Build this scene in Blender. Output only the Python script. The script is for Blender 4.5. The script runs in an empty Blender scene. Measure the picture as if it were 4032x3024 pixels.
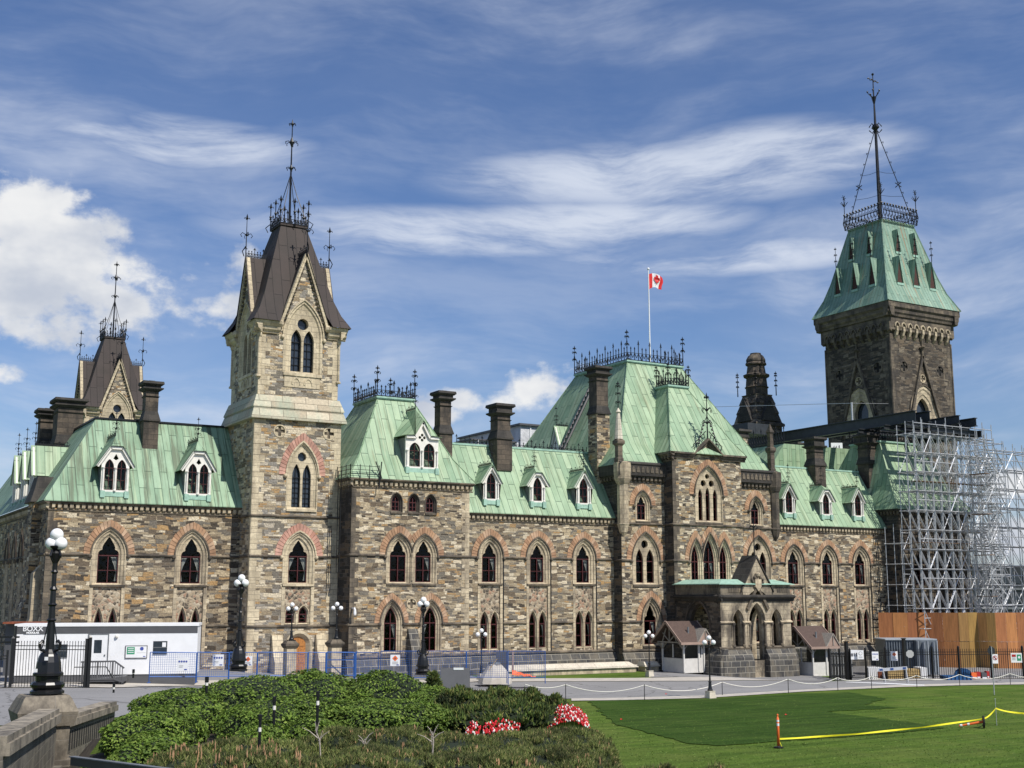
import bpy, math, random
from mathutils import Vector
from mathutils.geometry import tessellate_polygon
random.seed(7)
C = bpy.context.scene.collection
sc = bpy.context.scene
PI = math.pi
rad = math.radians
# ---------------------------------------------------------------- camera
FX, CX, CY = 4825.0, 2016.0, 1512.0
PITCH, YAW, CZ = rad(9.82), rad(30.51), 6.2
cam = bpy.data.cameras.new('camera'); camo = bpy.data.objects.new('camera', cam); C.objects.link(camo)
camo.location = (0, 0, CZ); camo.rotation_euler = (PI/2+PITCH, 0, -YAW)
cam.sensor_width = 36; cam.lens = FX/4032*36; cam.clip_start = .5; cam.clip_end = 3000
sc.camera = camo
# ---------------------------------------------------------------- light
SUN_EL, SUN_AZ = rad(50), rad(15)          # azimuth measured from -Y towards +X
sd = Vector((math.sin(SUN_AZ)*math.cos(SUN_EL), -math.cos(SUN_AZ)*math.cos(SUN_EL), math.sin(SUN_EL)))
sun = bpy.data.lights.new('sun', 'SUN'); suno = bpy.data.objects.new('sun', sun); C.objects.link(suno)
suno.rotation_euler = sd.to_track_quat('Z', 'Y').to_euler()
sun.energy = 5.0; sun.angle = rad(.5); sun.color = (1, .95, .87)
sc.view_settings.view_transform = 'Standard'; sc.view_settings.look = 'None'
sc.view_settings.exposure = 0; sc.view_settings.gamma = 1
# ---------------------------------------------------------------- photo geometry (real positions from measured points)
def ray(px, py):
    u = (px-CX)/FX; v = (CY-py)/FX
    h = math.cos(PITCH)-v*math.sin(PITCH); up = math.sin(PITCH)+v*math.cos(PITCH)
    return (h*math.sin(YAW)+u*math.cos(YAW), h*math.cos(YAW)-u*math.sin(YAW), up)
def onY(px, py, Y):
    r = ray(px, py); t = Y/r[1]; return r[0]*t, CZ+r[2]*t
def onX(px, py, X):
    r = ray(px, py); t = X/r[0]; return r[1]*t, CZ+r[2]*t
def atd(px, py, d):
    r = ray(px, py); h = r[0]*math.sin(YAW)+r[1]*math.cos(YAW); t = d/h
    return Vector((r[0]*t, r[1]*t, CZ+r[2]*t))
def sstep(a):
    a = max(0., min(1., a)); return a*a*(3-2*a)
def gh(x, y):
    x0 = 30+(y-45)*.355
    g = 1.05*sstep((x0-x)/28)
    d = x*math.sin(YAW)+y*math.cos(YAW); lat = x*math.cos(YAW)-y*math.sin(YAW)
    e = 2.3*sstep((49-d)/13)*sstep((5.2-lat)/4.2)
    e2 = 1.2*sstep((34-d)/10); wl = sstep((lat+10.1+(d-25)*.28)/1.5); e *= wl; e2 *= wl
    return max(g*sstep((d-20)/25), max(e, e2))
def G(px, py, it=60):
    r = ray(px, py); t0 = 0.1; z = 0
    h = r[0]*math.sin(YAW)+r[1]*math.cos(YAW)
    d = 8.0
    while d < 400:
        t = d/h
        if CZ+r[2]*t <= gh(r[0]*t, r[1]*t): break
        d += .25
    t = d/h
    return r[0]*t, r[1]*t
# ---------------------------------------------------------------- node helpers
def newmat(name):
    m = bpy.data.materials.new(name); m.use_nodes = True; nt = m.node_tree
    for n in list(nt.nodes): nt.nodes.remove(n)
    o = nt.nodes.new('ShaderNodeOutputMaterial'); b = nt.nodes.new('ShaderNodeBsdfPrincipled')
    nt.links.new(b.outputs[0], o.inputs[0]); return m, nt, b
def L(nt, a, b): nt.links.new(a, b)
def setin(nt, n, k, v):
    if hasattr(v, 'is_linked') or isinstance(v, bpy.types.NodeSocket): nt.links.new(v, n.inputs[k])
    else: n.inputs[k].default_value = v
def mth(nt, op, a, b=None, c=None, clamp=False):
    n = nt.nodes.new('ShaderNodeMath'); n.operation = op; n.use_clamp = clamp
    setin(nt, n, 0, a)
    if b is not None: setin(nt, n, 1, b)
    if c is not None: setin(nt, n, 2, c)
    return n.outputs[0]
def vmul(nt, a, s):
    n = nt.nodes.new('ShaderNodeVectorMath'); n.operation = 'MULTIPLY'; setin(nt, n, 0, a); n.inputs[1].default_value = s
    return n.outputs[0]
def vadd(nt, a, b):
    n = nt.nodes.new('ShaderNodeVectorMath'); n.operation = 'ADD'; setin(nt, n, 0, a); setin(nt, n, 1, b); return n.outputs[0]
def noise(nt, vec, scale, detail=3, rough=.55, w=None):
    n = nt.nodes.new('ShaderNodeTexNoise'); L(nt, vec, n.inputs['Vector'])
    n.inputs['Scale'].default_value = scale; n.inputs['Detail'].default_value = detail; n.inputs['Roughness'].default_value = rough
    return n
def mixc(nt, f, a, b, mode='MIX'):
    n = nt.nodes.new('ShaderNodeMix'); n.data_type = 'RGBA'; n.blend_type = mode
    setin(nt, n, 0, f)
    for k, v in ((6, a), (7, b)):
        if isinstance(v, bpy.types.NodeSocket): nt.links.new(v, n.inputs[k])
        else: n.inputs[k].default_value = (*v, 1) if len(v) == 3 else v
    return n.outputs[2]
def ramp(nt, fac, stops, interp='LINEAR'):
    n = nt.nodes.new('ShaderNodeValToRGB'); n.color_ramp.interpolation = interp
    cr = n.color_ramp
    while len(cr.elements) > 1: cr.elements.remove(cr.elements[0])
    cr.elements[0].position = stops[0][0]
    c = stops[0][1]; cr.elements[0].color = (*c, 1) if len(c) == 3 else c
    for p, c in stops[1:]:
        e = cr.elements.new(p); e.color = (*c, 1) if len(c) == 3 else c
    L(nt, fac, n.inputs[0]); return n.outputs[0]
def bump(nt, b, h, dist=.03, s=1.0):
    n = nt.nodes.new('ShaderNodeBump'); n.inputs['Strength'].default_value = s; n.inputs['Distance'].default_value = dist
    L(nt, h, n.inputs['Height']); L(nt, n.outputs[0], b.inputs['Normal'])
def wallcoord(nt):
    g = nt.nodes.new('ShaderNodeNewGeometry')
    s = nt.nodes.new('ShaderNodeSeparateXYZ'); L(nt, g.outputs['Position'], s.inputs[0])
    n = nt.nodes.new('ShaderNodeSeparateXYZ'); L(nt, g.outputs['True Normal'], n.inputs[0])
    sel = mth(nt, 'GREATER_THAN', mth(nt, 'ABSOLUTE', n.outputs[0]), mth(nt, 'ABSOLUTE', n.outputs[1]))
    u = mth(nt, 'ADD', mth(nt, 'MULTIPLY', s.outputs[0], mth(nt, 'SUBTRACT', 1.0, sel)), mth(nt, 'MULTIPLY', s.outputs[1], sel))
    c = nt.nodes.new('ShaderNodeCombineXYZ'); L(nt, u, c.inputs[0]); L(nt, s.outputs[2], c.inputs[1])
    return c.outputs[0], g.outputs['Position'], u, s.outputs[2]
def brick(nt, vec, bw, bh, mortar=.02, off=.5, sq=1.0, sqf=2, smooth=.2):
    n = nt.nodes.new('ShaderNodeTexBrick'); L(nt, vec, n.inputs['Vector'])
    n.offset = off; n.squash = sq; n.squash_frequency = sqf
    n.inputs['Color1'].default_value = (0, 0, 0, 1); n.inputs['Color2'].default_value = (1, 1, 1, 1); n.inputs['Mortar'].default_value = (.5, .5, .5, 1)
    n.inputs['Scale'].default_value = 1; n.inputs['Mortar Size'].default_value = mortar; n.inputs['Mortar Smooth'].default_value = smooth
    n.inputs['Brick Width'].default_value = bw; n.inputs['Row Height'].default_value = bh
    return n.outputs['Color'], n.outputs['Fac']
M = {}
def rubble(name, cols, mort, bw=.6, bh=.2, dirt=.5, dirtcol=(.06, .05, .045), rough=.9, bmp=.11):
    m, nt, b = newmat(name); uv, pos, u, z = wallcoord(nt)
    w = noise(nt, pos, .55, 2); w2 = noise(nt, pos, 3.0, 2)
    wob = vadd(nt, vmul(nt, w.outputs['Color'], (.9, .35, 0)), vmul(nt, w2.outputs['Color'], (.07, .05, 0)))
    v = vadd(nt, uv, wob)
    c1, f1 = brick(nt, v, bw, bh, .013, .5, 1.6, 3)
    v2 = vadd(nt, v, (3.17, 1.31, 0))
    c2, f2 = brick(nt, v2, bw*1.55, bh*2, .016, .37, .7, 2)
    sep = nt.nodes.new('ShaderNodeSeparateColor'); L(nt, c2, sep.inputs[0])
    sep1 = nt.nodes.new('ShaderNodeSeparateColor'); L(nt, c1, sep1.inputs[0])
    sel = mth(nt, 'GREATER_THAN', sep.outputs[0], .66)
    val = mth(nt, 'ADD', mth(nt, 'MULTIPLY', sep1.outputs[0], mth(nt, 'SUBTRACT', 1.0, sel)), mth(nt, 'MULTIPLY', mth(nt, 'FRACT', mth(nt, 'MULTIPLY', sep.outputs[0], 7.3)), sel))
    fac = mth(nt, 'ADD', mth(nt, 'MULTIPLY', f1, mth(nt, 'SUBTRACT', 1.0, sel)), mth(nt, 'MULTIPLY', f2, sel))
    n = len(cols)
    col = ramp(nt, val, [(i/n, c) for i, c in enumerate(cols)], 'CONSTANT')
    fine = noise(nt, pos, 9, 4, .7)
    col = mixc(nt, .75, col, ramp(nt, fine.outputs[0], [(.3, (.42, .41, .40)), (.7, (1.5, 1.47, 1.4))]), 'MULTIPLY')
    big = noise(nt, pos, .28, 4, .6)
    dm = mth(nt, 'MULTIPLY', ramp_v(nt, big.outputs[0], .42, .72), dirt)
    col = mixc(nt, dm, col, dirtcol)
    col = mixc(nt, mth(nt, 'MULTIPLY', fac, .8), col, mort)
    L(nt, col, b.inputs['Base Color']); b.inputs['Roughness'].default_value = rough
    h = mth(nt, 'ADD', mth(nt, 'MULTIPLY', mth(nt, 'SUBTRACT', 1.0, fac), mth(nt, 'ADD', .6, mth(nt, 'MULTIPLY', val, .4))), mth(nt, 'MULTIPLY', fine.outputs[0], .7))
    bump(nt, b, h, bmp)
    M[name] = m
def ramp_v(nt, v, a, b_):
    n = nt.nodes.new('ShaderNodeMapRange'); L(nt, v, n.inputs[0]); n.inputs[1].default_value = a; n.inputs[2].default_value = b_
    n.interpolation_type = 'SMOOTHSTEP'; return n.outputs[0]
def ashlar(name, ca, cb, stain, samt, bw=.75, bh=.36, mortar=.012, mort=(.25, .22, .18), rough=.85, blotch=.9):
    m, nt, b = newmat(name); uv, pos, u, z = wallcoord(nt)
    c1, f1 = brick(nt, uv, bw, bh, mortar)
    sep = nt.nodes.new('ShaderNodeSeparateColor'); L(nt, c1, sep.inputs[0])
    col = mixc(nt, sep.outputs[0], ca, cb)
    fine = noise(nt, pos, 6, 5, .7)
    col = mixc(nt, .6, col, ramp(nt, fine.outputs[0], [(.3, (.6, .6, .6)), (.7, (1.3, 1.3, 1.3))]), 'MULTIPLY')
    st = noise(nt, vmul(nt, pos, (1, 1, .45)), blotch, 5, .65)
    col = mixc(nt, mth(nt, 'MULTIPLY', ramp_v(nt, st.outputs[0], .40, .66), samt), col, stain)
    col = mixc(nt, mth(nt, 'MULTIPLY', f1, .7), col, mort)
    L(nt, col, b.inputs['Base Color']); b.inputs['Roughness'].default_value = rough
    bump(nt, b, mth(nt, 'ADD', mth(nt, 'MULTIPLY', f1, -1.0), mth(nt, 'MULTIPLY', fine.outputs[0], .5)), .03)
    M[name] = m
def metalroof(name, ca, cb, seam, streaks, rough=.6, sw=.62, rust=0.0, metallic=0.0):
    m, nt, b = newmat(name); uv, pos, u, z = wallcoord(nt)
    sw_ = nt.nodes.new('ShaderNodeSeparateXYZ'); L(nt, uv, sw_.inputs[0])
    cc = nt.nodes.new('ShaderNodeCombineXYZ'); L(nt, sw_.outputs[1], cc.inputs[0]); L(nt, sw_.outputs[0], cc.inputs[1])
    c1, f1 = brick(nt, cc.outputs[0], 3.1, sw, .022, .43, 1.0, 2, .3)
    sep = nt.nodes.new('ShaderNodeSeparateColor'); L(nt, c1, sep.inputs[0])
    col = mixc(nt, sep.outputs[0], ca, cb)
    big = noise(nt, pos, .5, 4, .6)
    col = mixc(nt, .8, col, ramp(nt, big.outputs[0], [(.3, (.70, .74, .70)), (.7, (1.2, 1.17, 1.2))]), 'MULTIPLY')
    stv = noise(nt, vmul(nt, uv, (3.2, .16, 0)), 1.0, 5, .7)
    for (lo, hi, colr, amt) in streaks:
        stn = noise(nt, vadd(nt, vmul(nt, uv, (2.6, .14, 0)), (lo*37, hi*19, 0)), 1.0, 5, .65)
        col = mixc(nt, mth(nt, 'MULTIPLY', ramp_v(nt, stn.outputs[0], lo, hi), amt), col, colr)
    col = mixc(nt, mth(nt, 'MULTIPLY', f1, .75), col, seam)
    L(nt, col, b.inputs['Base Color']); b.inputs['Roughness'].default_value = rough; b.inputs['Metallic'].default_value = metallic
    bump(nt, b, mth(nt, 'ADD', f1, mth(nt, 'MULTIPLY', big.outputs[0], .6)), .04)
    M[name] = m
def plain(name, col, rough=.6, metal=0., var=.0, vs=4., emit=None, spec=None, bmp=0., col2=None):
    m, nt, b = newmat(name)
    b.inputs['Roughness'].default_value = rough; b.inputs['Metallic'].default_value = metal
    if spec is not None: b.inputs['Specular IOR Level'].default_value = spec
    g = nt.nodes.new('ShaderNodeNewGeometry')
    n = noise(nt, g.outputs['Position'], vs, 4, .6)
    c2 = col2 if col2 else tuple(c*(1-var) for c in col)
    c = mixc(nt, ramp_v(nt, n.outputs[0], .35, .65), c2 if (var or col2) else col, col)
    L(nt, c, b.inputs['Base Color'])
    if bmp: bump(nt, b, n.outputs[0], bmp)
    M[name] = m; return m
def island(name, stops, rough=.8, transl=0., var=.3, vs=2.):
    m, nt, b = newmat(name)
    g = nt.nodes.new('ShaderNodeNewGeometry')
    c = ramp(nt, g.outputs['Random Per Island'], stops)
    n = noise(nt, g.outputs['Position'], vs, 3)
    c = mixc(nt, 1.0, c, ramp(nt, n.outputs[0], [(.3, (1-var,)*3), (.7, (1+var*.6,)*3)]), 'MULTIPLY')
    L(nt, c, b.inputs['Base Color']); b.inputs['Roughness'].default_value = rough
    if transl:
        t = nt.nodes.new('ShaderNodeBsdfTranslucent'); L(nt, c, t.inputs[0]); mx = nt.nodes.new('ShaderNodeMixShader'); mx.inputs[0].default_value = transl
        L(nt, b.outputs[0], mx.inputs[1]); L(nt, t.outputs[0], mx.inputs[2])
        out = [x for x in nt.nodes if x.type == 'OUTPUT_MATERIAL'][0]; L(nt, mx.outputs[0], out.inputs[0])
    M[name] = m
DK, BR, TN, BF, LT, OC, GY = (.065, .052, .038), (.15, .115, .078), (.31, .245, .16), (.46, .375, .25), (.66, .57, .42), (.42, .265, .12), (.18, .16, .13)
rubble('wall_stone', [BR, TN, DK, BF, GY, TN, LT, BR, BF, OC, BF, GY, LT], (.36, .31, .24), .44, .155, .30, (.13, .11, .085))
rubble('wall_stone_west', [DK, BR, TN, GY, BF, BR, OC, DK, TN, LT, GY, BF], (.32, .28, .22), .52, .17, .36, (.12, .10, .08))
rubble('tower_stone', [GY, BF, TN, LT, BR, BF, OC, LT, GY, (.5, .44, .35), (.27, .25, .22)], (.44, .39, .32), .50, .165, .15, (.22, .19, .14))
rubble('dark_stone', [DK, (.11, .088, .065), DK, (.16, .13, .095), (.04, .034, .028), BR, (.21, .175, .13), (.09, .078, .062)], (.13, .11, .09), .6, .2, .55, (.035, .03, .026))
rubble('shaded_side_stone', [(.03, .028, .026), (.06, .055, .05), DK, (.04, .04, .04), (.10, .09, .075), BR], (.2, .18, .15), .7, .28, .3, (.02, .02, .02))  # side walls: shade of faces turned from the sun painted into the stone
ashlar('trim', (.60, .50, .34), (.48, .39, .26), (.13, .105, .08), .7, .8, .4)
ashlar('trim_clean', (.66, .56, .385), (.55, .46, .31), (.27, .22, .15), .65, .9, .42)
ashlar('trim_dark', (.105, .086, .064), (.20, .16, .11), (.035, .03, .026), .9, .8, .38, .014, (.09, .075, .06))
ashlar('chimney_stone', (.07, .055, .042), (.13, .10, .072), (.02, .018, .016), .8, .85, .42, .018, (.05, .042, .034), blotch=1.4)
ashlar('soot', (.035, .031, .027), (.06, .052, .044), (.015, .014, .013), .7, .9, .5, .012, (.12, .11, .09))
ashlar('plinth_stone', (.04, .04, .042), (.095, .09, .08), (.20, .17, .12), .55, .95, .48, .03, (.36, .33, .27), blotch=1.6)
ashlar('trim_soot', (.50, .42, .29), (.34, .28, .20), (.055, .045, .035), .9, .75, .36, .012, blotch=.9)
ashlar('porch_dark', (.17, .14, .10), (.27, .225, .16), (.03, .026, .022), .85, .9, .4, .014, blotch=1.1)
ashlar('weathering', (.62, .54, .40), (.40, .33, .23), (.27, .40, .31), .42, 1.9, .6, .02, (.13, .11, .08), blotch=.55)
ashlar('stone_light', (.66, .60, .48), (.58, .52, .42), (.40, .36, .29), .5, 1.6, .5)
metalroof('copper', (.205, .32, .195), (.325, .435, .275), (.06, .115, .07), [(.52, .68, (.12, .145, .065), .6), (.50, .68, (.40, .47, .30), .6), (.60, .70, (.20, .15, .07), .4)], sw=.6)
metalroof('copper_stained', (.175, .29, .18), (.275, .40, .265), (.05, .10, .06), [(.47, .60, (.075, .095, .05), .8), (.52, .68, (.42, .5, .3), .5)], sw=.56)
metalroof('copper_tower', (.155, .265, .20), (.22, .335, .25), (.075, .14, .10), [(.56, .66, (.30, .16, .07), .75), (.55, .70, (.45, .50, .33), .6)], sw=.5)
metalroof('brown_roof', (.030, .021, .018), (.044, .031, .026), (.010, .008, .007), [(.55, .75, (.035, .028, .024), .5), (.62, .8, (.08, .06, .05), .4)], .75, .75)
island('voussoir', [(0, (.33, .185, .105)), (.35, (.45, .27, .155)), (.7, (.27, .15, .09)), (1, (.54, .37, .24))], .85)
island('voussoir_pink', [(0, (.45, .235, .175)), (.5, (.54, .31, .235)), (1, (.40, .20, .145))], .85)
plain('iron', (.012, .013, .016), .45, .3, .3)
plain('white_wood', (.80, .77, .70), .5, 0, .12, 3)
plain('red_frame', (.075, .012, .012), .5, 0, .3)
plain('curtain', (.78, .76, .68), .9, 0, .25, 6)
plain('lead', (.17, .18, .19), .6, 0, .3)
plain('mint', (.34, .53, .42), .6, 0, .25, 3)
plain('steel_grey', (.045, .05, .056), .5, .3, .25, 2)
plain('galv', (.50, .51, .52), .4, .3, .25, 9)
plain('galv_bright', (.80, .80, .80), .35, .3, .1, 9)
plain('plank', (.22, .14, .09), .8, 0, .4, 3)
plain('concrete', (.50, .46, .40), .9, 0, .18, 1.2)
plain('white_paint', (.82, .82, .82), .5, 0, .05, 2)
plain('grey_paint', (.09, .09, .095), .5, 0, .1, 2)
plain('black_paint', (.012, .012, .013), .35, .1, .2)
plain('globe', (.86, .86, .85), .25, 0, .03, 2)
plain('booth_white', (.62, .60, .56), .55, 0, .1, 3)
plain('shingle', (.10, .065, .052), .9, 0, .3, 9)
plain('fascia', (.34, .24, .19), .8, 0, .15, 5)
plain('timber', (.30, .27, .23), .8, 0, .25, 6)
plain('blue_metal', (.03, .11, .36), .45, .2, .15)
plain('machine_blue', (.02, .10, .26), .5, .1, .2)
plain('orange', (.85, .16, .03), .6, 0, .08)
plain('red_paint', (.42, .02, .015), .5, 0, .1)
plain('flag_red', (.60, .012, .012), .7, 0, .05)
plain('flag_white', (.82, .82, .82), .8, 0, .05)
plain('yellow', (.80, .72, .02), .6, 0, .08)
plain('green_sign', (.03, .28, .14), .6)
plain('sign_blue', (.05, .08, .33), .6)
plain('sign_grey', (.42, .42, .40), .6)
plain('sign_text', (.10, .10, .11), .6)
plain('oak', (.48, .20, .05), .45, 0, .35, 8)
plain('lumber', (.52, .36, .15), .8, 0, .35, 5)
plain('tarp', (.62, .63, .65), .7, 0, .25, 1.0, bmp=.15)
plain('rope', (.78, .74, .66), .9)
plain('bark', (.13, .10, .075), .95, 0, .4, 12)
plain('dead_wood', (.42, .37, .31), .95, 0, .3, 12)
plain('mulch', (.045, .035, .022), 1, 0, .5, 5)
plain('dark_bld', (.03, .032, .035), .4, 0, .3, .4)
plain('container_grey', (.14, .16, .18), .5, .2, .25, 1.2)
plain('container_light', (.42, .45, .48), .5, .2, .15, 1.2)
plain('rubber', (.01, .01, .01), .8)
plain('shed_rust', (.32, .09, .04), .8, 0, .4)
m, nt, b = newmat('glass'); M['glass'] = m
g = nt.nodes.new('ShaderNodeNewGeometry'); n = noise(nt, g.outputs['Position'], 2.2, 2)
b.inputs['Base Color'].default_value = (.012, .013, .015, 1); b.inputs['Roughness'].default_value = .06; b.inputs['Specular IOR Level'].default_value = .5
tr = nt.nodes.new('ShaderNodeBsdfTransparent'); tr.inputs[0].default_value = (.55, .57, .58, 1); gl = nt.nodes.new('ShaderNodeBsdfGlossy'); gl.inputs['Roughness'].default_value = .04; gl.inputs[0].default_value = (.8, .85, .9, 1)
fr = nt.nodes.new('ShaderNodeLayerWeight'); fr.inputs[0].default_value = .5; bp = nt.nodes.new('ShaderNodeBump'); bp.inputs['Distance'].default_value = .05; bp.inputs['Strength'].default_value = .4
L(nt, n.outputs[0], bp.inputs['Height']); L(nt, bp.outputs[0], gl.inputs['Normal'])
mx = nt.nodes.new('ShaderNodeMixShader'); L(nt, mth(nt, 'ADD', .015, mth(nt, 'MULTIPLY', mth(nt, 'POWER', fr.outputs[1], 3.0), .4)), mx.inputs[0]); L(nt, tr.outputs[0], mx.inputs[1]); L(nt, gl.outputs[0], mx.inputs[2])
out = [x for x in nt.nodes if x.type == 'OUTPUT_MATERIAL'][0]; L(nt, mx.outputs[0], out.inputs[0])
plain('tower_glass', (.035, .045, .06), .12, 0, .3, 2)
plain('room', (.012, .011, .010), .95)
# cobbled panel under the windows
m, nt, b = newmat('cobble'); M['cobble'] = m
uv, pos, u, z = wallcoord(nt)
vo = nt.nodes.new('ShaderNodeTexVoronoi'); vo.inputs['Scale'].default_value = 4.2; L(nt, pos, vo.inputs['Vector'])
sp = nt.nodes.new('ShaderNodeSeparateColor'); L(nt, vo.outputs['Color'], sp.inputs[0])
col = ramp(nt, sp.outputs[0], [(0, (.10, .08, .06)), (.25, (.36, .28, .19)), (.5, (.34, .21, .14)), (.7, (.2, .155, .11)), (.85, (.44, .37, .27))], 'CONSTANT')
vd = nt.nodes.new('ShaderNodeTexVoronoi'); vd.feature = 'DISTANCE_TO_EDGE'; vd.inputs['Scale'].default_value = 4.2; L(nt, pos, vd.inputs['Vector'])
col = mixc(nt, mth(nt, 'LESS_THAN', vd.outputs[0], .045), col, (.36, .30, .21))
L(nt, col, b.inputs['Base Color']); b.inputs['Roughness'].default_value = .9; bump(nt, b, vd.outputs[0], .08)
# plywood hoarding
m, nt, b = newmat('plywood'); M['plywood'] = m
ply_nodes = None
uv, pos, u, z = wallcoord(nt)
g = nt.nodes.new('ShaderNodeNewGeometry'); oi = g.outputs['Random Per Island']
col = ramp(nt, oi, [(0, (.30, .085, .03)), (.25, (.42, .14, .05)), (.5, (.50, .19, .07)), (.7, (.26, .12, .04)), (.85, (.62, .30, .09)), (1, (.52, .18, .07))])
gr = noise(nt, vmul(nt, pos, (5, 5, .5)), 1.2, 5, .7); col = mixc(nt, .8, col, ramp(nt, gr.outputs[0], [(.3, (.6, .58, .55)), (.7, (1.25, 1.25, 1.25))]), 'MULTIPLY')
L(nt, col, b.inputs['Base Color']); b.inputs['Roughness'].default_value = .75
# grass, asphalt
def grassmat(name, a, c, d, sc_=1.):
    m, nt, b = newmat(name); M[name] = m
    g = nt.nodes.new('ShaderNodeNewGeometry'); pos = g.outputs['Position']
    n1 = noise(nt, pos, 14*sc_, 4, .8); n2 = noise(nt, vmul(nt, pos, (1, .6, 1)), .35, 4, .6); n3 = noise(nt, vmul(nt, pos, (.18, 1.6, 1)), 1.1, 3)
    col = mixc(nt, ramp_v(nt, n1.outputs[0], .35, .65), a, c)
    col = mixc(nt, mth(nt, 'MULTIPLY', ramp_v(nt, n2.outputs[0], .4, .65), .55), col, d)
    col = mixc(nt, .8, col, ramp(nt, n3.outputs[0], [(.38, (.72, .74, .72)), (.62, (1.22, 1.18, 1.12))]), 'MULTIPLY')
    L(nt, col, b.inputs['Base Color']); b.inputs['Roughness'].default_value = 1; b.inputs['Specular IOR Level'].default_value = .1; bump(nt, b, n1.outputs[0], .06)
grassmat('grass', (.065, .115, .016), (.10, .165, .028), (.13, .165, .04))
grassmat('grass_dark', (.028, .062, .009), (.048, .095, .016), (.058, .098, .02))
m, nt, b = newmat('asphalt'); M['asphalt'] = m
g = nt.nodes.new('ShaderNodeNewGeometry'); n1 = noise(nt, g.outputs['Position'], 30, 3, .8); n2 = noise(nt, vmul(nt, g.outputs['Position'], (.6, 1, 1)), .3, 4, .6)
col = mixc(nt, ramp_v(nt, n1.outputs[0], .3, .7), (.20, .195, .195), (.27, .265, .262)); ck = nt.nodes.new('ShaderNodeTexVoronoi'); ck.feature = 'DISTANCE_TO_EDGE'; ck.inputs['Scale'].default_value = .16; L(nt, vadd(nt, g.outputs['Position'], vmul(nt, noise(nt, g.outputs['Position'], .8, 4).outputs['Color'], (1.6, 1.6, 0))), ck.inputs['Vector']); col = mixc(nt, mth(nt, 'MULTIPLY', mth(nt, 'LESS_THAN', ck.outputs[0], .006), .6), col, (.07, .068, .066)); col = mixc(nt, .6, col, ramp(nt, n2.outputs[0], [(.3, (.78, .78, .78)), (.7, (1.15, 1.15, 1.15))]), 'MULTIPLY')
L(nt, col, b.inputs['Base Color']); b.inputs['Roughness'].default_value = .9
island('leaf', [(0, (.055, .105, .010)), (.4, (.11, .19, .018)), (.75, (.17, .26, .03)), (1, (.25, .33, .06))], .75, .22, .4, 1.3)
island('juniper', [(0, (.03, .06, .012)), (.45, (.085, .135, .022)), (.85, (.17, .20, .04)), (1, (.27, .22, .08))], .85, .12, .75, 1.6)
island('needle', [(0, (.06, .09, .02)), (.5, (.135, .175, .04)), (.85, (.24, .25, .07)), (1, (.38, .31, .15))], .85, .12, .75, 1.5)
island('candle', [(0, (.36, .20, .10)), (1, (.52, .32, .17))], .9)
island('bloom', [(0, (.60, .01, .015)), (.76, (.55, .01, .02)), (.77, (.85, .80, .72)), (1, (.9, .88, .82))], .6)
# ---------------------------------------------------------------- sky
wd = bpy.data.worlds.new('World'); sc.world = wd; wd.use_nodes = True; nt = wd.node_tree
bg = nt.nodes['Background']; bg.inputs['Strength'].default_value = .072
sky = nt.nodes.new('ShaderNodeTexSky'); sky.sky_type = 'NISHITA'; sky.sun_disc = False
sky.sun_elevation = SUN_EL; sky.sun_rotation = PI-SUN_AZ; sky.altitude = 100; sky.air_density = 1.15; sky.dust_density = .5; sky.ozone_density = 2.2
tc = nt.nodes.new('ShaderNodeTexCoord'); sp = nt.nodes.new('ShaderNodeSeparateXYZ'); L(nt, tc.outputs['Generated'], sp.inputs[0])
az = mth(nt, 'ARCTAN2', sp.outputs[0], sp.outputs[1]); el = mth(nt, 'ARCSINE', sp.outputs[2])
cb = nt.nodes.new('ShaderNodeCombineXYZ'); L(nt, az, cb.inputs[0]); L(nt, el, cb.inputs[1]); ae = cb.outputs[0]
def azel(px, py):
    r = Vector(ray(px, py)).normalized(); return math.atan2(r.x, r.y), math.asin(r.z)
# thin high cloud, drawn out into streaks
wn = noise(nt, ae, 3.2, 3, .5)
wv = vadd(nt, ae, vmul(nt, wn.outputs['Color'], (.10, .11, 0)))
def streak(sx, sy, rot, scale, lo, hi, seed):
    mp = nt.nodes.new('ShaderNodeMapping'); mp.inputs['Rotation'].default_value = (0, 0, rot); mp.inputs['Scale'].default_value = (sx, sy, 1); mp.inputs['Location'].default_value = (seed, seed*.7, 0)
    L(nt, wv, mp.inputs[0]); n = noise(nt, mp.outputs[0], scale, 6, .62); return ramp_v(nt, n.outputs[0], lo, hi)
s1 = streak(1, 4.5, rad(-9), 3.0, .40, .74, 3.1); s2 = streak(1.3, 8, rad(10), 5.0, .46, .85, 7.7); s3 = streak(1, 2, rad(-20), 2.2, .36, .72, 1.7)
cir = mth(nt, 'ADD', mth(nt, 'MULTIPLY', s1, mth(nt, 'ADD', .30, mth(nt, 'MULTIPLY', s3, .7))), mth(nt, 'MULTIPLY', s2, mth(nt, 'MULTIPLY', s3, .45)))
lowband = ramp_v(nt, el, rad(26), rad(4))
cir = mth(nt, 'MULTIPLY', cir, mth(nt, 'ADD', .50, mth(nt, 'MULTIPLY', lowband, .62)))
cir = mth(nt, 'ADD', cir, mth(nt, 'MULTIPLY', mth(nt, 'MULTIPLY', s3, .13), mth(nt, 'ADD', .6, lowband)))
def blobs(lst, warp):
    acc = None
    for (px, py, rx, ry) in lst:
        a, e = azel(px, py); ra = rx/FX; re = ry/FX
        dx = mth(nt, 'DIVIDE', mth(nt, 'SUBTRACT', az, a), ra); dy = mth(nt, 'DIVIDE', mth(nt, 'SUBTRACT', el, e), re)
        q = mth(nt, 'SUBTRACT', 1.0, mth(nt, 'ADD', mth(nt, 'MULTIPLY', dx, dx), mth(nt, 'MULTIPLY', dy, dy)))
        acc = q if acc is None else mth(nt, 'MAXIMUM', acc, q)
    return acc
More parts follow.
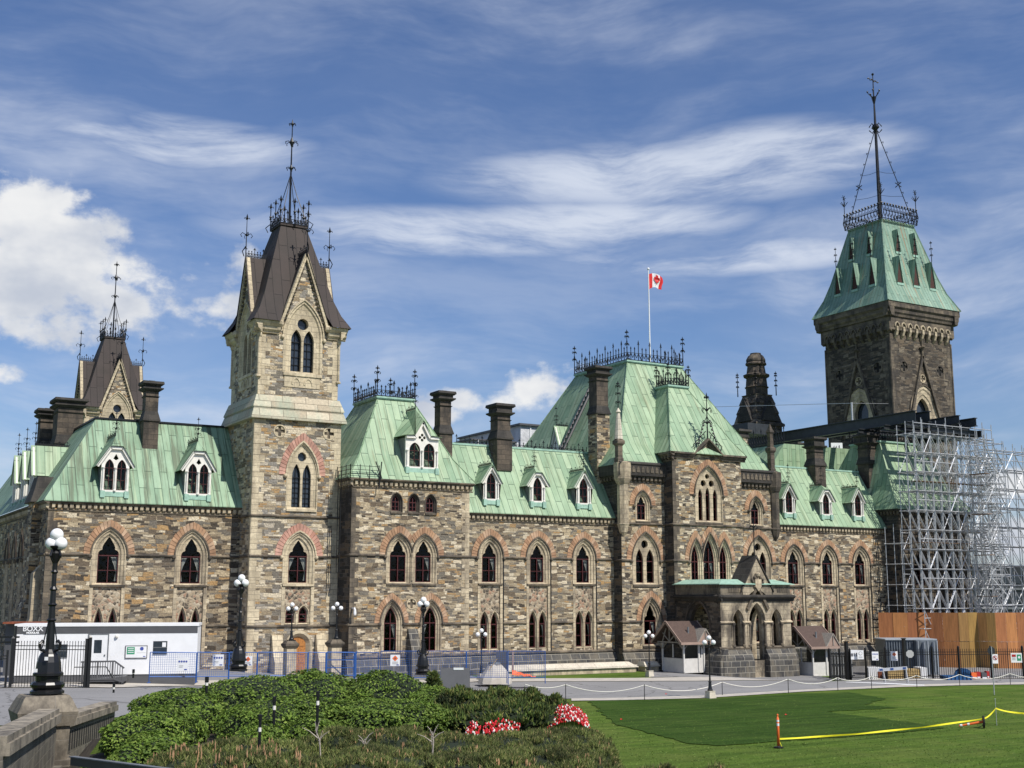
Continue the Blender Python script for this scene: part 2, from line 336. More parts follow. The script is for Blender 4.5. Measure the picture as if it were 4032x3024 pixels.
wisp = blobs([(2600, 690, 850, 120), (1750, 920, 850, 95), (3050, 620, 520, 130), (2350, 880, 600, 90), (2900, 1010, 700, 70), (700, 560, 500, 90)], 0)
s4 = streak(1.2, 6.5, rad(-12), 4.2, .34, .66, 5.3)
wisp = mth(nt, 'MULTIPLY', mth(nt, 'MULTIPLY', ramp_v(nt, wisp, -.8, 1.0), mth(nt, 'ADD', .12, mth(nt, 'MULTIPLY', s4, .88))), .92)
cir = mth(nt, 'MAXIMUM', cir, wisp)
pn = noise(nt, vmul(nt, ae, (1, 1.35, 1)), 9, 8, .58); pn2 = noise(nt, vadd(nt, vmul(nt, ae, (1, 1.5, 1)), (5, .035, 0)), 7, 5, .55)
cum = mth(nt, 'MULTIPLY', blobs([(60, 820, 300, 160), (350, 930, 560, 120), (130, 1130, 560, 190), (640, 1060, 360, 120), (520, 1270, 520, 150), (880, 1040, 240, 130), (860, 1200, 240, 90), (2130, 1520, 260, 110), (1870, 1570, 280, 75), (1650, 1620, 250, 60), (2420, 1560, 260, 60),
             (4000, 1900, 160, 60), (3930, 2110, 230, 70), (20, 1480, 120, 50), (3200, 2290, 900, 60), (2900, 1700, 190, 60), (3350, 1620, 300, 45)], 0), .8)
cd = ramp_v(nt, mth(nt, 'ADD', cum, mth(nt, 'MULTIPLY', mth(nt, 'SUBTRACT', pn.outputs[0], .5), 5.2)), .22, .80)
shade = ramp_v(nt, pn2.outputs[0], .36, .62)
ccol = mixc(nt, shade, (7.6, 8.2, 9.4), (12.6, 12.6, 12.5))
skc = mixc(nt, 1.0, sky.outputs[0], (.94, 1.10, 1.46), 'MULTIPLY')
c1 = mixc(nt, mth(nt, 'MINIMUM', cir, .9), skc, (9.6, 10.4, 12.0))
c2 = mixc(nt, mth(nt, 'MULTIPLY', cd, .95), c1, ccol)
L(nt, c2, bg.inputs[0])
# ---------------------------------------------------------------- mesh builder
class MB:
    def __init__(s): s.v = []; s.f = []
    def face(s, pts):
        n = len(s.v); s.v += [tuple(p) for p in pts]; s.f.append(tuple(range(n, n+len(pts)))); return s
    def mesh(s, vs, fs):
        n = len(s.v); s.v += [tuple(p) for p in vs]; s.f += [tuple(i+n for i in f) for f in fs]; return s
    def box(s, x0, x1, y0, y1, z0, z1):
        return s.hexa([(x0, y0), (x1, y0), (x1, y1), (x0, y1)], z0, [(x0, y0), (x1, y0), (x1, y1), (x0, y1)], z1)
    def hexa(s, a, za, b, zb):
        n = len(a); vs = [(p[0], p[1], za) for p in a]+[(p[0], p[1], zb) for p in b]
        fs = [tuple(range(n-1, -1, -1)), tuple(range(n, 2*n))]+[(i, (i+1) % n, n+(i+1) % n, n+i) for i in range(n)]
        return s.mesh(vs, fs)
    def bar(s, a, b, w=.05, h=None, up=(0, 0, 1)):
        a = Vector(a); b = Vector(b); h = h or w; d = (b-a)
        if d.length < 1e-6: return s
        d.normalize(); u = Vector(up)
        if abs(d.dot(u)) > .98: u = Vector((0, 1, 0))
        sx = d.cross(u).normalized()*(w/2); sy = sx.cross(d).normalized()*(h/2)
        c = [a-sx-sy, a+sx-sy, a+sx+sy, a-sx+sy, b-sx-sy, b+sx-sy, b+sx+sy, b-sx+sy]
        return s.mesh(c, [(3, 2, 1, 0), (4, 5, 6, 7), (0, 1, 5, 4), (1, 2, 6, 5), (2, 3, 7, 6), (3, 0, 4, 7)])
    def tube(s, pts, r, n=5):
        pts = [Vector(p) for p in pts]; R = r if isinstance(r, (list, tuple)) else [r]*len(pts); base = len(s.v); prev = None
        for i, p in enumerate(pts):
            d = (pts[min(i+1, len(pts)-1)]-pts[max(i-1, 0)]).normalized()
            u = Vector((0, 0, 1)) if abs(d.z) < .95 else Vector((1, 0, 0))
            a = d.cross(u).normalized(); b2 = a.cross(d)
            if prev is not None and a.dot(prev) < 0: a = -a; b2 = -b2
            prev = a
            for k in range(n): t = 2*PI*k/n; s.v.append(tuple(p+(a*math.cos(t)+b2*math.sin(t))*R[i]))
        for i in range(len(pts)-1):
            for k in range(n): s.f.append((base+i*n+k, base+i*n+(k+1) % n, base+(i+1)*n+(k+1) % n, base+(i+1)*n+k))
        s.f.append(tuple(base+k for k in range(n))); s.f.append(tuple(base+(len(pts)-1)*n+k for k in range(n-1, -1, -1))); return s
    def lathe(s, prof, x=0, y=0, z=0, n=10, rot=0.):
        base = len(s.v)
        for (r, h) in prof:
            for k in range(n): t = 2*PI*k/n+rot; s.v.append((x+r*math.cos(t), y+r*math.sin(t), z+h))
        for i in range(len(prof)-1):
            for k in range(n): s.f.append((base+i*n+k, base+i*n+(k+1) % n, base+(i+1)*n+(k+1) % n, base+(i+1)*n+k))
        s.f.append(tuple(base+k for k in range(n-1, -1, -1))); s.f.append(tuple(base+(len(prof)-1)*n+k for k in range(n))); return s
    def ball(s, x, y, z, r, n=10, m=7, sz=1.):
        return s.lathe([(max(.001, r*math.sin(PI*i/m)), -r*sz*math.cos(PI*i/m)) for i in range(m+1)], x, y, z, n)
    def build(s, name, mat, parent=None, smooth=False):
        me = bpy.data.meshes.new(name); o0 = origin(parent)
        me.from_pydata([(x-o0[0], y-o0[1], z-o0[2]) for x, y, z in s.v], [], s.f)
        if smooth: me.polygons.foreach_set('use_smooth', [True]*len(me.polygons))
        me.update()
        o = bpy.data.objects.new(name, me); C.objects.link(o)
        if mat: me.materials.append(M[mat])
        if parent is not None: o.parent = parent
        return o
def origin(p):
    x = y = z = 0.
    while p is not None: x += p.location.x; y += p.location.y; z += p.location.z; p = p.parent
    return x, y, z
def tag(o, label, cat, group=None):
    o['label'] = label; o['category'] = cat
    if group: o['group'] = group
    return o
def kind(o, k): o['kind'] = k; return o
def thing(name, label, cat, loc=(0, 0, 0), group=None):
    o = bpy.data.objects.new(name, None); o.empty_display_size = .1; C.objects.link(o); o.location = loc; return tag(o, label, cat, group)
KIDS = {}
def copy_tree(o, parent=None, label=None):
    c = o.copy(); C.objects.link(c); c.parent = parent
    for ch in [x for x in bpy.data.objects if x.parent == o]: copy_tree(ch, c)
    if label: c['label'] = label
    return c
def text(name, body, size, mat, parent, P, U, V, ext=.004, align='CENTER', bold=0.0):
    cu = bpy.data.curves.new(name, 'FONT'); cu.body = body; cu.size = size; cu.align_x = align; cu.align_y = 'CENTER'; cu.extrude = ext; cu.offset = bold
    t = bpy.data.objects.new(name, cu); C.objects.link(t)
    bpy.context.view_layer.update(); dg = bpy.context.evaluated_depsgraph_get()
    me = bpy.data.meshes.new_from_object(t.evaluated_get(dg)); bpy.data.objects.remove(t)
    P = Vector(P); U = Vector(U).normalized(); V = Vector(V).normalized(); W = U.cross(V); o0 = Vector(origin(parent))
    for v in me.vertices:
        c = v.co.copy(); v.co = P+U*c.x+V*c.y+W*c.z-o0
    me.materials.clear(); me.materials.append(M[mat]); me.name = name
    o = bpy.data.objects.new(name, me); C.objects.link(o); o.parent = parent; return o
# ---------------------------------------------------------------- wall frames: u along the wall, v up, w into the wall
class Fr:
    def __init__(s, o, u, w): s.o = Vector(o); s.u = Vector(u); s.w = Vector(w)
    def P(s, u, v, w=0.): return s.o+s.u*u+Vector((0, 0, v))+s.w*w
def front(Y): return Fr((0, Y, 0), (1, 0, 0), (0, 1, 0))
def left(X): return Fr((X, 0, 0), (0, -1, 0), (1, 0, 0))       # u = -y
def right(X): return Fr((X, 0, 0), (0, 1, 0), (-1, 0, 0))
def back(Y): return Fr((0, Y, 0), (-1, 0, 0), (0, -1, 0))
def fbox(m, F, u0, u1, v0, v1, w0, w1):
    c = [F.P(u, v, w) for w in (w0, w1) for (u, v) in ((u0, v0), (u1, v0), (u1, v1), (u0, v1))]
    m.mesh(c, [(0, 1, 2, 3), (7, 6, 5, 4), (0, 4, 5, 1), (1, 5, 6, 2), (2, 6, 7, 3), (3, 7, 4, 0)])
def fprism(m, F, pts, w0, w1, cap=True):
    n = len(pts); a = [F.P(u, v, w0) for u, v in pts]; b_ = [F.P(u, v, w1) for u, v in pts]
    m.mesh(a+b_, ([tuple(range(n)), tuple(range(2*n-1, n-1, -1))] if cap else [])+[(i, n+i, n+(i+1) % n, (i+1) % n) for i in range(n)])
def plate(m, F, outer, holes, w0, w1, edge=True):
    """flat plate with holes, thickness w0..w1"""
    loops = [outer]+holes; flat = [p for l in loops for p in l]
    tris = tessellate_polygon([[Vector((u, v, 0)) for u, v in l] for l in loops])
    m.mesh([F.P(u, v, w0) for u, v in flat], [tuple(t) for t in tris])
    for l in (loops if edge else holes):
        n = len(l); m.mesh([F.P(u, v, w0) for u, v in l]+[F.P(u, v, w1) for u, v in l], [(i, n+i, n+(i+1) % n, (i+1) % n) for i in range(n)])
NA = 8
def arcpts(c, hw, zs, za, t=0., clip=None):
    h = max(za-zs, hw*1.001); R = (hw*hw+h*h)/(2*hw); d = R-hw; Rt = R+t
    a1 = math.acos(max(-1, min(1, d/Rt)))
    rp = [(c-d+Rt*math.cos(a1*i/NA), zs+Rt*math.sin(a1*i/NA)) for i in range(NA+1)]
    pts = [(2*c-x, z) for x, z in rp]+[(x, z) for x, z in rp[::-1][1:]]
    if clip: pts = [(max(clip[0], min(clip[1], x)), z) for x, z in pts]
    return pts
def outline(c, hw, z0, zs, za, t=0., tb=None, clip=None):
    p = arcpts(c, hw, zs, za, t, clip); zb = z0-(t*.6 if tb is None else tb)
    l = (p[0][0], zb); r = (p[-1][0], zb)
    return [l]+p+[r]
def ring(m, F, A, wa, B_, wb):
    n = len(A); m.mesh([F.P(u, v, wa) for u, v in A]+[F.P(u, v, wb) for u, v in B_], [(i, n+i, n+(i+1) % n, (i+1) % n) for i in range(n)])
def strip(m, F, A, B_, w0, w1):
    """open arched band between lines A and B, front at w0, back at w1"""
    n = len(A); vs = [F.P(u, v, w0) for u, v in A]+[F.P(u, v, w0) for u, v in B_]+[F.P(u, v, w1) for u, v in A]+[F.P(u, v, w1) for u, v in B_]
    fs = []
    for i in range(n-1): fs += [(i, n+i, n+i+1, i+1), (i, i+1, 2*n+i+1, 2*n+i), (n+i, 3*n+i, 3*n+i+1, n+i+1)]
    fs += [(0, 2*n, 3*n, n), (n-1, 2*n-1, 4*n-1, 3*n-1)]
    m.mesh(vs, fs)
def cusp(c, hw, zs, za):
    h = za-zs
    r = [(1, 0), (.97, .14), (.84, .25), (.64, .29), (.60, .33), (.62, .42), (.52, .56), (.36, .70), (.16, .88), (0, .98)]
    rp = [(c+hw*x, zs+h*y) for x, y in r]
    return [(2*c-x, z) for x, z in rp]+rp[::-1][1:]
def voussoirs(m, F, c, hw, zs, za, t0, t1, n=11, clip=None, w=-.045):
    h = max(za-zs, hw*1.001); R = (hw*hw+h*h)/(2*hw); d = R-hw
    a1 = math.acos(max(-1, min(1, d/(R+t1)))); a0 = math.acos(max(-1, min(1, d/(R+t0))))
    for sgn in (1, -1):
        for i in range(n):
            f0 = (i+.06)/n; f1 = (i+.94)/n; q = []
            for (rr, am) in ((R+t0, a0), (R+t1+random.uniform(-.03, .03), a1)):
                for f in ((f0, f1) if rr < R+(t0+t1)/2 else (f1, f0)):
                    q.append((c+sgn*(-d+rr*math.cos(am*f)), zs+rr*math.sin(am*f)))
            cu = sum(p[0] for p in q)/4
            if clip and not (clip[0] <= cu <= clip[1]): continue
            if clip: q = [(max(clip[0], min(clip[1], x)), z) for x, z in q]
            if sgn < 0: q = q[::-1]
            fprism(m, F, q, w, .05)
def gothic(F, c, hw, z0, zs, za, st=.42, bt=.5, parent=None, clip=None, trim='trim', hood='trim_dark', brickm='voussoir', cusped=True, curtain=0, mull=True, low=None, depth=.34, sill=True, nv=11, name='window', transom=True, glass='glass', knob=True, frame='red_frame'):
    """pointed window with moulded stone surround; returns the hole outline in the rubble wall"""
    B_ = outline(c, hw, z0, zs, za)
    zb = .12
    O = outline(c, hw, z0, zs, za, st, zb, clip); A = outline(c, hw, z0, zs, za, st*.74, zb*.9, clip); A2 = outline(c, hw, z0, zs, za, st*.62, zb*.8, clip); A3 = outline(c, hw, z0, zs, za, st*.3, zb*.4, clip); A4 = outline(c, hw, z0, zs, za, st*.22, zb*.3, clip)
    m = MB(); ring(m, F, O, .02, O, -.03); ring(m, F, O, -.03, A, -.03); ring(m, F, A, -.03, A2, .07); ring(m, F, A2, .07, A3, .11); ring(m, F, A3, .11, A4, .2); ring(m, F, A4, .2, B_, .24); ring(m, F, B_, .24, B_, depth+.06)
    if cusped:
        cp = cusp(c, hw, zs, za); ap = arcpts(c, hw, zs, za, .005)
        loopp = ap+cp[::-1][1:-1]
        tris = tessellate_polygon([[Vector((u, v, 0)) for u, v in loopp]])
        m.mesh([F.P(u, v, .2) for u, v in loopp], [tuple(t) for t in tris])
        k = len(cp); m.mesh([F.P(u, v, .2) for u, v in cp]+[F.P(u, v, depth) for u, v in cp], [(i, i+1, k+i+1, k+i) for i in range(k-1)])
    win = m.build(name, trim, parent)
    m = MB(); m.face([F.P(u, v, depth) for u, v in outline(c, hw+.02, z0-.02, zs, za+.02, 0, 0)]); m.build('pane', glass, win)
    m = MB(); rb = MB(); fb = .055
    I2 = outline(c, hw-fb, z0+fb, zs, za-fb*1.3)
    ring(m, F, B_, depth-.09, I2, depth-.09); ring(m, F, I2, depth-.09, I2, depth)
    if mull: fbox(m, F, c-.035, c+.035, z0+.03, zs+(0 if cusped else (za-zs)*.6), depth-.11, depth-.01)
    if transom: fbox(m, F, c-hw+.02, c+hw-.02, zs-.06, zs+.02, depth-.13, depth-.02)
    zm = z0+(zs-z0)*.46
    fbox(m, F, c-hw+.03, c+hw-.03, zm-.025, zm+.025, depth-.07, depth-.015); m.build('frame', frame, win)
    if curtain:
        m = MB()
        for sg in ([1] if curtain == 1 else [-1] if curtain == 3 else [-1, 1]):
            a = hw*.96; y1 = zs-.12; y0 = z0+.15
            prof = [(a, y1, .42, y1), (a, y1-(y1-y0)*.35, .66, 0), (a, y1-(y1-y0)*.62, .84, 0), (a, y0, .72, 0)]
            L_ = [(c+sg*q[2]*hw*1.0 if i else c+sg*.30*hw, q[1]) for i, q in enumerate(prof)]
            E_ = [(c+sg*a, q[1]) for q in prof]
            for i in range(3):
                for k in range(4):
                    f0, f1 = k/4, (k+1)/4; q = []
                    for (ff, ii) in ((f0, i), (f1, i), (f1, i+1), (f0, i+1)):
                        q.append(F.P(L_[ii][0]+(E_[ii][0]-L_[ii][0])*ff, L_[ii][1]+(E_[ii][1]-L_[ii][1])*ff, depth+.12+(.05 if int(round(ff*4)) % 2 else 0)))
                    m.face(q)
        m.build('curtain', 'curtain', win)
    if hood:
        m = MB(); a = arcpts(c, hw, zs, za, st, clip); b_ = arcpts(c, hw, zs, za, st+.10, clip); strip(m, F, a, b_, -.13, .02)
        if knob:
            for i in (0, -1):
                q = F.P(b_[i][0], zs-.08, -.08)
                if clip and (abs(b_[i][0]-clip[0]) < .01 or abs(b_[i][0]-clip[1]) < .01): continue
                m.ball(q.x, q.y, q.z, .16, 6, 5)
        m.build('hood_mould', hood, win)
    if bt:
        m = MB(); voussoirs(m, F, c, hw, zs, za, st+.11, st+.11+bt, nv, clip); m.build('brick_arch', brickm, win)
    if sill:
        m = MB(); lo = O[0][0]+.05; hi = O[-1][0]-.05; fbox(m, F, lo, hi, z0-.26, z0-zb-.005, -.1, .3); m.build('sill', 'trim_dark' if trim != 'trim_clean' else trim, win)
    return O
def circ(c, z, r, n=12): return [(c+r*math.cos(2*PI*i/n+PI), z-r*math.sin(2*PI*i/n+PI)) for i in range(n)]
def wall(F, outer, holes, mat, parent, depth=.4, name='wall'):
    m = MB(); plate(m, F, outer, holes, 0, depth, False); return m.build(name, mat, parent)
def rect(u0, u1, v0, v1): return [(u0, v0), (u0, v1), (u1, v1), (u1, v0)]
def merge(*outs):
    """neighbouring arched outlines that touch -> one hole"""
    p = []
    for o in outs: p += o[1:-1]
    q = [outs[0][0]]
    for a in p:
        if abs(a[0]-q[-1][0])+abs(a[1]-q[-1][1]) > 1e-4: q.append(a)
    q.append(outs[-1][-1]); return q
def string(F, u0, u1, z, mat='trim_dark', h=.16, pr=.12, parent=None, gaps=()):
    m = MB(); segs = []; cur = u0
    for a, b_ in sorted(gaps):
        if b_ > cur and a < u1: segs.append((cur, a)); cur = b_
    segs.append((cur, u1))
    for a, b_ in segs:
        if b_-a > .05: fprism_h(m, F, a, b_, [(-pr, z), (-pr, z+h*.45), (0.01, z+h), (.01, z-h*.3), (-pr*.4, z-h*.3)])
    return m.build('string_course', mat, parent)
EPS = [0]
def fprism_h(m, F, u0, u1, prof):
    EPS[0] = (EPS[0]+1) % 11; e = EPS[0]*.0013; prof = [(w-(e if w < 0 else 0), v+e) for w, v in prof]; u0 += e; u1 -= e
    n = len(prof); m.mesh([F.P(u0, v, w) for w, v in prof]+[F.P(u1, v, w) for w, v in prof], [tuple(range(n)), tuple(range(2*n-1, n-1, -1))]+[(i, (i+1) % n, n+(i+1) % n, n+i) for i in range(n)])
def cornice(F, u0, u1, z, parent, sp=.42, top='trim_dark', blk='trim', h=.68, pr=.35):
    """corbel table: lower band, light blocks under small arches, upper moulding; z = bottom"""
    m = MB()
    fprism_h(m, F, u0, u1, [(-.05, z-.02), (-.05, z+.05), (.01, z+.08), (.01, z-.05)])
    fprism_h(m, F, u0-.02, u1+.02, [(-pr*.5, z+.46), (-pr*.62, z+.52), (-pr, z+.58), (-pr, z+h), (.01, z+h), (.01, z+.44)])
    o = m.build('cornice', top, parent)
    m = MB(); n = max(1, int(round((u1-u0)/sp))); s_ = (u1-u0)/n
    for i in range(n):
        c = u0+(i+.5)*s_; w = s_*.29
        fprism_h(m, F, c-w, c+w, [(-.04, z+.09), (-pr*.52, z+.20), (-pr*.56, z+.455), (.0, z+.455), (0, z+.09)])
    m.build('corbel', blk, o)
    return o
def quoins(F, u0, u1, z0, z1, mat, parent, step=.62, amp=.28, pr=-.02, side=1, seed=0):
    m = MB(); z = z0; i = seed
    while z < z1-.05:
        zt = min(z1, z+step*random.uniform(.8, 1.15)); e = amp*(i % 2)
        if side > 0: fbox(m, F, u0, u1+e, z+.008, zt-.008, pr, .05)
        else: fbox(m, F, u0-e, u1, z+.008, zt-.008, pr, .05)
        z = zt; i += 1
    return m.build('quoins', mat, parent)
# ---------------------------------------------------------------- iron work
def fleur(m, x, y, z, s, thin=.035):
    """small fleur-de-lis head"""
    m.lathe([(.001, 0), (s*.16, s*.3), (s*.12, s*.6), (.001, s)], x, y, z, 4)
    for dx, dy in ((1, 0), (-1, 0), (0, 1), (0, -1)):
        m.bar((x, y, z+s*.1), (x+dx*s*.32, y+dy*s*.32, z+s*.42), thin); m.bar((x+dx*s*.32, y+dy*s*.32, z+s*.42), (x+dx*s*.42, y+dy*s*.42, z+s*.2), thin)
def finial(m, x, y, z, h, r=.05, arms=(.45, .72), aw=.5, crown=True):
    m.tube([(x, y, z), (x, y, z+h*.93)], [r, r*.5], 5)
    for f in arms:
        zz = z+h*f; m.lathe([(r, -.1*aw), (r*2.6, 0), (r, .1*aw)], x, y, zz, 6)
        for dx, dy in ((1, 0), (-1, 0), (0, 1), (0, -1)):
            m.tube([(x, y, zz), (x+dx*aw*.35, y+dy*aw*.35, zz+aw*.16), (x+dx*aw*.5, y+dy*aw*.5, zz-aw*.03), (x+dx*aw*.38, y+dy*aw*.38, zz-aw*.2)], r*.6, 4)
    if crown: fleur(m, x, y, z+h*.84, h*.16, r*.8)
def cresting(m, a, b, h=.7, sp=.32, every=4, r=.022, big=1.5):
    a = Vector(a); b = Vector(b); n = max(2, int(round((b-a).length/sp)))
    m.bar(a+Vector((0, 0, .06)), b+Vector((0, 0, .06)), .06); m.bar(a+Vector((0, 0, h*.55)), b+Vector((0, 0, h*.55)), .04)
    for i in range(n+1):
        p = a.lerp(b, i/n); hh = h*(big if i % every == 0 else 1)
        m.bar(p, p+Vector((0, 0, hh*.82)), r*2)
        m.lathe([(.001, -.0), (r*3.2, hh*.1), (.001, hh*.26)], p.x, p.y, p.z+hh*.76, 4)
        if i % every == 0: m.bar(p+Vector((0, 0, hh*.8))-(b-a).normalized()*.12, p+Vector((0, 0, hh*.8))+(b-a).normalized()*.12, r*2)
        if i < n:
            q = a.lerp(b, (i+.5)/n); m.bar(p+Vector((0, 0, h*.56)), q+Vector((0, 0, h*.2)), r*1.6); m.bar(q+Vector((0, 0, h*.2)), a.lerp(b, (i+1)/n)+Vector((0, 0, h*.56)), r*1.6)
# ---------------------------------------------------------------- tracery windows
def traceried(F, c, hw, z0, zs, za, lights, ocs, st=.35, bt=.5, parent=None, trim='trim', brickm='voussoir', hood='trim_dark', depth=.42, sill=True, glass='glass', nv=14, bars=0, clip=None):
    B_ = outline(c, hw, z0, zs, za); zb = .12
    O = outline(c, hw, z0, zs, za, st, zb, clip); A = outline(c, hw, z0, zs, za, st*.7, zb*.8, clip); A2 = outline(c, hw, z0, zs, za, st*.55, zb*.6, clip)
    m = MB(); ring(m, F, O, .02, O, -.03); ring(m, F, O, -.03, A, -.03); ring(m, F, A, -.03, A2, .08); ring(m, F, A2, .08, B_, .14)
    holes = [outline(c+dc, h, z0+.04, s, a) for dc, h, s, a in lights]+[circ(c+dc, z, r) for dc, z, r in ocs]
    plate(m, F, B_, holes, .14, depth+.03)
    win = m.build('window', trim, parent)
    m = MB(); m.face([F.P(u, v, depth) for u, v in outline(c, hw+.01, z0, zs, za, 0, 0)]); m.build('pane', glass, win)
    m = MB()
    for dc, h, s, a in lights:
        I = outline(c+dc, h, z0+.04, s, a); J = outline(c+dc, h-.05, z0+.09, s, a-.07); ring(m, F, I, depth-.12, J, depth-.12); ring(m, F, J, depth-.12, J, depth-.01)
        fbox(m, F, c+dc-h+.02, c+dc+h-.02, s-.05, s+.02, depth-.14, depth-.02)
        nb = bars or 1
        for k in range(nb):
            z = z0+(s-z0)*(k+1)/(nb+1); fbox(m, F, c+dc-h+.02, c+dc+h-.02, z-.02, z+.02, depth-.08, depth-.02)
        if bars: fbox(m, F, c+dc-.02, c+dc+.02, z0+.05, a-.1, depth-.08, depth-.02)
    m.build('frame', 'red_frame' if not bars else 'iron', win)
    if hood:
        m = MB(); a = arcpts(c, hw, zs, za, st); b_ = arcpts(c, hw, zs, za, st+.1); strip(m, F, a, b_, -.13, .02)
        for i in (0, -1): q = F.P(b_[i][0], zs-.08, -.08); m.ball(q.x, q.y, q.z, .17, 6, 5)
        m.build('hood_mould', hood, win)
    if bt: m = MB(); voussoirs(m, F, c, hw, zs, za, st+.11, st+.11+bt, nv); m.build('brick_arch', brickm, win)
    if sill: m = MB(); fbox(m, F, O[0][0]+.05, O[-1][0]-.05, z0-.3, z0-zb-.005, -.1, .3); m.build('sill', 'trim_dark' if trim != 'trim_clean' else trim, win)
    return O
def shiftF(F, w): return Fr(F.o+F.w*w, F.u, F.w)
def bay_panel(F, c, half, ztop, zbot, lz0, lzs, lza, parent, dx=.5, hw=.26, trim='trim', glass='glass', lst=.16):
    """sunk panel of cobbles between the upper window and a pair of lancets; returns nothing, sits inside the hole of the bay"""
    F2 = shiftF(F, .1); hs = []
    for s_ in (-1, 1):
        hs.append(gothic(F2, c+s_*dx, hw, lz0, lzs, lza, lst, 0, parent, trim=trim, hood=None, cusped=False, mull=False, sill=False, curtain=random.choice([0, 1, 3]), glass=glass, depth=.26))
    m = MB(); inner = half*.80
    zc = lza-.25
    # light stone below, cobbles above
    plate(m, F2, rect(c-inner, c+inner, zbot, ztop), hs, 0, .2)
    o = m.build('wall_panel', 'cobble', parent)
    m = MB()
    for s_ in (-1, 1): fbox(m, F, *( (c-half, c-inner) if s_ < 0 else (c+inner, c+half)), zbot, ztop, -.03, .12)
    m.build('jamb', trim, o)
    m = MB(); fbox(m, F2, c-dx+hw+lst-.02, c+dx-hw-lst+.02, zbot, lzs, -.012, .05); fbox(m, F2, c-inner+.01, c-dx-hw-lst+.01, zbot, lzs, -.012, .05); fbox(m, F2, c+dx+hw+lst-.01, c+inner-.01, zbot, lzs, -.012, .05); m.build('mullion', trim, o)
def tall_hole(O, zb): return [(O[0][0], zb)]+O[1:-1]+[(O[-1][0], zb)]
def disc(F, c, z, r, parent, dark='trim_dark', light='trim'):
    m = MB(); n = 16; A = circ(c, z, r, n); B_ = circ(c, z, r*.8, n); ring(m, F, circ(c, z, r*1.35, 4) if 0 else A, -.03, B_, -.03); ring(m, F, A, .02, A, -.03); ring(m, F, B_, -.03, B_, .14)
    o = m.build('roundel', light, parent)
    m = MB(); m.face([F.P(u, v, .13) for u, v in B_]); m.build('recess', dark, o)
    m = MB()
    for k in range(4):
        t = PI/2*k+PI/4; q = []
        for a, rr in ((t-.5, .8), (t, .33), (t+.5, .8), (t+.25, .82), (t, .83), (t-.25, .82)): q.append((c+r*rr*math.cos(a), z+r*rr*math.sin(a)))
        fprism(m, F, q[::-1], .04, .13)
    m.build('quatrefoil', light, o)
    return circ(c, z, r, n)
# ---------------------------------------------------------------- chimneys
def chim(pl, pr, Yf, ptop, pcap, pflare, pbot, parent, mat='chimney_stone', wide=1.18, low=None, zbot=None):
    x, _ = onY(pl, ptop, Yf); al = math.atan2(x, Yf); d = x*math.sin(YAW)+Yf*math.cos(YAW)
    w = (pr-pl)/FX*d/(math.cos(al)+math.sin(al)); x0, zt = onY(pl+w*math.sin(al)*FX/d, ptop, Yf); 
    zc = onY(pl, pcap, Yf)[1]; zf = onY(pl, pflare, Yf)[1]; zb = onY(pl, pbot, Yf)[1] if zbot is None else zbot
    cx, cy, h = x0+w/2, Yf+w/2, w/2
    def sq(r): return [(cx-r, cy-r), (cx+r, cy-r), (cx+r, cy+r), (cx-r, cy+r)]
    m = MB(); H = h*wide
    m.hexa(sq(H), zb, sq(H), zf-.02); ch = m.build('chimney', low or mat, parent)
    m = MB(); m.hexa(sq(H+.1), zf-.02, sq(H+.1), zf+.12); m.hexa(sq(H+.08), zf+.12, sq(h), zf+.75); m.build('set_off', 'soot', ch)
    m = MB(); m.hexa(sq(h), zf+.7, sq(h), zc-.0); m.build('shaft', mat, ch)
    m = MB(); m.hexa(sq(h), zc-.5, sq(h+.1), zc-.4); m.hexa(sq(h+.05), zc-.02, sq(h+.30), zc+.16); m.hexa(sq(h+.30), zc+.16, sq(h+.30), zc+.26); m.hexa(sq(h+.12), zc+.26, sq(h+.12), zt-.32); m.hexa(sq(h+.2), zt-.32, sq(h+.34), zt-.2); m.hexa(sq(h+.34), zt-.2, sq(h+.30), zt)
    m.hexa(sq(h*.5), zt, sq(h*.45), zt+.12); m.build('cap', 'soot' if mat != 'x' else mat, ch)
    return ch
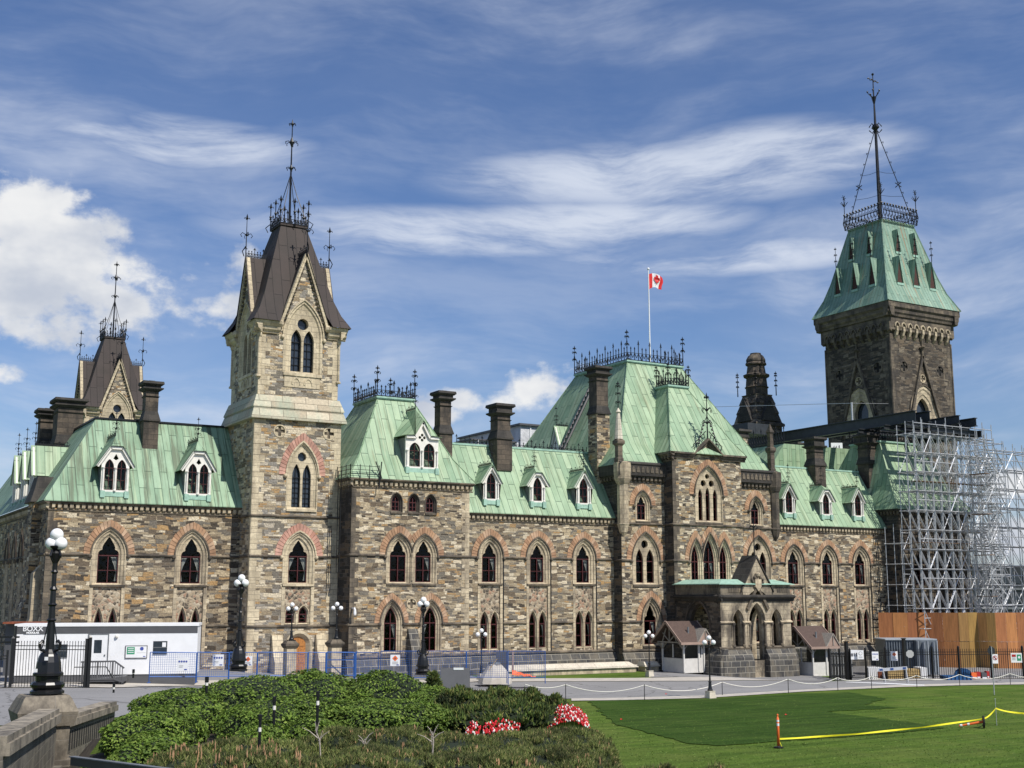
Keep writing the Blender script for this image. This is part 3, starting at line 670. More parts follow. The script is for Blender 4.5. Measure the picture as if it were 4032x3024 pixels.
# ---------------------------------------------------------------- dormers
def dormer(F, c, z0, ze, za, w, k, zr, parent, style='gable', lights=1, cop='copper'):
    """F: wall frame at the dormer's front, k: roof run per rise, zr: height at which the roof meets the front plane"""
    hw = w/2; ov = .32
    def bk(z): return max(.05, (z-zr)*k)
    if style == 'gable': out = [(c-hw, z0), (c-hw, ze), (c-hw-ov*.6, ze-.35), (c, za), (c+hw+ov*.6, ze-.35), (c+hw, ze), (c+hw, z0)]
    elif style == 'clip': out = [(c-hw, z0), (c-hw, ze-.1), (c-hw-ov, ze-.25), (c-hw*.42, za), (c+hw*.42, za), (c+hw+ov, ze-.25), (c+hw, ze-.1), (c+hw, z0)]
    else: out = [(c-hw, z0), (c-hw, ze), (c-hw*.45, ze), (c, za), (c+hw*.45, ze), (c+hw, ze), (c+hw, z0)]
    hs = []; zw = z0+.35
    if lights == 1: L_ = [(c, hw*.56)]
    else: L_ = [(c-hw*.44, hw*.33), (c+hw*.44, hw*.33)]
    zs = ze-.35 if style != 'wide' else ze-1.1
    zt = zs+(.62 if lights == 2 else .85)
    for lc, lh in L_: hs.append([(lc-lh, zw)]+arcpts(lc, lh, zs, zt)+[(lc+lh, zw)])
    if style == 'wide':
        hs += [circ(c+dx, ze-.05+dz, .13, 8) for dx, dz in ((0, .2), (0, -.2), (.2, 0), (-.2, 0))]
    if style == 'clip' and lights == 2: hs.append([(c-.2, zt+.05), (c, zt+.4), (c+.2, zt+.05), (c, zt-.08)])
    m = MB(); plate(m, F, out, hs, 0, .14)
    # bargeboard
    top = [p for p in out if p[1] > ze-.4 or p[0] in (c,)]
    d = m.build('dormer', 'white_wood', parent)
    m = MB()
    pk = [p for p in out[1:-1] if True]
    if style == 'gable': pk = [out[2], out[3], out[4]]
    elif style == 'clip': pk = [out[2], out[3], out[4], out[5]]
    else: pk = out[1:-1]
    for i in range(len(pk)-1):
        m.bar(F.P(pk[i][0], pk[i][1]-.06, -.12), F.P(pk[i+1][0], pk[i+1][1]-.06, -.12), .2, .12, up=F.w)
    m.build('bargeboard', 'white_wood', d)
    # roof
    m = MB(); wf = -.3
    if style == 'gable': q = [(out[2][0]-.08, out[2][1]-.06), (c, za+.12), (out[4][0]+.08, out[4][1]-.06)]
    elif style == 'clip': q = [(out[2][0]-.06, out[2][1]-.03), (c-hw*.42, za+.08), (c+hw*.42, za+.08), (out[5][0]+.06, out[5][1]-.03)]
    else: q = [(c-hw-.25, ze+.05), (c-hw*.5, ze+.12), (c, za+.12), (c+hw*.5, ze+.12), (c+hw+.25, ze+.05)]
    if style == 'gable':
        for i in range(2):
            a, b_ = q[i], q[i+1]; m.face([F.P(*a, wf), F.P(*b_, wf), F.P(b_[0], b_[1], bk(b_[1])+.1), F.P(a[0], a[1], bk(a[1])+.1)])
            m.face([F.P(a[0], a[1]-.05, wf), F.P(b_[0], b_[1]-.05, wf), F.P(*b_, wf), F.P(*a, wf)])
        rz = za+.12
    elif style == 'clip':
        rz = za+.55+.35*(w > 1.8); rw = .55
        a, b_, c_, d_ = q
        m.face([F.P(*b_, wf), F.P(*c_, wf), F.P(c, rz, rw)])
        m.face([F.P(*a, wf), F.P(*b_, wf), F.P(c, rz, rw), F.P(c, rz, bk(rz)+.1), F.P(a[0], a[1], bk(a[1])+.1)])
        m.face([F.P(*d_, wf), F.P(d_[0], d_[1], bk(d_[1])+.1), F.P(c, rz, bk(rz)+.1), F.P(c, rz, rw), F.P(*c_, wf)])
    else:
        rz = za+1.2; rw = 1.3
        a, b_, p_, c_, d_ = q
        m.face([F.P(*a, wf), F.P(*b_, wf), F.P(b_[0], b_[1], wf+.2), F.P(c, rz, rw), F.P(c, rz, bk(rz)+.1), F.P(a[0], a[1], bk(a[1])+.1)])
        m.face([F.P(*d_, wf), F.P(d_[0], d_[1], bk(d_[1])+.1), F.P(c, rz, bk(rz)+.1), F.P(c, rz, rw), F.P(c_[0], c_[1], wf+.2), F.P(*c_, wf)])
        m.face([F.P(*b_, wf), F.P(*p_, wf), F.P(c, rz, rw)]); m.face([F.P(*p_, wf), F.P(*c_, wf), F.P(c, rz, rw)])
    m.build('roof', cop, d)
    # cheeks
    m = MB()
    for s_ in (-1, 1):
        u = c+s_*(hw-.05); zt_ = ze-.1
        m.face([F.P(u, z0, .1), F.P(u, zt_, .1), F.P(u, zt_, bk(zt_)+.1), F.P(u, z0, bk(z0)+.1)])
    m.build('cheek', 'lead', d)
    m = MB()
    for s_ in (-1, 1):
        fbox(m, F, *((c-hw-.02, c-hw+.3) if s_ < 0 else (c+hw-.3, c+hw+.02)), z0-.22, z0+.28, -.16, .2)
    fbox(m, F, c-hw+.3, c+hw-.3, z0-.12, z0+.22, -.02, .18); m.build('apron', 'mint', d)
    m = MB()
    cols = [c-hw+.13, c+hw-.13]+([c] if lights == 2 else [])
    for u in cols:
        q_ = F.P(u, z0+.28, -.07); hh = zs-z0-.28; m.lathe([(.10, 0), (.10, .08), (.065, .14), (.06, hh-.16), (.11, hh-.05), (.12, hh)], q_.x, q_.y, q_.z, 8)
    m.build('column', 'white_wood', d)
    m = MB(); fr_ = MB()
    for lc, lh in L_:
        I = [(lc-lh, zw)]+arcpts(lc, lh, zs, zt)+[(lc+lh, zw)]
        m.face([F.P(u, v, .16) for u, v in I])
        J = [(lc-lh+.05, zw+.05)]+arcpts(lc, lh-.05, zs, zt-.07)+[(lc+lh-.05, zw+.05)]
        ring(fr_, F, I, .10, J, .10); ring(fr_, F, J, .10, J, .16)
        fbox(fr_, F, lc-.02, lc+.02, zw, zt-.1, .11, .15); 
        for f in (.45, .98): zz = zw+(zs-zw)*f; fbox(fr_, F, lc-lh, lc+lh, zz-.02, zz+.02, .11, .15)
    m.build('pane', 'glass', d); fr_.build('frame', 'red_frame', d)
    m = MB(); ax = F.P(c, rz, 0 if style == 'gable' else .5); e = F.P(c, rz, bk(rz))
    st_ = F.P(c, rz, .0 if style == 'gable' else (.55 if style == 'clip' else 1.3))
    if bk(rz) > 1.: cresting(m, st_, e, .28, .2, 3, .014)
    fz = (za+.12 if style == 'gable' else rz); finial(m, st_.x, st_.y, fz, 1.9 if style != 'wide' else 2.2, .032, (.5, .3), .5)
    m.build('finial', 'iron', d)
    return d
# ================================================================ THE BUILDING
B = thing('stone_building', 'long Gothic stone building with green copper roofs, brick window arches and a slim stone tower', 'building', (60, 88, 0))
def section(F, u0, u1, z0, z1, holes, mat='wall_stone'): return wall(F, rect(u0, u1, z0, z1), holes, mat, B)
def plinth(F, u0, u1, zb, zt=1.55, parent=None, cap=True):
    m = MB(); fprism_h(m, F, u0, u1, [(-.02, zt), (-.30, zt-.62), (-.34, zt-.66), (-.36, zt-1.05), (-.42, zt-1.1), (-.42, zb), (.02, zb), (.02, zt)])
    o = m.build('plinth', 'plinth_stone', parent or B)
    if cap: m = MB(); fprism_h(m, F, u0-.01, u1+.01, [(-.14, zt), (-.14, zt+.08), (-.04, zt+.18), (.02, zt+.18), (.02, zt-.02)]); m.build('moulding', 'trim_dark', o)
def qw(p, mat): m = MB(); m.face(p); return m.build('wall', mat, B)
# --- left wing
F = front(92.3); hs = []; gp = []
for c, cu in ((20.4, 1), (26.45, 2)):
    O = gothic(F, c, .74, 7.13, 9.13, 10.5, .52, .47, B, curtain=cu); hs.append(tall_hole(O, 1.2)); gp.append((O[0][0]-.05, O[-1][0]+.05))
    bay_panel(F, c, .74+.52, 6.86, 1.2, 2.4, 4.2, 5.15, B, .5, .22, lst=.17)
section(F, 16.0, 30.3, -.5, 12.88, hs, 'wall_stone_west')
string(F, 16.0, 30.2, 9.1, parent=B, gaps=gp); string(F, 16.0, 30.2, 3.95, parent=B, gaps=gp)
cornice(F, 15.7, 30.2, 12.25, B)
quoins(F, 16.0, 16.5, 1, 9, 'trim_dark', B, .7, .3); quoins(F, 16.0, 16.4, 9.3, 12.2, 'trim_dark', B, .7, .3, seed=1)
FL = left(16.0); hs = []
for yy in (99.2, 102.6, 106.0, 109.5):
    O = gothic(FL, -yy, .45, 4.2, 9.0, 10.3, .35, .35, B, hood='trim_dark', cusped=False, nv=8); hs.append(O)
wall(FL, rect(-125, -92.3, -.5, 12.88), hs, 'wall_stone_west', B)
string(FL, -125, -92.3, 9.1, parent=B); cornice(FL, -125, -91.95, 12.25, B, .6)
m = MB(); fprism_h(m, FL, -97.6, -95.2, [(-.9, 0), (-.9, 5.2), (-.6, 6.0), (-.6, 11.5), (-.5, 13.0), (.6, 13.0), (.6, 0)]); bt_ = m.build('buttress', 'wall_stone_west', B)
m = MB(); m.hexa([(15.2, 95.0), (17.2, 95.0), (17.2, 97.8), (15.2, 97.8)], 13.0, [(15.5, 95.3), (17.0, 95.3), (17.0, 97.5), (15.5, 97.5)], 14.0); m.hexa([(15.5, 95.3), (17.0, 95.3), (17.0, 97.5), (15.5, 97.5)], 14.0, [(15.7, 95.5), (16.8, 95.5), (16.8, 97.3), (15.7, 97.3)], 14.9); m.build('cap', 'soot', bt_)
m = MB(); fprism_h(m, FL, -94.6, -93.6, [(-1.1, 0), (-1.1, 3.2), (-.55, 4.6), (-.5, 7.8), (0, 8.4), (0.05, 0)]); m.build('buttress', 'trim', B)
# roof of the left wing (truncated hip)
ze = 12.95; zt = 19.6; Yt = 96.3; xl = 19.75
m = MB(); m.face([(15.6, 91.9, ze), (30.1, 91.9, ze), (30.1, Yt, zt), (xl, Yt, zt)]); m.face([(15.6, 130, ze), (15.6, 91.9, ze), (xl, Yt, zt), (xl, 130, zt)]); m.face([(xl, Yt, zt), (30.1, Yt, zt), (30.1, 130, zt), (xl, 130, zt)])
m.face([(30.1, 130, zt), (30.1, Yt, zt), (30.1, Yt, ze), (30.1, 130, ze)]); m.face([(15.6, 91.9, ze-.06), (30.1, 91.9, ze-.06), (30.1, 91.9, ze), (15.6, 91.9, ze)]); rf = m.build('roof', 'copper_stained', B)
m = MB(); m.box(xl-.1, 30.1, Yt-.12, Yt+.08, zt-.02, zt+.12); m.box(xl-.12, xl+.08, Yt+.08, 118, zt-.02, zt+.12); m.build('ridge_cap', 'iron', rf)
k = (Yt-91.9)/(zt-ze)
for px, cc in ((453, 0), (780, 0)):
    x = onY(px, 1850, 92.2)[0]+.02; dormer(front(92.15), x, 13.5, 15.85, 17.0, 2.0, k, 13.3, B, 'clip', 2, 'copper_stained')
for yy in (100.2, 104.2, 108.2): dormer(left(16.1), -yy, 13.5, 15.7, 17.6, 1.7, (xl-15.6)/(zt-ze), 13.6, B, 'gable', 1)
m = MB(); m.face([(15.2, 99, 17.6), (15.2, 101.5, 17.6), (18.6, 101.5, 17.6), (18.6, 99, 17.6)]); 
chim(566, 627, 94.9, 1500, 1537, 1655, 1782, B)
chim(216, 328, 104, 1565, 1600, 1745, 1790, B, 'chimney_stone', 1.05); chim(154, 222, 108, 1608, 1640, 1760, 1790, B, 'chimney_stone', 1.1)
# --- slim tower (also used again far behind the left wing)
def tower(cx, cy, parent, full=True):
    h = 3.55; tf = front(cy-h); x0, x1 = cx-h, cx+h
    if full:
        hs = []; gp = []
        O = gothic(tf, cx+.35, .74, 7.2, 9.2, 10.45, .56, .52, parent, trim='trim_clean', brickm='voussoir_pink', curtain=2, hood='trim_clean'); 
        hb = tall_hole(O, 4.0); hs.append(hb); gp.append((O[0][0]-.05, O[-1][0]+.05))
        bay_panel(tf, cx+.35, .74+.56, 6.9, 4.0, 4.22, 4.85, 5.35, parent, .52, .3, 'trim_clean', 'glass', .17)
        # doorway
        O = outline(cx+.55, .62, 0.45, 2.55, 3.15, .45, 0); m = MB(); Ii = outline(cx+.55, .62, .45, 2.55, 3.15, 0, 0); A = outline(cx+.55, .62, .45, 2.55, 3.15, .25, 0); ring(m, tf, O, -.05, A, -.05); ring(m, tf, O, .02, O, -.05); ring(m, tf, A, -.05, Ii, .25); dw = m.build('door', 'trim_clean', parent)
        m = MB(); fprism(m, tf, Ii, .24, .3); leafd = m.build('door_leaf', 'oak', dw)
        m = MB()
        for i in range(4):
            for s_ in (-1, 1): fbox(m, tf, cx+.55+s_*.29-.2, cx+.55+s_*.29+.2, .6+i*.62, 1.08+i*.62, .21, .25)
        m.build('door_panel', 'oak', dw); hs.append(O)
        for s_, e in ((-1, 0), (1, 0)):
            u = cx+.5+s_*1.75; m = MB(); fprism_h(m, tf, u-.42, u+.42, [(-1.0, -.5), (-1.0, 1.3), (-.55, 2.0), (-.2, 3.3), (.02, 3.3), (.02, -.5)]); m.build('buttress', 'trim_clean', parent)
        # upper two-light window
        O = traceried(tf, cx+.42, .98, 12.9, 15.4, 17.6, [(-.43, .34, 15.25, 16.3), (.43, .34, 15.25, 16.3)], [(0, 16.85, .36)], .30, .50, parent, 'trim_clean', 'voussoir_pink', 'trim_clean', bars=5, glass='tower_glass', nv=13)
        hs.append(O)
        hs.append(disc(tf, cx-1.5, 18.75, .52, parent, light='trim_clean')); hs.append(disc(tf, cx+2.55, 18.8, .52, parent, light='trim_clean'))
        wall(tf, rect(x0, x1, -.5, 19.7), hs, 'tower_stone', parent)
        string(tf, x0-.05, x1+.05, 9.12, 'trim_dark', parent=parent, gaps=gp); string(tf, x0-.05, x1+.05, 12.15, 'trim_dark', parent=parent); string(tf, x0-.05, x1+.05, 3.9, 'trim_dark', parent=parent)
        quoins(tf, x0, x0+.55, .6, 19.6, 'trim_clean', parent, .75, .35); quoins(tf, x1-.55, x1, .6, 19.6, 'trim_clean', parent, .75, .35, side=-1)
        lf = left(x0); string(lf, -cy-h, -cy+h+.05, 9.12, parent=parent); string(lf, -cy-h, -cy+h+.05, 12.15, parent=parent); string(lf, -cy-h, -cy+h+.05, 3.9, parent=parent)
        quoins(lf, -(cy-h)-.3, -(cy-h), .6, 19.6, 'trim_clean', parent, .75, .12, side=-1)
        m = MB(); m.box(x0, x1, cy+h-.4, cy+h, -.5, 19.7); m.face([(x0, cy+h, -.5), (x0, cy-h, -.5), (x0, cy-h, 19.7), (x0, cy+h, 19.7)]); m.face([(x1, cy-h, -.5), (x1, cy+h, -.5), (x1, cy+h, 19.7), (x1, cy-h, 19.7)]); m.build('wall', 'tower_stone', parent)
    else:
        m = MB(); m.box(x0, x1, cy-h, cy+h, 0, 19.7); m.build('wall', 'tower_stone', parent)
    def sq(r, zz): return [(cx-r, cy-r, zz), (cx+r, cy-r, zz), (cx+r, cy+r, zz), (cx-r, cy+r, zz)]
    m = MB()
    lv = [(3.9, 19.62), (3.9, 19.74), (3.66, 20.5), (3.73, 20.52), (3.73, 20.6), (3.42, 21.5), (3.25, 21.52), (3.25, 21.6)]
    for i in range(len(lv)-1):
        a = sq(*lv[i]); b_ = sq(*lv[i+1]); 
        for q in range(4): m.face([a[q], a[(q+1) % 4], b_[(q+1) % 4], b_[q]])
    m.face(sq(3.9, 19.62)[::-1]); m.build('weathering', 'weathering', parent)
    # belfry
    hb = 3.28; zt_ = 26.95
    faces = [front(cy-hb), left(cx-hb), back(cy+hb), right(cx+hb)]; cs = [cx, -cy, -cx, cy]
    for i, (Fk, c) in enumerate(zip(faces, cs)):
        hs = []
        if i < 2:
            O = traceried(Fk, c+(.28 if i == 0 else 0), 1.02, 23.55, 26.3, 28.55, [(-.52, .43, 26.0, 26.95), (.52, .43, 26.0, 26.95)], [(0, 27.42, .47)], .62, 0, parent, 'trim_clean', hood='trim_clean', depth=.55, bars=3, glass='tower_glass', sill=False)
            hs = [O]
            m = MB(); fbox(m, Fk, c-1.3, c+1.9, 23.2, 23.42, -.12, .1); fbox(m, Fk, c-1.2, c+1.75, 22.3, 23.2, -.05, .05)
            for dx in (-.5, .5):
                A = [(c+.28+dx-.38, 22.55)]+arcpts(c+.28+dx, .38, 22.6, 23.15)+[(c+.28+dx+.38, 22.55)]; B2 = [(c+.28+dx-.27, 22.5)]+arcpts(c+.28+dx, .27, 22.6, 23.0)+[(c+.28+dx+.27, 22.5)]; strip(m, Fk, A, B2, -.1, 0)
            m.build('apron', 'trim_clean', parent)
        gw = 1.9; cc = c+(.28 if i == 0 else 0)
        outer = [(c-hb, 21.45), (c-hb, zt_), (cc-gw, 27.5), (cc, 33.0), (cc+gw, 27.5), (c+hb, zt_), (c+hb, 21.45)]
        wall(Fk, outer, hs, 'tower_stone', parent, .3)
        # coping of the gable with dentils
        m = MB()
        for s_ in (-1, 1):
            m.bar(Fk.P(cc+s_*(gw+.05), 27.25, -.12), Fk.P(cc, 33.1, -.12), .24, .30, up=Fk.w)
            m.ball(*Fk.P(cc+s_*(gw+.1), 27.2, -.22), .3, 7, 5)
        m.build('gable_coping', 'trim_clean', parent)
        m = MB()
        for s_ in (-1, 1):
            for j in range(14):
                f = .1+j*.06; p = Fk.P(cc+s_*(gw-.2)*(1-f), 27.2+5.4*f, -.1); m.box(p.x-.07, p.x+.07, p.y-.07, p.y+.07, p.z-.11, p.z+.05)
        m.build('dentil', 'trim_dark', parent)
        for s_, (a, b_) in ((-1, (c-hb-.55, cc-gw-.1)), (1, (cc+gw+.1, c+hb+.55))):
            m = MB(); fprism_h(m, Fk, a, b_, [(.02, 26.35), (-.12, 26.4), (-.12, 26.5), (-.3, 26.65), (-.36, 26.9), (-.55, 27.1), (-.6, 27.32), (.02, 27.32)]); m.build('cornice', 'trim_clean', parent)
        quoins(Fk, c-hb, c-hb+.5, 21.55, 26.3, 'trim_clean', parent, .7, .4); quoins(Fk, c+hb-.5, c+hb, 21.55, 26.3, 'trim_clean', parent, .7, .4, side=-1)
        m = MB(); m.face([Fk.P(c-1.4, 23, .6), Fk.P(c+1.6, 23, .6), Fk.P(c+1.6, 29, .6), Fk.P(c-1.4, 29, .6)]); m.build('backing', 'room', parent)
    for sx in (-1, 1):
        for sy in (-1, 1):
            m = MB(); m.lathe([(.22, 0), (.22, .12), (.12, .2), (.12, 3.1), (.2, 3.25), (.2, 3.4), (.05, 3.7)], cx+sx*(hb+.02), cy+sy*(hb+.02), 22.9, 8); m.build('colonnette', 'trim_clean', parent)
    # steep brown roof with four gables
    m = MB(); lv = [(4.05, 27.3), (3.4, 28.4), (2.85, 29.8), (1.08, 36.0)]
    for k, (Fk, c) in enumerate(zip(faces, cs)):
        cc = (.28 if k == 0 else 0)
        def RP(u, r, z): return Fk.P(c+u, z, hb-r)
        for (r0, z0), (r1, z1) in ((lv[0], lv[1]), (lv[1], lv[2])):
            g0 = max(0, 2.1*(33-z0)/5.5); g1 = max(0, 2.1*(33-z1)/5.5)
            m.face([RP(-r0, r0, z0), RP(cc-g0, r0, z0), RP(cc-g1, r1, z1), RP(-r1, r1, z1)]); m.face([RP(cc+g0, r0, z0), RP(r0, r0, z0), RP(r1, r1, z1), RP(cc+g1, r1, z1)])
        m.face([RP(-lv[2][0], lv[2][0], lv[2][1]), RP(lv[2][0], lv[2][0], lv[2][1]), RP(lv[3][0], lv[3][0], lv[3][1]), RP(-lv[3][0], lv[3][0], lv[3][1])])
    m.face(sq(*lv[3]))
    m.hexa([p[:2] for p in sq(1.2, 0)], 35.95, [p[:2] for p in sq(1.2, 0)], 36.12)
    for i, (Fk, c) in enumerate(zip(faces, cs)):
        cc = c+(.28 if i == 0 else 0); zr = 33.2; w0 = -.36; wb = 2.6
        for s_ in (-1, 1):
            a, b_, c_, d_ = Fk.P(cc+s_*2.15, 27.1, w0), Fk.P(cc, zr, w0), Fk.P(cc, zr, wb), Fk.P(cc+s_*2.15, 27.1, wb-1.6)
            m.face([a, b_, c_, d_] if s_ < 0 else [d_, c_, b_, a])
    rf = m.build('roof', 'brown_roof', parent)
    m = MB()
    for i, (Fk, c) in enumerate(zip(faces, cs)):
        cc = c+(.28 if i == 0 else 0)
        a = Fk.P(cc, 33.2, -.3); b_ = Fk.P(cc, 33.2, 1.4); cresting(m, a, b_, .55, .26, 3, .02); finial(m, a.x, a.y, 33.2, 3.6, .05, (.5,), 1.0)
        for s_ in (-1, 1): m.tube([a+Vector((0, 0, .9)), a-Fk.w*.3+Vector((0, 0, .4)), a-Fk.w*.15], .04, 4)
    m.build('cresting', 'iron', rf)
    m = MB(); r = 1.2
    pts = [(cx-r, cy-r), (cx+r, cy-r), (cx+r, cy+r), (cx-r, cy+r)]
    for i in range(4):
        a, b_ = pts[i], pts[(i+1) % 4]; cresting(m, (*a, 36.1), (*b_, 36.1), .75, .3, 2, .025)
        for f in (0, .5):
            x = a[0]+(b_[0]-a[0])*f; y = a[1]+(b_[1]-a[1])*f; m.tube([(x, y, 36.0), (x, y, 38.1)], .04, 4); fleur(m, x, y, 37.9, .55); m.ball(x, y, 37.2, .12, 6, 4)
            m.tube([(x, y, 36.6), (x+(x-cx)*.25, y+(y-cy)*.25, 36.3), (x+(x-cx)*.12, y+(y-cy)*.12, 35.9)], .04, 4)
        m.tube([(a[0], a[1], 36.1), (cx+(a[0]-cx)*.35, cy+(a[1]-cy)*.35, 38.9), (cx, cy, 40.8)], .035, 4)
    m.tube([(cx, cy, 36), (cx, cy, 41), (cx, cy, 45.2)], [.11, .07, .035], 6)
    for zz, s_ in ((41.2, .55), (43.4, .75), (45.1, .4)):
        m.lathe([(.05, -.35*s_), (.2*s_, 0), (.26*s_, .25*s_), (.05, .8*s_), (.01, 1.3*s_)], cx, cy, zz, 6)
        for k in range(6):
            t = PI/3*k; dx, dy = math.cos(t)*s_, math.sin(t)*s_; m.tube([(cx, cy, zz-.1), (cx+dx*.4, cy+dy*.4, zz+.35*s_), (cx+dx*.72, cy+dy*.72, zz+.2*s_), (cx+dx*.7, cy+dy*.7, zz-.05*s_)], .035, 4)
    m.build('spire', 'iron', rf)
tower(33.65, 93.35, B)
T2 = thing('stone_tower', 'distant stone tower with steep brown roof rising behind the left wing chimneys', 'tower', (31.3, 146, 0))
tower(31.3, 146, T2, False)
# --- second pavilion
F = front(87.4); hs = []; gp = []; gp2 = []
mid = 42.4
for c, cl, cu in ((41.3, (0, mid), 0), (43.5, (mid, 99), 1)):
    O = gothic(F, c, .67, 7.28, 9.3, 10.5, .43, .5, B, clip=cl, curtain=cu); gp.append((O[0][0]-.05, O[-1][0]+.05)); hs.append(O)
hs = [merge(*hs)]
m = MB(); q = F.P(mid, 7.4, -.05); m.lathe([(.09, 0), (.07, .1), (.07, 1.8), (.14, 2.0), (.14, 2.1)], q.x, q.y, q.z, 8); m.build('colonnette', 'trim', B)
for c, cu in ((40.75, 1), (44.15, 3)):
    O = gothic(F, c, .52, 2.0, 4.15, 5.35, .40, .42, B, curtain=cu, cusped=False); hs.append(O); gp2.append((O[0][0]-.05, O[-1][0]+.05))
hs.append(disc(F, 42.45, 5.62, .45, B))
for c in (41.0, 42.5, 44.0): hs.append(gothic(F, c, .31, 12.8, 13.5, 14.0, .24, 0, B, trim='trim_dark', hood=None, cusped=False, nv=6, transom=True))
wall(F, rect(37.2, 47.5, -.5, 15.1), hs, 'wall_stone', B)
qw([(37.2, 97, -.5), (37.2, 87.4, -.5), (37.2, 87.4, 14.6), (37.2, 97, 14.6)], 'shaded_side_stone'); qw([(47.5, 87.4, -.5), (47.5, 97, -.5), (47.5, 97, 14.6), (47.5, 87.4, 14.6)], 'shaded_side_stone')
string(F, 37.1, 47.5, 9.25, parent=B, gaps=gp); string(F, 37.1, 47.5, 4.0, parent=B, gaps=gp2); string(left(37.2), -90.5, -87.3, 9.25, parent=B); string(left(37.2), -90.5, -87.3, 4.0, parent=B)
cornice(F, 36.9, 47.8, 14.5, B); cornice(left(37.2), -90.5, -87.05, 14.5, B)
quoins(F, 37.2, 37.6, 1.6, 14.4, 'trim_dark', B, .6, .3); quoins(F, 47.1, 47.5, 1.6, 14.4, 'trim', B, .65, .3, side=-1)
plinth(F, 37.0, 47.7, -.5)
m = MB(); fprism_h(m, F, 42.1, 42.9, [(-.9, -.5), (-.9, 2.0), (-.15, 3.7), (.02, 3.7), (.02, -.5)]); m.build('buttress', 'plinth_stone', B)
def hiproof(x0, x1, y0, y1, z0, tx0, tx1, ty0, ty1, zt, mat, flare=.28, parent=B, ff=.28):
    m = MB(); a = [(x0, y0, z0), (x1, y0, z0), (x1, y1, z0), (x0, y1, z0)]; t = [(tx0, ty0, zt), (tx1, ty0, zt), (tx1, ty1, zt), (tx0, ty1, zt)]
    zm = z0+(zt-z0)*ff; sg = [(1, 1), (-1, 1), (-1, -1), (1, -1)]
    b_ = [(a[i][0]+(t[i][0]-a[i][0])*ff+sg[i][0]*flare, a[i][1]+(t[i][1]-a[i][1])*ff+sg[i][1]*flare, zm) for i in range(4)]
    for i in range(4):
        j = (i+1) % 4; m.face([a[i], a[j], b_[j], b_[i]]); m.face([b_[i], b_[j], t[j], t[i]])
    m.face(t); m.face(a[::-1]); m.face([(x0, y0, z0-.07), (x1, y0, z0-.07), (x1, y0, z0), (x0, y0, z0)])
    r = m.build('roof', mat, parent)
    m = MB()
    for i in range(4): m.bar(b_[i], t[i], .09)
    for i in range(4): m.bar(a[i], b_[i], .09)
    m.build('hip_roll', mat, r)
    m = MB(); m.box(tx0-.12, tx1+.12, ty0-.12, ty1+.12, zt-.02, zt+.06); m.box(tx0-.18, tx1+.18, ty0-.18, ty1+.18, zt+.06, zt+.2); m.build('deck', 'mint', r)
    return r
def crown(r, x0, x1, y0, y1, z, h=.8, sp=.36, fin=2.2, every=4):
    m = MB(); p = [(x0, y0), (x1, y0), (x1, y1), (x0, y1)]
    for i in range(4): cresting(m, (*p[i], z), (*p[(i+1) % 4], z), h, sp, every, .028)
    m.build('cresting', 'iron', r); m = MB()
    for x, y in p: finial(m, x, y, z, fin, .055, (.5, .75), .55)
    m.build('finial', 'iron', r)
rf = hiproof(36.8, 47.9, 87.05, 99, 15.2, 40.85, 44.05, 91.0, 95.6, 22.15, 'copper'); crown(rf, 40.75, 44.15, 90.9, 95.7, 22.35, .95, .38, 2.6)
dormer(front(87.55), 43.25, 16.0, 18.75, 19.95, 2.9, .56, 15.9, B, 'wide', 2)
m = MB()
for (a, b_) in (((36.9, 87.0), (39.3, 87.0)), ((36.9, 87.0), (36.9, 89.6))):
    for zz in (15.5, 15.8, 16.1): m.bar((*a, zz), (*b_, zz), .035)
    for i in range(4): x = a[0]+(b_[0]-a[0])*i/3; y = a[1]+(b_[1]-a[1])*i/3; m.bar((x, y, 15.1), (x, y, 16.2), .05)
m.bar((39.3, 87, 14.4), (39.5, 87, 16.5), .07); m.bar((39.0, 87, 16.5), (39.5, 87, 15.2), .07); ra = m.build('roof_railing', 'iron', B)
m = MB()
for i in range(12): m.bar((36.7, 88.9, 8+i*.6), (36.7, 88.3, 8+i*.6), .03)
for y in (88.9, 88.3): m.bar((36.7, y, 8), (36.7, y, 15.8), .05)
m.build('roof_ladder', 'iron', B)
# --- middle wing and right wing
def wing(u0, u1, cs, Y, cur, seed, pl=True):
    F = front(Y); hs = []; gp = []
    for c, cu in zip(cs, cur):
        O = gothic(F, c, .64, 7.33, 9.33, 10.45, .52, .48, B, curtain=cu); hs.append(tall_hole(O, 1.72)); gp.append((O[0][0]-.02, O[-1][0]+.02))
        bay_panel(F, c, 1.16, 7.05, 1.72, 2.03, 3.95, 4.8, B, .48, .27, lst=.17)
        m = MB(); fbox(m, F, c+1.17, c+1.26, 1.72, 9.25, -.06, .02); m.build('downpipe', 'iron', B)
    wall(F, rect(u0, u1, -.8, 12.88), hs, 'wall_stone', B)
    string(F, u0, u1, 9.28, parent=B, gaps=gp); string(F, u0, u1, 3.98, parent=B, gaps=gp); cornice(F, u0, u1, 12.25, B)
    if pl: plinth(F, u0, u1, -.8)
def slope_roof(x0, x1, ye, yr, ze, zr, mat='copper'):
    m = MB(); m.face([(x0, ye, ze), (x1, ye, ze), (x1, yr, zr), (x0, yr, zr)]); m.face([(x0, yr, zr), (x1, yr, zr), (x1, yr+6, zr-.4), (x0, yr+6, zr-.4)]); m.face([(x0, ye, ze-.07), (x1, ye, ze-.07), (x1, ye, ze), (x0, ye, ze)])
    m.face([(x0, yr+6, zr-.4), (x1, yr+6, zr-.4), (x1, yr+6, 12), (x0, yr+6, 12)])
    r = m.build('roof', mat, B); m = MB(); m.box(x0, x1, yr-.1, yr+.1, zr-.06, zr+.1); m.build('ridge_cap', 'mint', r); return r
wing(47.5, 62.2, (49.8, 54.4, 59.0), 88, (1, 1, 1), 0)
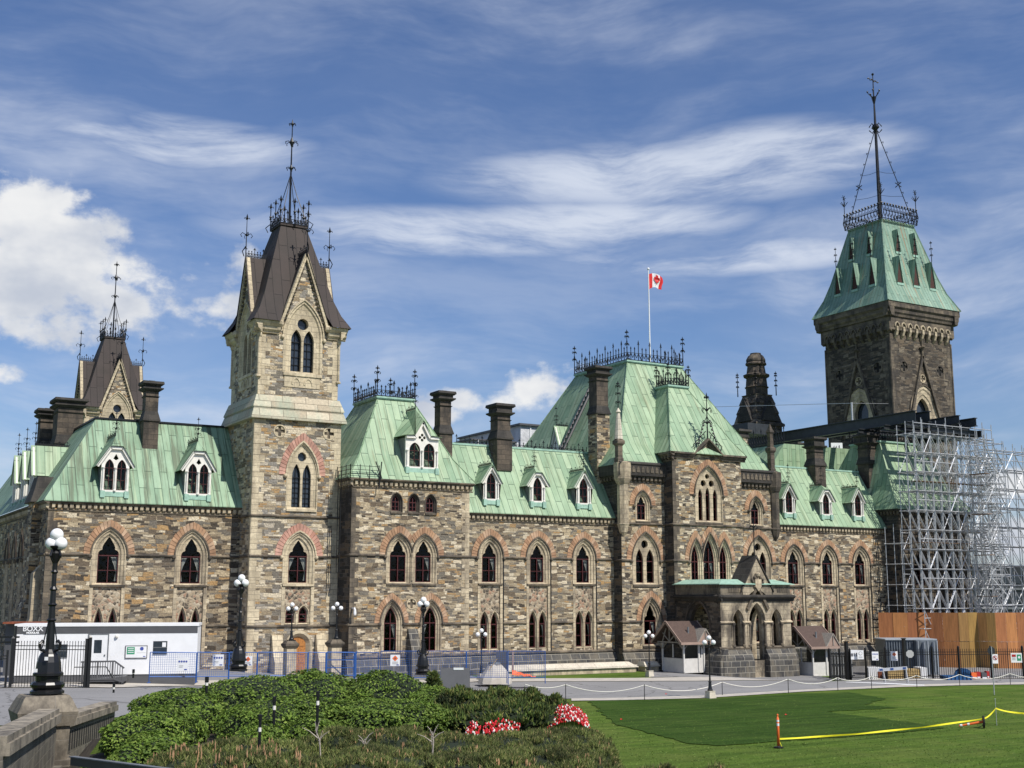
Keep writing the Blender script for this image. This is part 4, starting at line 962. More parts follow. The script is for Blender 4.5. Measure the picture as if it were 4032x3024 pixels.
r = slope_roof(47.5, 62.2, 87.62, 91.3, 12.95, 18.9); m = MB(); cresting(m, (48.5, 91.6, 18.9), (61.8, 91.6, 18.9), .6, .42, 3, .02, 1.5); m.build('cresting', 'iron', r)
kk = (91.3-87.62)/(18.9-12.95)
for px, st_, a in ((1934, 'gable', 16.8), (2117, 'clip', 16.4), (2298, 'gable', 16.8)):
    x = onY(px, 1950, 87.95)[0]; dormer(front(87.95), x, 13.75, 15.75 if st_ == 'gable' else 15.6, a, 1.5, kk, 13.55, B, st_, 1)
chim(1712, 1778, 90.6, 1539, 1575, 1705, 1815, B, zbot=15.5); chim(1931, 2011, 89.9, 1588, 1630, 1725, 1850, B)
wing(80.0, 95.6, (83.1, 87.55, 91.95), 88, (1, 1, 1), 1, False); plinth(front(88), 80.0, 95.6, -.8)
r = slope_roof(80.0, 95.6, 87.62, 91.3, 12.95, 18.9)
for px, st_, a in ((3107, 'gable', 16.8), (3253, 'clip', 16.4), (3378, 'gable', 16.8)):
    x = onY(px, 1990, 87.95)[0]; dormer(front(87.95), x, 13.75, 15.75 if st_ == 'gable' else 15.6, a, 1.5, kk, 13.55, B, st_, 1)
chim(3172, 3239, 90.2, 1720, 1760, 1830, 1915, B, 'chimney_stone'); chim(3118, 3166, 99, 1742, 1765, 1850, 1920, B, 'chimney_stone', zbot=16)
chim(3375, 3450, 90.4, 1706, 1745, 1822, 2000, B, 'chimney_stone', 1.1, zbot=11)
# --- central pavilion: two side sections and a projecting bay
def sidesec(u0, u1, cs, ct, cl, outer, vis):
    F = front(86.8); hs = []
    O = gothic(F, cs, .43, 12.78, 14.05, 14.85, .38, .5, B, mull=True); hs.append(O)
    O2 = traceried(F, ct, 1.1, 7.3, 9.25, 11.25, [(-.57, .39, 9.2, 10.25), (.57, .39, 9.2, 10.25)], [(0, 10.65, .36)], .36, .5, B); hs.append(O2)
    O3 = gothic(F, cl, .62, 2.1, 4.1, 5.5, .42, .45, B, curtain=1); hs.append(O3)
    wall(F, rect(u0, u1, -.8, 17.0), hs, 'wall_stone', B)
    string(F, u0-.1, u1, 12.35, parent=B); string(F, u0-.1, u1, 9.2, parent=B, gaps=[(O2[0][0], O2[-1][0])]); string(F, u0-.1, u1, 3.98, parent=B, gaps=[(O3[0][0], O3[-1][0])])
    cornice(F, u0-.2, u1, 16.0, B, .46, 'soot', 'trim_dark', .72, .4); plinth(F, u0-.1, u1, -.8)
    m = MB(); fbox(m, F, u0-.3, u1, 16.7, 17.55, -.42, -.1); fprism_h(m, F, u0-.35, u1, [(-.5, 17.55), (-.5, 17.65), (-.26, 17.8), (-.05, 17.65), (-.05, 17.55)]); p = m.build('parapet', 'soot', B)
    m = MB(); n = int((u1-u0)/.5)
    for i in range(n): c = u0+.1+i*.5; fprism(m, F, [(c-.16, 16.85), (c-.16, 17.15), (c, 17.42), (c+.16, 17.15), (c+.16, 16.85)], -.47, -.4)
    m.build('panelling', 'trim_dark', p)
    return F
sidesec(62.1, 66.9, 64.4, 64.65, 65.15, 62.1, 1); sidesec(74.6, 80.0, 77.45, 77.6, 77.0, 80, 0)
qw([(62.1, 97, -.5), (62.1, 86.8, -.5), (62.1, 86.8, 17), (62.1, 97, 17)], 'shaded_side_stone'); qw([(80, 86.8, -.8), (80, 97, -.8), (80, 97, 17), (80, 86.8, 17)], 'shaded_side_stone')
cornice(left(62.1), -92, -86.4, 16.0, B, .46, 'soot', 'trim_dark', .72, .4); m = MB(); fbox(m, left(62.1), -92, -86.4, 16.7, 17.6, -.42, -.1); m.build('parapet', 'soot', B)
for zz in (12.35, 9.2, 3.98): string(left(62.1), -88, -86.7, zz, parent=B)
for x in (62.35, 79.75):
    m = MB(); m.lathe([(.05, -1.15), (.35, -.7), (.5, -.15), (.56, 0), (.5, .05), (.5, 3.4), (.6, 3.55), (.75, 3.9), (.8, 4.6), (.8, 5.3), (.3, 5.45)], x, 86.85, 12.35, 8, PI/8); m.build('turret', 'trim' if x < 70 else 'trim_dark', B)
m = MB(); x, y = 61.95, 86.8; m.lathe([(.42, 0), (.42, .3), (.34, .4), (.34, 1.4), (.55, 1.6), (.55, 1.85), (.34, 2.0)], x, y, 17.7, 4, PI/4); pn_ = m.build('pinnacle', 'trim_dark', B)
m = MB(); m.lathe([(.38, 0), (.34, .5), (.24, 1.6), (.14, 2.3), (.24, 2.4), (.12, 2.6), (.05, 2.75)], x, y, 19.7, 8); m.build('spirelet', 'stone_light', pn_); m = MB(); finial(m, x, y, 22.3, 2.6, .05, (.25, .55, .8), .6); m.build('finial', 'iron', pn_)
m = MB(); x, y = 79.6, 86.9; m.lathe([(.42, 0), (.42, .3), (.34, .4), (.34, 1.8), (.5, 2.0), (.5, 2.3), (.3, 2.4), (.26, 3.6), (.4, 3.8), (.2, 4.2), (.05, 4.6)], x, y, 17.7, 4, PI/4); m.build('pinnacle', 'chimney_stone', B)
F = front(85.6); c0 = 70.85; hs = []
O = traceried(F, c0, 1.28, 12.8, 15.1, 17.35, [(-.84, .23, 15.0, 15.65), (0, .23, 15.15, 15.8), (.84, .23, 15.0, 15.65)], [(-.46, 16.15, .3), (.46, 16.15, .3), (0, 16.78, .24)], .3, .5, B, nv=15); hs.append(O)
tri = []
a1, a2 = c0-.93+.03, c0+.93-.03
for c, hw, za, cl in ((c0-1.6, .38, 10.6, (0, a1)), (c0, .6, 11.15, (a1, a2)), (c0+1.6, .38, 10.6, (a2, 99))):
    tri.append(gothic(F, c, hw, 7.5, 9.2, za, .33, .42, B, clip=cl, curtain=2 if hw > .5 else 0, cusped=False, transom=True))
hs.append(merge(*tri))
outer = [(66.8, -.8), (66.8, 18.3), (69.0, 18.3), (70.75, 19.7), (72.5, 18.3), (74.7, 18.3), (74.7, -.8)]
wall(F, outer, hs, 'wall_stone', B); qw([(66.8, 90, -.5), (66.8, 85.6, -.5), (66.8, 85.6, 18.3), (66.8, 90, 18.3)], 'shaded_side_stone'); qw([(74.7, 85.6, -.8), (74.7, 90, -.8), (74.7, 90, 18.3), (74.7, 85.6, 18.3)], 'shaded_side_stone')
string(F, 66.7, 74.8, 12.35, parent=B); string(F, 66.7, 74.8, 9.2, parent=B, gaps=[(tri[0][0][0], tri[2][-1][0])]); plinth(F, 66.6, 74.9, -.8)
for zz in (12.35, 9.2): string(left(66.8), -86.8, -85.5, zz, parent=B)
m = MB()
pth = [(66.35, 18.25), (69.1, 18.25), (70.75, 19.65), (72.4, 18.25), (75.15, 18.25)]
for i in range(4):
    for (dz, w0, w1, hh) in ((0, -.14, .0, .2), (.2, -.26, .0, .18), (.38, -.42, .0, .16)):
        a, b_ = pth[i], pth[i+1]; fprism(m, F, [(a[0], a[1]+dz), (a[0], a[1]+dz+hh), (b_[0], b_[1]+dz+hh), (b_[0], b_[1]+dz)], w0, w1+.02)
m.build('cornice', 'trim_dark', B); cornice(left(66.8), -87, -85.2, 18.0, B, .4, 'trim_dark', 'trim_dark', .75, .4)
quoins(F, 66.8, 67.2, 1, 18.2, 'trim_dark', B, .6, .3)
m = MB(); finial(m, 70.75, 85.4, 20.1, 4.3, .07, (.35, .62), 1.2); 
for s_ in (-1, 1):
    for j in range(5): t = j/5; m.tube([(70.75+s_*1.5*(1-t), 85.4, 18.9+1.3*t+.2), (70.75+s_*(1.5*(1-t)+.15), 85.4, 19.35+1.3*t+.2), (70.75+s_*(1.5*(1-t)-.1), 85.4, 19.5+1.4*t+.2)], .05, 4)
    m.tube([(70.75+s_*1.1, 85.4, 19.4), (70.75+s_*.6, 85.4, 21.2), (70.75, 85.4, 22.2)], .04, 4)
    for j in range(7): t = j/7; m.ball(70.75+s_*(1.1-.95*t), 85.4, 19.7+2.3*t, .11, 5, 4)
m.build('finial', 'iron', B)
r = hiproof(61.6, 80.4, 86.6, 108.6, 17.5, 67.5, 74.0, 92.95, 101.8, 28.1, 'copper', .35, B, .2); crown(r, 67.4, 74.1, 92.85, 101.9, 28.3, 1.35, .45, 3.0, 3)
r = hiproof(66.4, 75.1, 85.2, 95, 18.78, 69.65, 71.85, 89.5, 92.4, 25.4, 'copper', .12, B, .2); crown(r, 69.55, 71.95, 89.4, 91.2, 25.6, 1.1, .36, 2.1, 3)
chim(2317, 2394, 89.6, 1440, 1475, 1625, 1850, B, 'chimney_stone', 1.12, 'wall_stone_west', zbot=15)
chim(2885, 2943, 93.5, 1690, 1700, 1718, 1760, B, 'chimney_stone', 1.05, 'wall_stone_west', zbot=17)
dormer(left(63.3), -99.0, 17.8, 19.6, 22.3, 2.2, (67.5-61.6)/(28.1-17.5), 17.6, B, 'gable', 1)
m = MB(); m.tube([(61.2, 96.5, 18), (66.4, 97.5, 26.5)], .12, 5); m.tube([(61.2, 95.9, 18), (66.4, 96.9, 26.5)], .12, 5)
for i in range(18): t = i/18; m.bar((61.2+5.2*t, 96.5+t, 18.1+8.5*t), (61.2+5.2*t, 95.9+t, 18.1+8.5*t), .08)
m.build('roof_ladder', 'iron', B)
# --- right pavilion behind the scaffold
F = front(86.1); hs = []
for c in (98.3, 102.5): hs.append(gothic(F, c, .7, 7.3, 9.3, 10.5, .45, 0, B, trim='trim_dark'))
for c in (98.3, 102.5): hs.append(gothic(F, c, .6, 2.0, 4.2, 5.4, .4, 0, B, cusped=False, trim='trim_dark'))
wall(F, rect(95.4, 105.8, -.8, 14.72), hs, 'dark_stone', B)
qw([(95.4, 97, -.8), (95.4, 86.1, -.8), (95.4, 86.1, 14.6), (95.4, 97, 14.6)], 'shaded_side_stone'); qw([(105.8, 86.1, -.8), (105.8, 97, -.8), (105.8, 97, 14.6), (105.8, 86.1, 14.6)], 'shaded_side_stone')
cornice(F, 95.1, 106.1, 14.1, B, .42, 'soot', 'trim_dark'); cornice(left(95.4), -90, -85.8, 14.1, B, .42, 'soot', 'trim_dark'); string(F, 95.3, 105.9, 9.2, parent=B); string(F, 95.3, 105.9, 3.98, parent=B)
r = hiproof(95.0, 106.2, 85.7, 98, 14.8, 97.6, 103.4, 90.0, 94.0, 22.0, 'copper', .3); crown(r, 97.5, 103.5, 89.9, 94.1, 22.1, 1.0, .4, 2.0)
# roofs further back, above the right wing
m = MB(); m.face([(88, 97, 18.5), (88, 112, 18.5), (90.8, 112, 22.2), (90.8, 97, 22.2)]); m.face([(90.8, 97, 22.2), (90.8, 112, 22.2), (104, 112, 22.2), (104, 97, 22.2)]); m.face([(88, 97, 18.5), (90.8, 97, 22.2), (104, 97, 22.2), (104, 97, 18.5)]); r = m.build('roof', 'copper', B)
m = MB(); cresting(m, (90.8, 97, 22.3), (90.8, 112, 22.3), 1.3, .4, 3, .03); m.build('cresting', 'iron', r)
# --- porch
PF = front(79.7); hs = []; P_ = []
def archway(F, c, hw, z0, zs, za, st, parent, mat='trim_soot'):
    O = outline(c, hw, z0, zs, za, st, 0); A = outline(c, hw, z0, zs, za, st*.5, 0); A2 = outline(c, hw, z0, zs, za, st*.4, 0); Bq = outline(c, hw, z0, zs, za, 0, 0)
    m = MB(); ring(m, F, O, .02, O, -.06); ring(m, F, O, -.06, A, -.06); ring(m, F, A, -.06, A2, .1); ring(m, F, A2, .1, Bq, .25); ring(m, F, Bq, .25, Bq, .62); o = m.build('archway', mat, parent)
    return O
pw = [archway(PF, 68.75, .45, 1.85, 4.1, 4.95, .28, B), archway(PF, 70.8, .72, 1.0, 4.1, 5.45, .34, B), archway(PF, 72.95, .45, 1.85, 4.1, 4.95, .28, B)]
wall(PF, rect(66.9, 74.6, -.8, 6.0), pw, 'trim_soot', B, .6, 'porch_wall')
PL = left(66.9); O = archway(PL, -82.7, 1.35, .6, 3.7, 5.6, .4, B, 'chimney_stone'); wall(PL, rect(-85.6, -79.7, -.8, 6.0), [O], 'dark_stone', B, .6, 'porch_wall')
PR = right(74.6); O = archway(PR, 82.7, 1.35, .6, 3.7, 5.4, .3, B, 'trim'); wall(PR, rect(79.7, 85.6, -.8, 6.0), [O], 'dark_stone', B, .6, 'porch_wall')
for s_, (a, b_) in enumerate(((66.65, 69.95), (71.6, 74.85))):
    m = MB(); fprism_h(m, PF, a, b_, [(-.05, 1.9), (-.45, 1.25), (-.5, 1.2), (-.5, .9), (-.55, .85), (-.55, -.9), (.3, -.9), (.3, 1.9)]); o = m.build('porch_plinth', 'plinth_stone', B)
    m = MB(); fprism_h(m, PF, a-.02, b_+.02, [(-.1, 1.84), (-.14, 1.98), (-.02, 2.08), (.02, 1.84)]); m.build('moulding', 'trim_dark', o)
m = MB(); fprism_h(m, PL, -85.6, -83.9, [(-.05, 1.9), (-.45, 1.25), (-.55, .9), (-.55, -.9), (.3, -.9), (.3, 1.9)]); fprism_h(m, PL, -81.5, -79.2, [(-.05, 1.9), (-.45, 1.25), (-.55, .9), (-.55, -.9), (.3, -.9), (.3, 1.9)]); m.build('porch_plinth', 'plinth_stone', B)
string(PF, 66.8, 68.3, 4.0, 'trim', parent=B); string(PF, 69.2, 70.05, 4.0, 'trim', parent=B); string(PF, 71.55, 72.5, 4.0, 'trim', parent=B); string(PF, 73.4, 74.7, 4.0, 'trim', parent=B)
for u in (68.2, 69.3, 69.95, 71.65, 72.4, 73.5): m = MB(); m.lathe([(.16, 0), (.16, .15), (.1, .22), (.1, 1.65), (.17, 1.85), (.17, 1.95)], u, 79.65, 2.05, 8); m.build('porch_column', 'trim_dark', B)
m = MB()
for (Fk, a, b_) in ((PF, 66.6, 74.9), (PL, -85.6, -79.4)): fprism_h(m, Fk, a, b_, [(.02, 5.75), (-.12, 5.8), (-.15, 5.95), (-.38, 6.1), (-.38, 6.22), (-.1, 6.32), (.02, 6.32)])
m.build('cornice', 'soot', B)
m = MB(); fbox(m, PF, 66.9, 69.3, 6.3, 7.15, -.04, .3); fbox(m, PF, 72.4, 74.6, 6.3, 7.15, -.04, .3); fbox(m, PL, -85.6, -79.74, 6.3, 7.15, -.04, .3); fbox(m, PR, 79.74, 85.6, 6.3, 7.15, -.04, .3); o = m.build('parapet', 'porch_dark', B)
m = MB()
for u in (67.9, 73.2):
    for i in range(5): fbox(m, PF, u-.1+i*.26, u+.1+i*.26, 6.5, 6.95, -.07, 0)
m.build('panelling', 'trim_dark', o)
m = MB(); m.hexa([(66.6, 79.4), (74.9, 79.4), (74.9, 85.7), (66.6, 85.7)], 7.15, [(66.6, 79.4), (74.9, 79.4), (74.9, 85.7), (66.6, 85.7)], 7.22); m.hexa([(66.65, 79.45), (74.85, 79.45), (74.85, 85.6), (66.65, 85.6)], 7.22, [(67.9, 80.6), (73.6, 80.6), (73.6, 85.6), (67.9, 85.6)], 7.6); m.build('porch_roof', 'mint', B)
# porch gable with the carved shield
gc = 70.85
m = MB(); fprism(m, PF, [(gc-1.6, 5.9), (gc-1.6, 6.7), (gc-.0, 9.3), (gc+1.6, 6.7), (gc+1.6, 5.9), (gc, 6.9)], -.12, 1.6); gb = m.build('porch_gable', 'trim_soot', B)
m = MB()
for s_ in (-1, 1): m.hexa([(gc+s_*1.8, 79.5), (gc, 79.5), (gc, 81.4), (gc+s_*1.8, 81.4)], 0, [(gc+s_*1.8, 79.5), (gc, 79.5), (gc, 81.4), (gc+s_*1.8, 81.4)], .2); n8 = len(m.v); m.v[n8-8:] = [(x, y, z+(9.42 if abs(x-gc) < .01 else 6.5)) for x, y, z in m.v[n8-8:]]
m.build('coping', 'soot', gb)
m = MB(); rr = random.Random(5)
for i in range(60):
    a = rr.uniform(0, 2*PI); q = rr.uniform(0, .62); x = gc+q*math.cos(a); z = 7.35+q*1.1*math.sin(a); m.ball(x, 79.55, z, rr.uniform(.07, .16), 6, 4)
m.build('carving', 'trim_dark', gb)
m = MB(); fprism(m, PF, [(gc-.34, 7.0), (gc-.34, 7.6), (gc+.34, 7.6), (gc+.34, 7.0), (gc, 6.6)], -.3, -.1); m.ball(gc, 79.45, 8.0, .2, 8, 6); m.build('shield', 'trim', gb)
m = MB(); finial(m, gc, 79.8, 9.4, 3.6, .06, (.72,), .9, False); m.build('finial', 'iron', gb)
m = MB(); fprism(m, PF, [(gc-1.05, 5.0), (gc-.0, 6.85), (gc+1.05, 5.0), (gc+1.25, 5.2), (gc, 7.25), (gc-1.25, 5.2)], -.2, .0); m.build('gable_hood', 'trim_dark', gb)
m = MB(); m.box(66.9, 74.6, 79.9, 85.6, -.8, .5); m.build('porch_floor', 'plinth_stone', B)
# interior darkness: floors, back walls
m = MB()
for z in (1.2, 6.6, 12.0): m.box(16.3, 30, 94.2, 110, z, z+.05); m.box(37.5, 62, 90.6, 96, z, z+.05); m.box(62.4, 95.2, 89.6, 96, z, z+.05)
m.build('floor_slab', 'room', B)
m = MB(); m.box(16.3, 30.2, 95.0, 95.1, -.5, 12); m.box(37.5, 47.3, 90.2, 90.3, -.5, 14.8); m.box(47.6, 62, 90.2, 90.3, -.5, 12); m.box(62.4, 79.8, 89.3, 89.4, -.5, 17); m.box(80.2, 95.2, 90.0, 90.1, -.5, 12); m.box(30.4, 37, 92.4, 92.5, -.5, 19); m.box(95.6, 105.6, 88.6, 88.7, -.5, 14); m.build('room_wall', 'room', B)

wc = thing('security_camera', 'white security camera on a bracket at the left corner of the second pavilion', 'camera', (37.6, 87.2, 4.9))
m = MB(); m.bar((37.45, 87.35, 5.3), (37.45, 86.9, 5.3), .12); m.build('bracket', 'white_paint', wc); m = MB(); m.lathe([(.05, .35), (.09, .3), (.12, 0), (.10, -.1), (.02, -.16)], 37.45, 86.85, 4.9, 8); m.build('dome', 'white_paint', wc)
# ---------------------------------------------------------------- tall dark tower at the right
plain('louvre_brown', (.07, .028, .02), .8, 0, .3)
def darktower(cx, cy, P):
    h = 5.05
    fs = [front(cy-h), left(cx-h), back(cy+h), right(cx+h)]; cs = [cx, -cy, -cx, cy]
    for i, (F, c) in enumerate(zip(fs, cs)):
        hs = []
        if i < 2:
            O = gothic(F, c, 1.05, 24.6, 27.0, 28.7, 1.35, 0, P, trim='trim', hood='trim_dark', depth=.8, glass='tower_glass', sill=False, frame='iron', cusped=False, mull=False, transom=False); hs.append(O)
            hs.append(disc(F, c-3.0, 32.1, .72, P, 'room', 'trim_dark')); hs.append(disc(F, c+3.0, 32.1, .72, P, 'room', 'trim_dark')); hs.append(disc(F, c, 30.95, .5, P, 'trim_dark', 'trim'))
            m = MB()
            for s_ in (-1, 1): m.bar(F.P(c+s_*3.0, 24.5, -.12), F.P(c, 33.6, -.12), .3, .3, up=F.w)
            q = F.P(c, 33.6, -.15); finial(m, q.x, q.y, q.z, 2.2, .13, (.45,), .7, False); m.build('gable_moulding', 'trim_dark', P)
        wall(F, rect(c-h, c+h, -.8, 36.4), hs, 'dark_stone', P, .7)
        quoins(F, c-h, c-h+.7, 0, 35, 'trim_dark', P, .8, .5, seed=i); quoins(F, c+h-.7, c+h, 0, 35, 'trim_dark', P, .8, .5, side=-1)
        m = MB()
        fprism_h(m, F, c-h-.35, c+h+.35, [(.02, 36.0), (-.35, 36.2), (-.35, 37.7), (.02, 37.7)])
        fprism_h(m, F, c-h-.9, c+h+.9, [(.02, 37.7), (-.5, 37.75), (-.55, 38.0), (-.7, 38.2), (-.7, 38.55), (-.9, 38.75), (-.9, 39.45), (.02, 39.45)]); o = m.build('cornice', 'trim_dark', P)
        m = MB(); n = 9
        for k in range(n):
            u = c-h+.3+(2*h-.6)*(k+.5)/n
            fprism_h(m, F, u-.17, u+.17, [(.0, 35.3), (-.3, 35.6), (-.5, 36.1), (-.5, 36.6), (0, 36.6)])
            A = arcpts(u, .42, 36.6, 37.2); B2 = arcpts(u, .3, 36.6, 37.05); F2 = shiftF(F, -.36); strip(m, F2, A, B2, -.14, 0)
        m.build('corbel', 'trim' if i == 0 else 'trim_dark', o)
    for sx in (-1, 1):
        for sy in (-1, 1): m = MB(); m.lathe([(.14, 0), (.14, 12)], cx+sx*h, cy+sy*h, 23.5, 6); m.build('shaft', 'trim_dark', P)
    m = MB()
    def sq(r, zz): return [(cx-r, cy-r, zz), (cx+r, cy-r, zz), (cx+r, cy+r, zz), (cx-r, cy+r, zz)]
    lv = [(6.05, 39.4), (5.0, 41.6), (4.35, 43.6), (2.65, 50.2)]
    for i in range(3):
        a = sq(*lv[i]); b_ = sq(*lv[i+1])
        for q in range(4): m.face([a[q], a[(q+1) % 4], b_[(q+1) % 4], b_[q]])
    m.face(sq(*lv[0])[::-1]); m.face(sq(*lv[3])); rf = m.build('roof', 'copper_tower', P)
    m = MB()
    for k in range(4):
        for i in range(3): m.bar(sq(*lv[i])[k], sq(*lv[i+1])[k], .16)
    m.box(cx-2.75, cx+2.75, cy-2.75, cy+2.75, 50.15, 50.4); m.build('hip_roll', 'copper_tower', rf)
    def rad_at(z):
        for i in range(3):
            if lv[i][1] <= z <= lv[i+1][1]: return lv[i][0]+(lv[i+1][0]-lv[i][0])*(z-lv[i][1])/(lv[i+1][1]-lv[i][1])
        return lv[3][0]
    # needle dormers
    for i in range(2):
        for row, (z0, zt, us, w) in enumerate(((42.0, 45.3, (-2.75, 0, 2.75), .52), (46.2, 49.0, (-1.45, 1.45), .42))):
            for u in us:
                r0 = rad_at(z0); F = front(cy-r0) if i == 0 else left(cx-r0); c = (cx if i == 0 else -cy)+u
                rt = r0-rad_at(zt); m = MB(); A, B2, Tp = F.P(c-w, z0, -.15), F.P(c+w, z0, -.15), F.P(c, zt, -.15); bk = F.P(c, zt, rt+.1); bl = F.P(c-w, z0, .1); br = F.P(c+w, z0, .1)
                m.face([A, Tp, bk, bl]); m.face([B2, br, bk, Tp]); dm = m.build('dormer', 'copper_tower', rf)
                m = MB(); m.face([F.P(c-w+.08, z0+.1, 0), F.P(c+w-.08, z0+.1, 0), F.P(c, zt-.5, 0)]); m.build('louvre', 'louvre_brown', dm)
                m = MB(); m.box(min(A[0], br[0]), max(A[0]+.01, B2[0], br[0]), min(A[1], B2[1]), max(bl[1], A[1], B2[1])+.3 if i == 0 else max(A[1], B2[1]), z0-.25, z0+.02); m.build('sill', 'mint', dm)
                if row == 0: m = MB(); finial(m, Tp.x, Tp.y, zt, 2.6, .05, (.3, .6), .5); m.build('finial', 'iron', dm)
    m = MB(); r = 2.95; pts = [(cx-r, cy-r), (cx+r, cy-r), (cx+r, cy+r), (cx-r, cy+r)]; z0 = 50.3
    for i in range(4):
        a, b_ = Vector((*pts[i], z0)), Vector((*pts[(i+1) % 4], z0)); nrm = (a+b_)/2-Vector((cx, cy, z0)); nrm.normalize()
        for hh, bl in ((.1, .1), (1.0, .28), (1.75, .05)): m.bar(a+nrm*bl+Vector((0, 0, hh)), b_+nrm*bl+Vector((0, 0, hh)), .07)
        n = 12
        for k in range(n+1):
            p = a.lerp(b_, k/n); m.tube([p, p+nrm*.3+Vector((0, 0, .9)), p+nrm*.05+Vector((0, 0, 1.9))], .045, 4); m.ball(p.x+nrm.x*.05, p.y+nrm.y*.05, z0+1.95, .14, 5, 4)
            if k < n:
                q = a.lerp(b_, (k+.5)/n)+nrm*.2
                m.tube([q+Vector((0, 0, .3)), p+nrm*.28+Vector((0, 0, .8)), q+Vector((0, 0, 1.35)), a.lerp(b_, (k+1)/n)+nrm*.28+Vector((0, 0, .8)), q+Vector((0, 0, .3))], .035, 4)
    m.build('cresting', 'iron', rf)
    m = MB()
    for x, y in pts:
        m.tube([(x, y, z0), (x, y, z0+4.2)], .06, 4)
        for k in range(6): t = PI/3*k; m.bar((x, y, z0+3.0), (x+.45*math.cos(t), y+.45*math.sin(t), z0+3.6), .05); m.bar((x, y, z0+4.2), (x+.35*math.cos(t), y, z0+4.2+.35*math.sin(t)), .05)
        top = Vector((cx, cy, 63.2)); b0 = Vector((cx+(x-cx)*.92, cy+(y-cy)*.92, z0+.3)); m.tube([b0, b0.lerp(top, .5)+Vector(((x-cx)*.03, (y-cy)*.03, -.3)), top], .06, 4)
        for k in range(1, 9): p = b0.lerp(top, k/9.5); d = Vector((x-cx, y-cy, 0)).normalized(); m.tube([p, p+d*.22+Vector((0, 0, .1)), p+d*.2+Vector((0, 0, -.1))], .05, 4)
        for f in (.28, .52):
            p = b0.lerp(top, f); m.tube([p, (cx+(p.x-cx)*.5, cy+(p.y-cy)*.5, p.z+.1), (cx, cy, p.z+.4)], .025, 3)
        p = b0.lerp(top, .4); d = Vector((x-cx, y-cy, 0)).normalized(); m.tube([p-d*.35+Vector((0, 0, .3)), p, p+d*.35+Vector((0, 0, .3))], .06, 4); m.tube([p-d*.35-Vector((0, 0, .3)), p, p+d*.35-Vector((0, 0, .3))], .06, 4)
    m.tube([(cx, cy, 50), (cx, cy, 63), (cx, cy, 67.0), (cx, cy, 70.2)], [.26, .17, .09, .05], 6)
    m.lathe([(.15, -.4), (.5, 0), (.35, .35), (.1, .6)], cx, cy, 63.2, 6); m.lathe([(.08, 0), (.25, .7), (.32, 1.0), (.08, 1.1)], cx, cy, 66.2, 6)
    for k in range(5): t = 2*PI*k/5; m.bar((cx, cy, 66.9), (cx+.75*math.cos(t), cy+.75*math.sin(t), 67.8), .07); m.ball(cx+.75*math.cos(t), cy+.75*math.sin(t), 67.9, .12, 5, 4)
    for k in range(8): t = PI/4*k+.3; m.bar((cx, cy, 69.4), (cx+.65*math.cos(t), cy+.65*math.sin(t)*.8, 69.4+.45*math.sin(t)), .05); m.ball(cx+.68*math.cos(t), cy+.68*math.sin(t)*.8, 69.4+.47*math.sin(t), .09, 5, 4)
    for k in range(4):
        t = PI/2*k+PI/4; dx, dy = math.cos(t), math.sin(t); m.tube([(cx, cy, 63.1), (cx+dx*.4, cy+dy*.4, 63.8), (cx+dx*.75, cy+dy*.75, 63.3)], .07, 4); m.tube([(cx, cy, 63.1), (cx+dx*.4, cy+dy*.4, 62.5), (cx+dx*.75, cy+dy*.75, 62.9)], .07, 4)
    m.ball(cx, cy, 70.2, .17, 6, 4); m.build('spire', 'iron', rf)
darktower(111.65, 101.05, thing('stone_tower', 'tall sooty stone tower with flaring green copper roof and wire-stayed spire', 'tower', (111.65, 101.05, -.5)))
# conical ventilation turret behind the central roof
TX, TY = 105.2, 117.
t = thing('stone_turret', 'blackened stone ventilation turret with gabled skirt and round cap behind the steel beams', 'turret', (TX, TY, 0))
m = MB(); m.box(TX-2.1, TX+2.1, TY-2.1, TY+2.1, 0, 27.3); m.build('shaft', 'dark_stone', t)
m = MB(); m.lathe([(3.35, 27.3), (3.35, 27.6), (3.0, 27.8), (2.6, 28.9), (2.7, 29.0), (2.2, 30.1), (2.3, 30.2), (1.85, 31.2), (1.95, 31.4), (1.3, 31.5)], TX, TY, 0, 4, PI/4); m.build('skirt', 'dark_stone', t)
for k in range(4):
    a = PI/2*k; d = Vector((math.cos(a), math.sin(a), 0)); s_ = Vector((-d.y, d.x, 0)); c = Vector((TX, TY, 0))+d*2.3
    m = MB(); A, B2, Tp = c-s_*1.35+Vector((0, 0, 27.9)), c+s_*1.35+Vector((0, 0, 27.9)), c+Vector((0, 0, 30.9)); m.face([A, B2, Tp]); m.face([A, Tp, Tp-d*1.6, A-d*.6]); m.face([B2, B2-d*.6, Tp-d*1.6, Tp]); m.build('gable', 'soot', t)
m = MB(); m.lathe([(1.4, 31.3), (1.4, 32.3), (1.55, 32.4), (1.4, 32.5), (1.3, 33.6), (1.65, 33.8), (1.7, 34.0), (1.25, 34.2), (1.1, 35.2), (1.35, 35.35), (1.35, 35.5), (1.1, 35.8)], TX, TY, 0, 12); m.build('drum', 'chimney_stone', t)
m = MB(); m.lathe([(1.25, 35.75), (1.25, 36.0), (1.0, 36.45), (.7, 36.7), (.7, 36.85), (.1, 36.95)], TX, TY, 0, 12); m.build('cap', 'trim_dark', t)
for sx in (-1, 1):
    for sy in (-1, 1): m = MB(); finial(m, TX+sx*1.7, TY+sy*1.7, 31.3, 3.2, .07, (.4, .6, .8), .5); m.build('finial', 'iron', t)
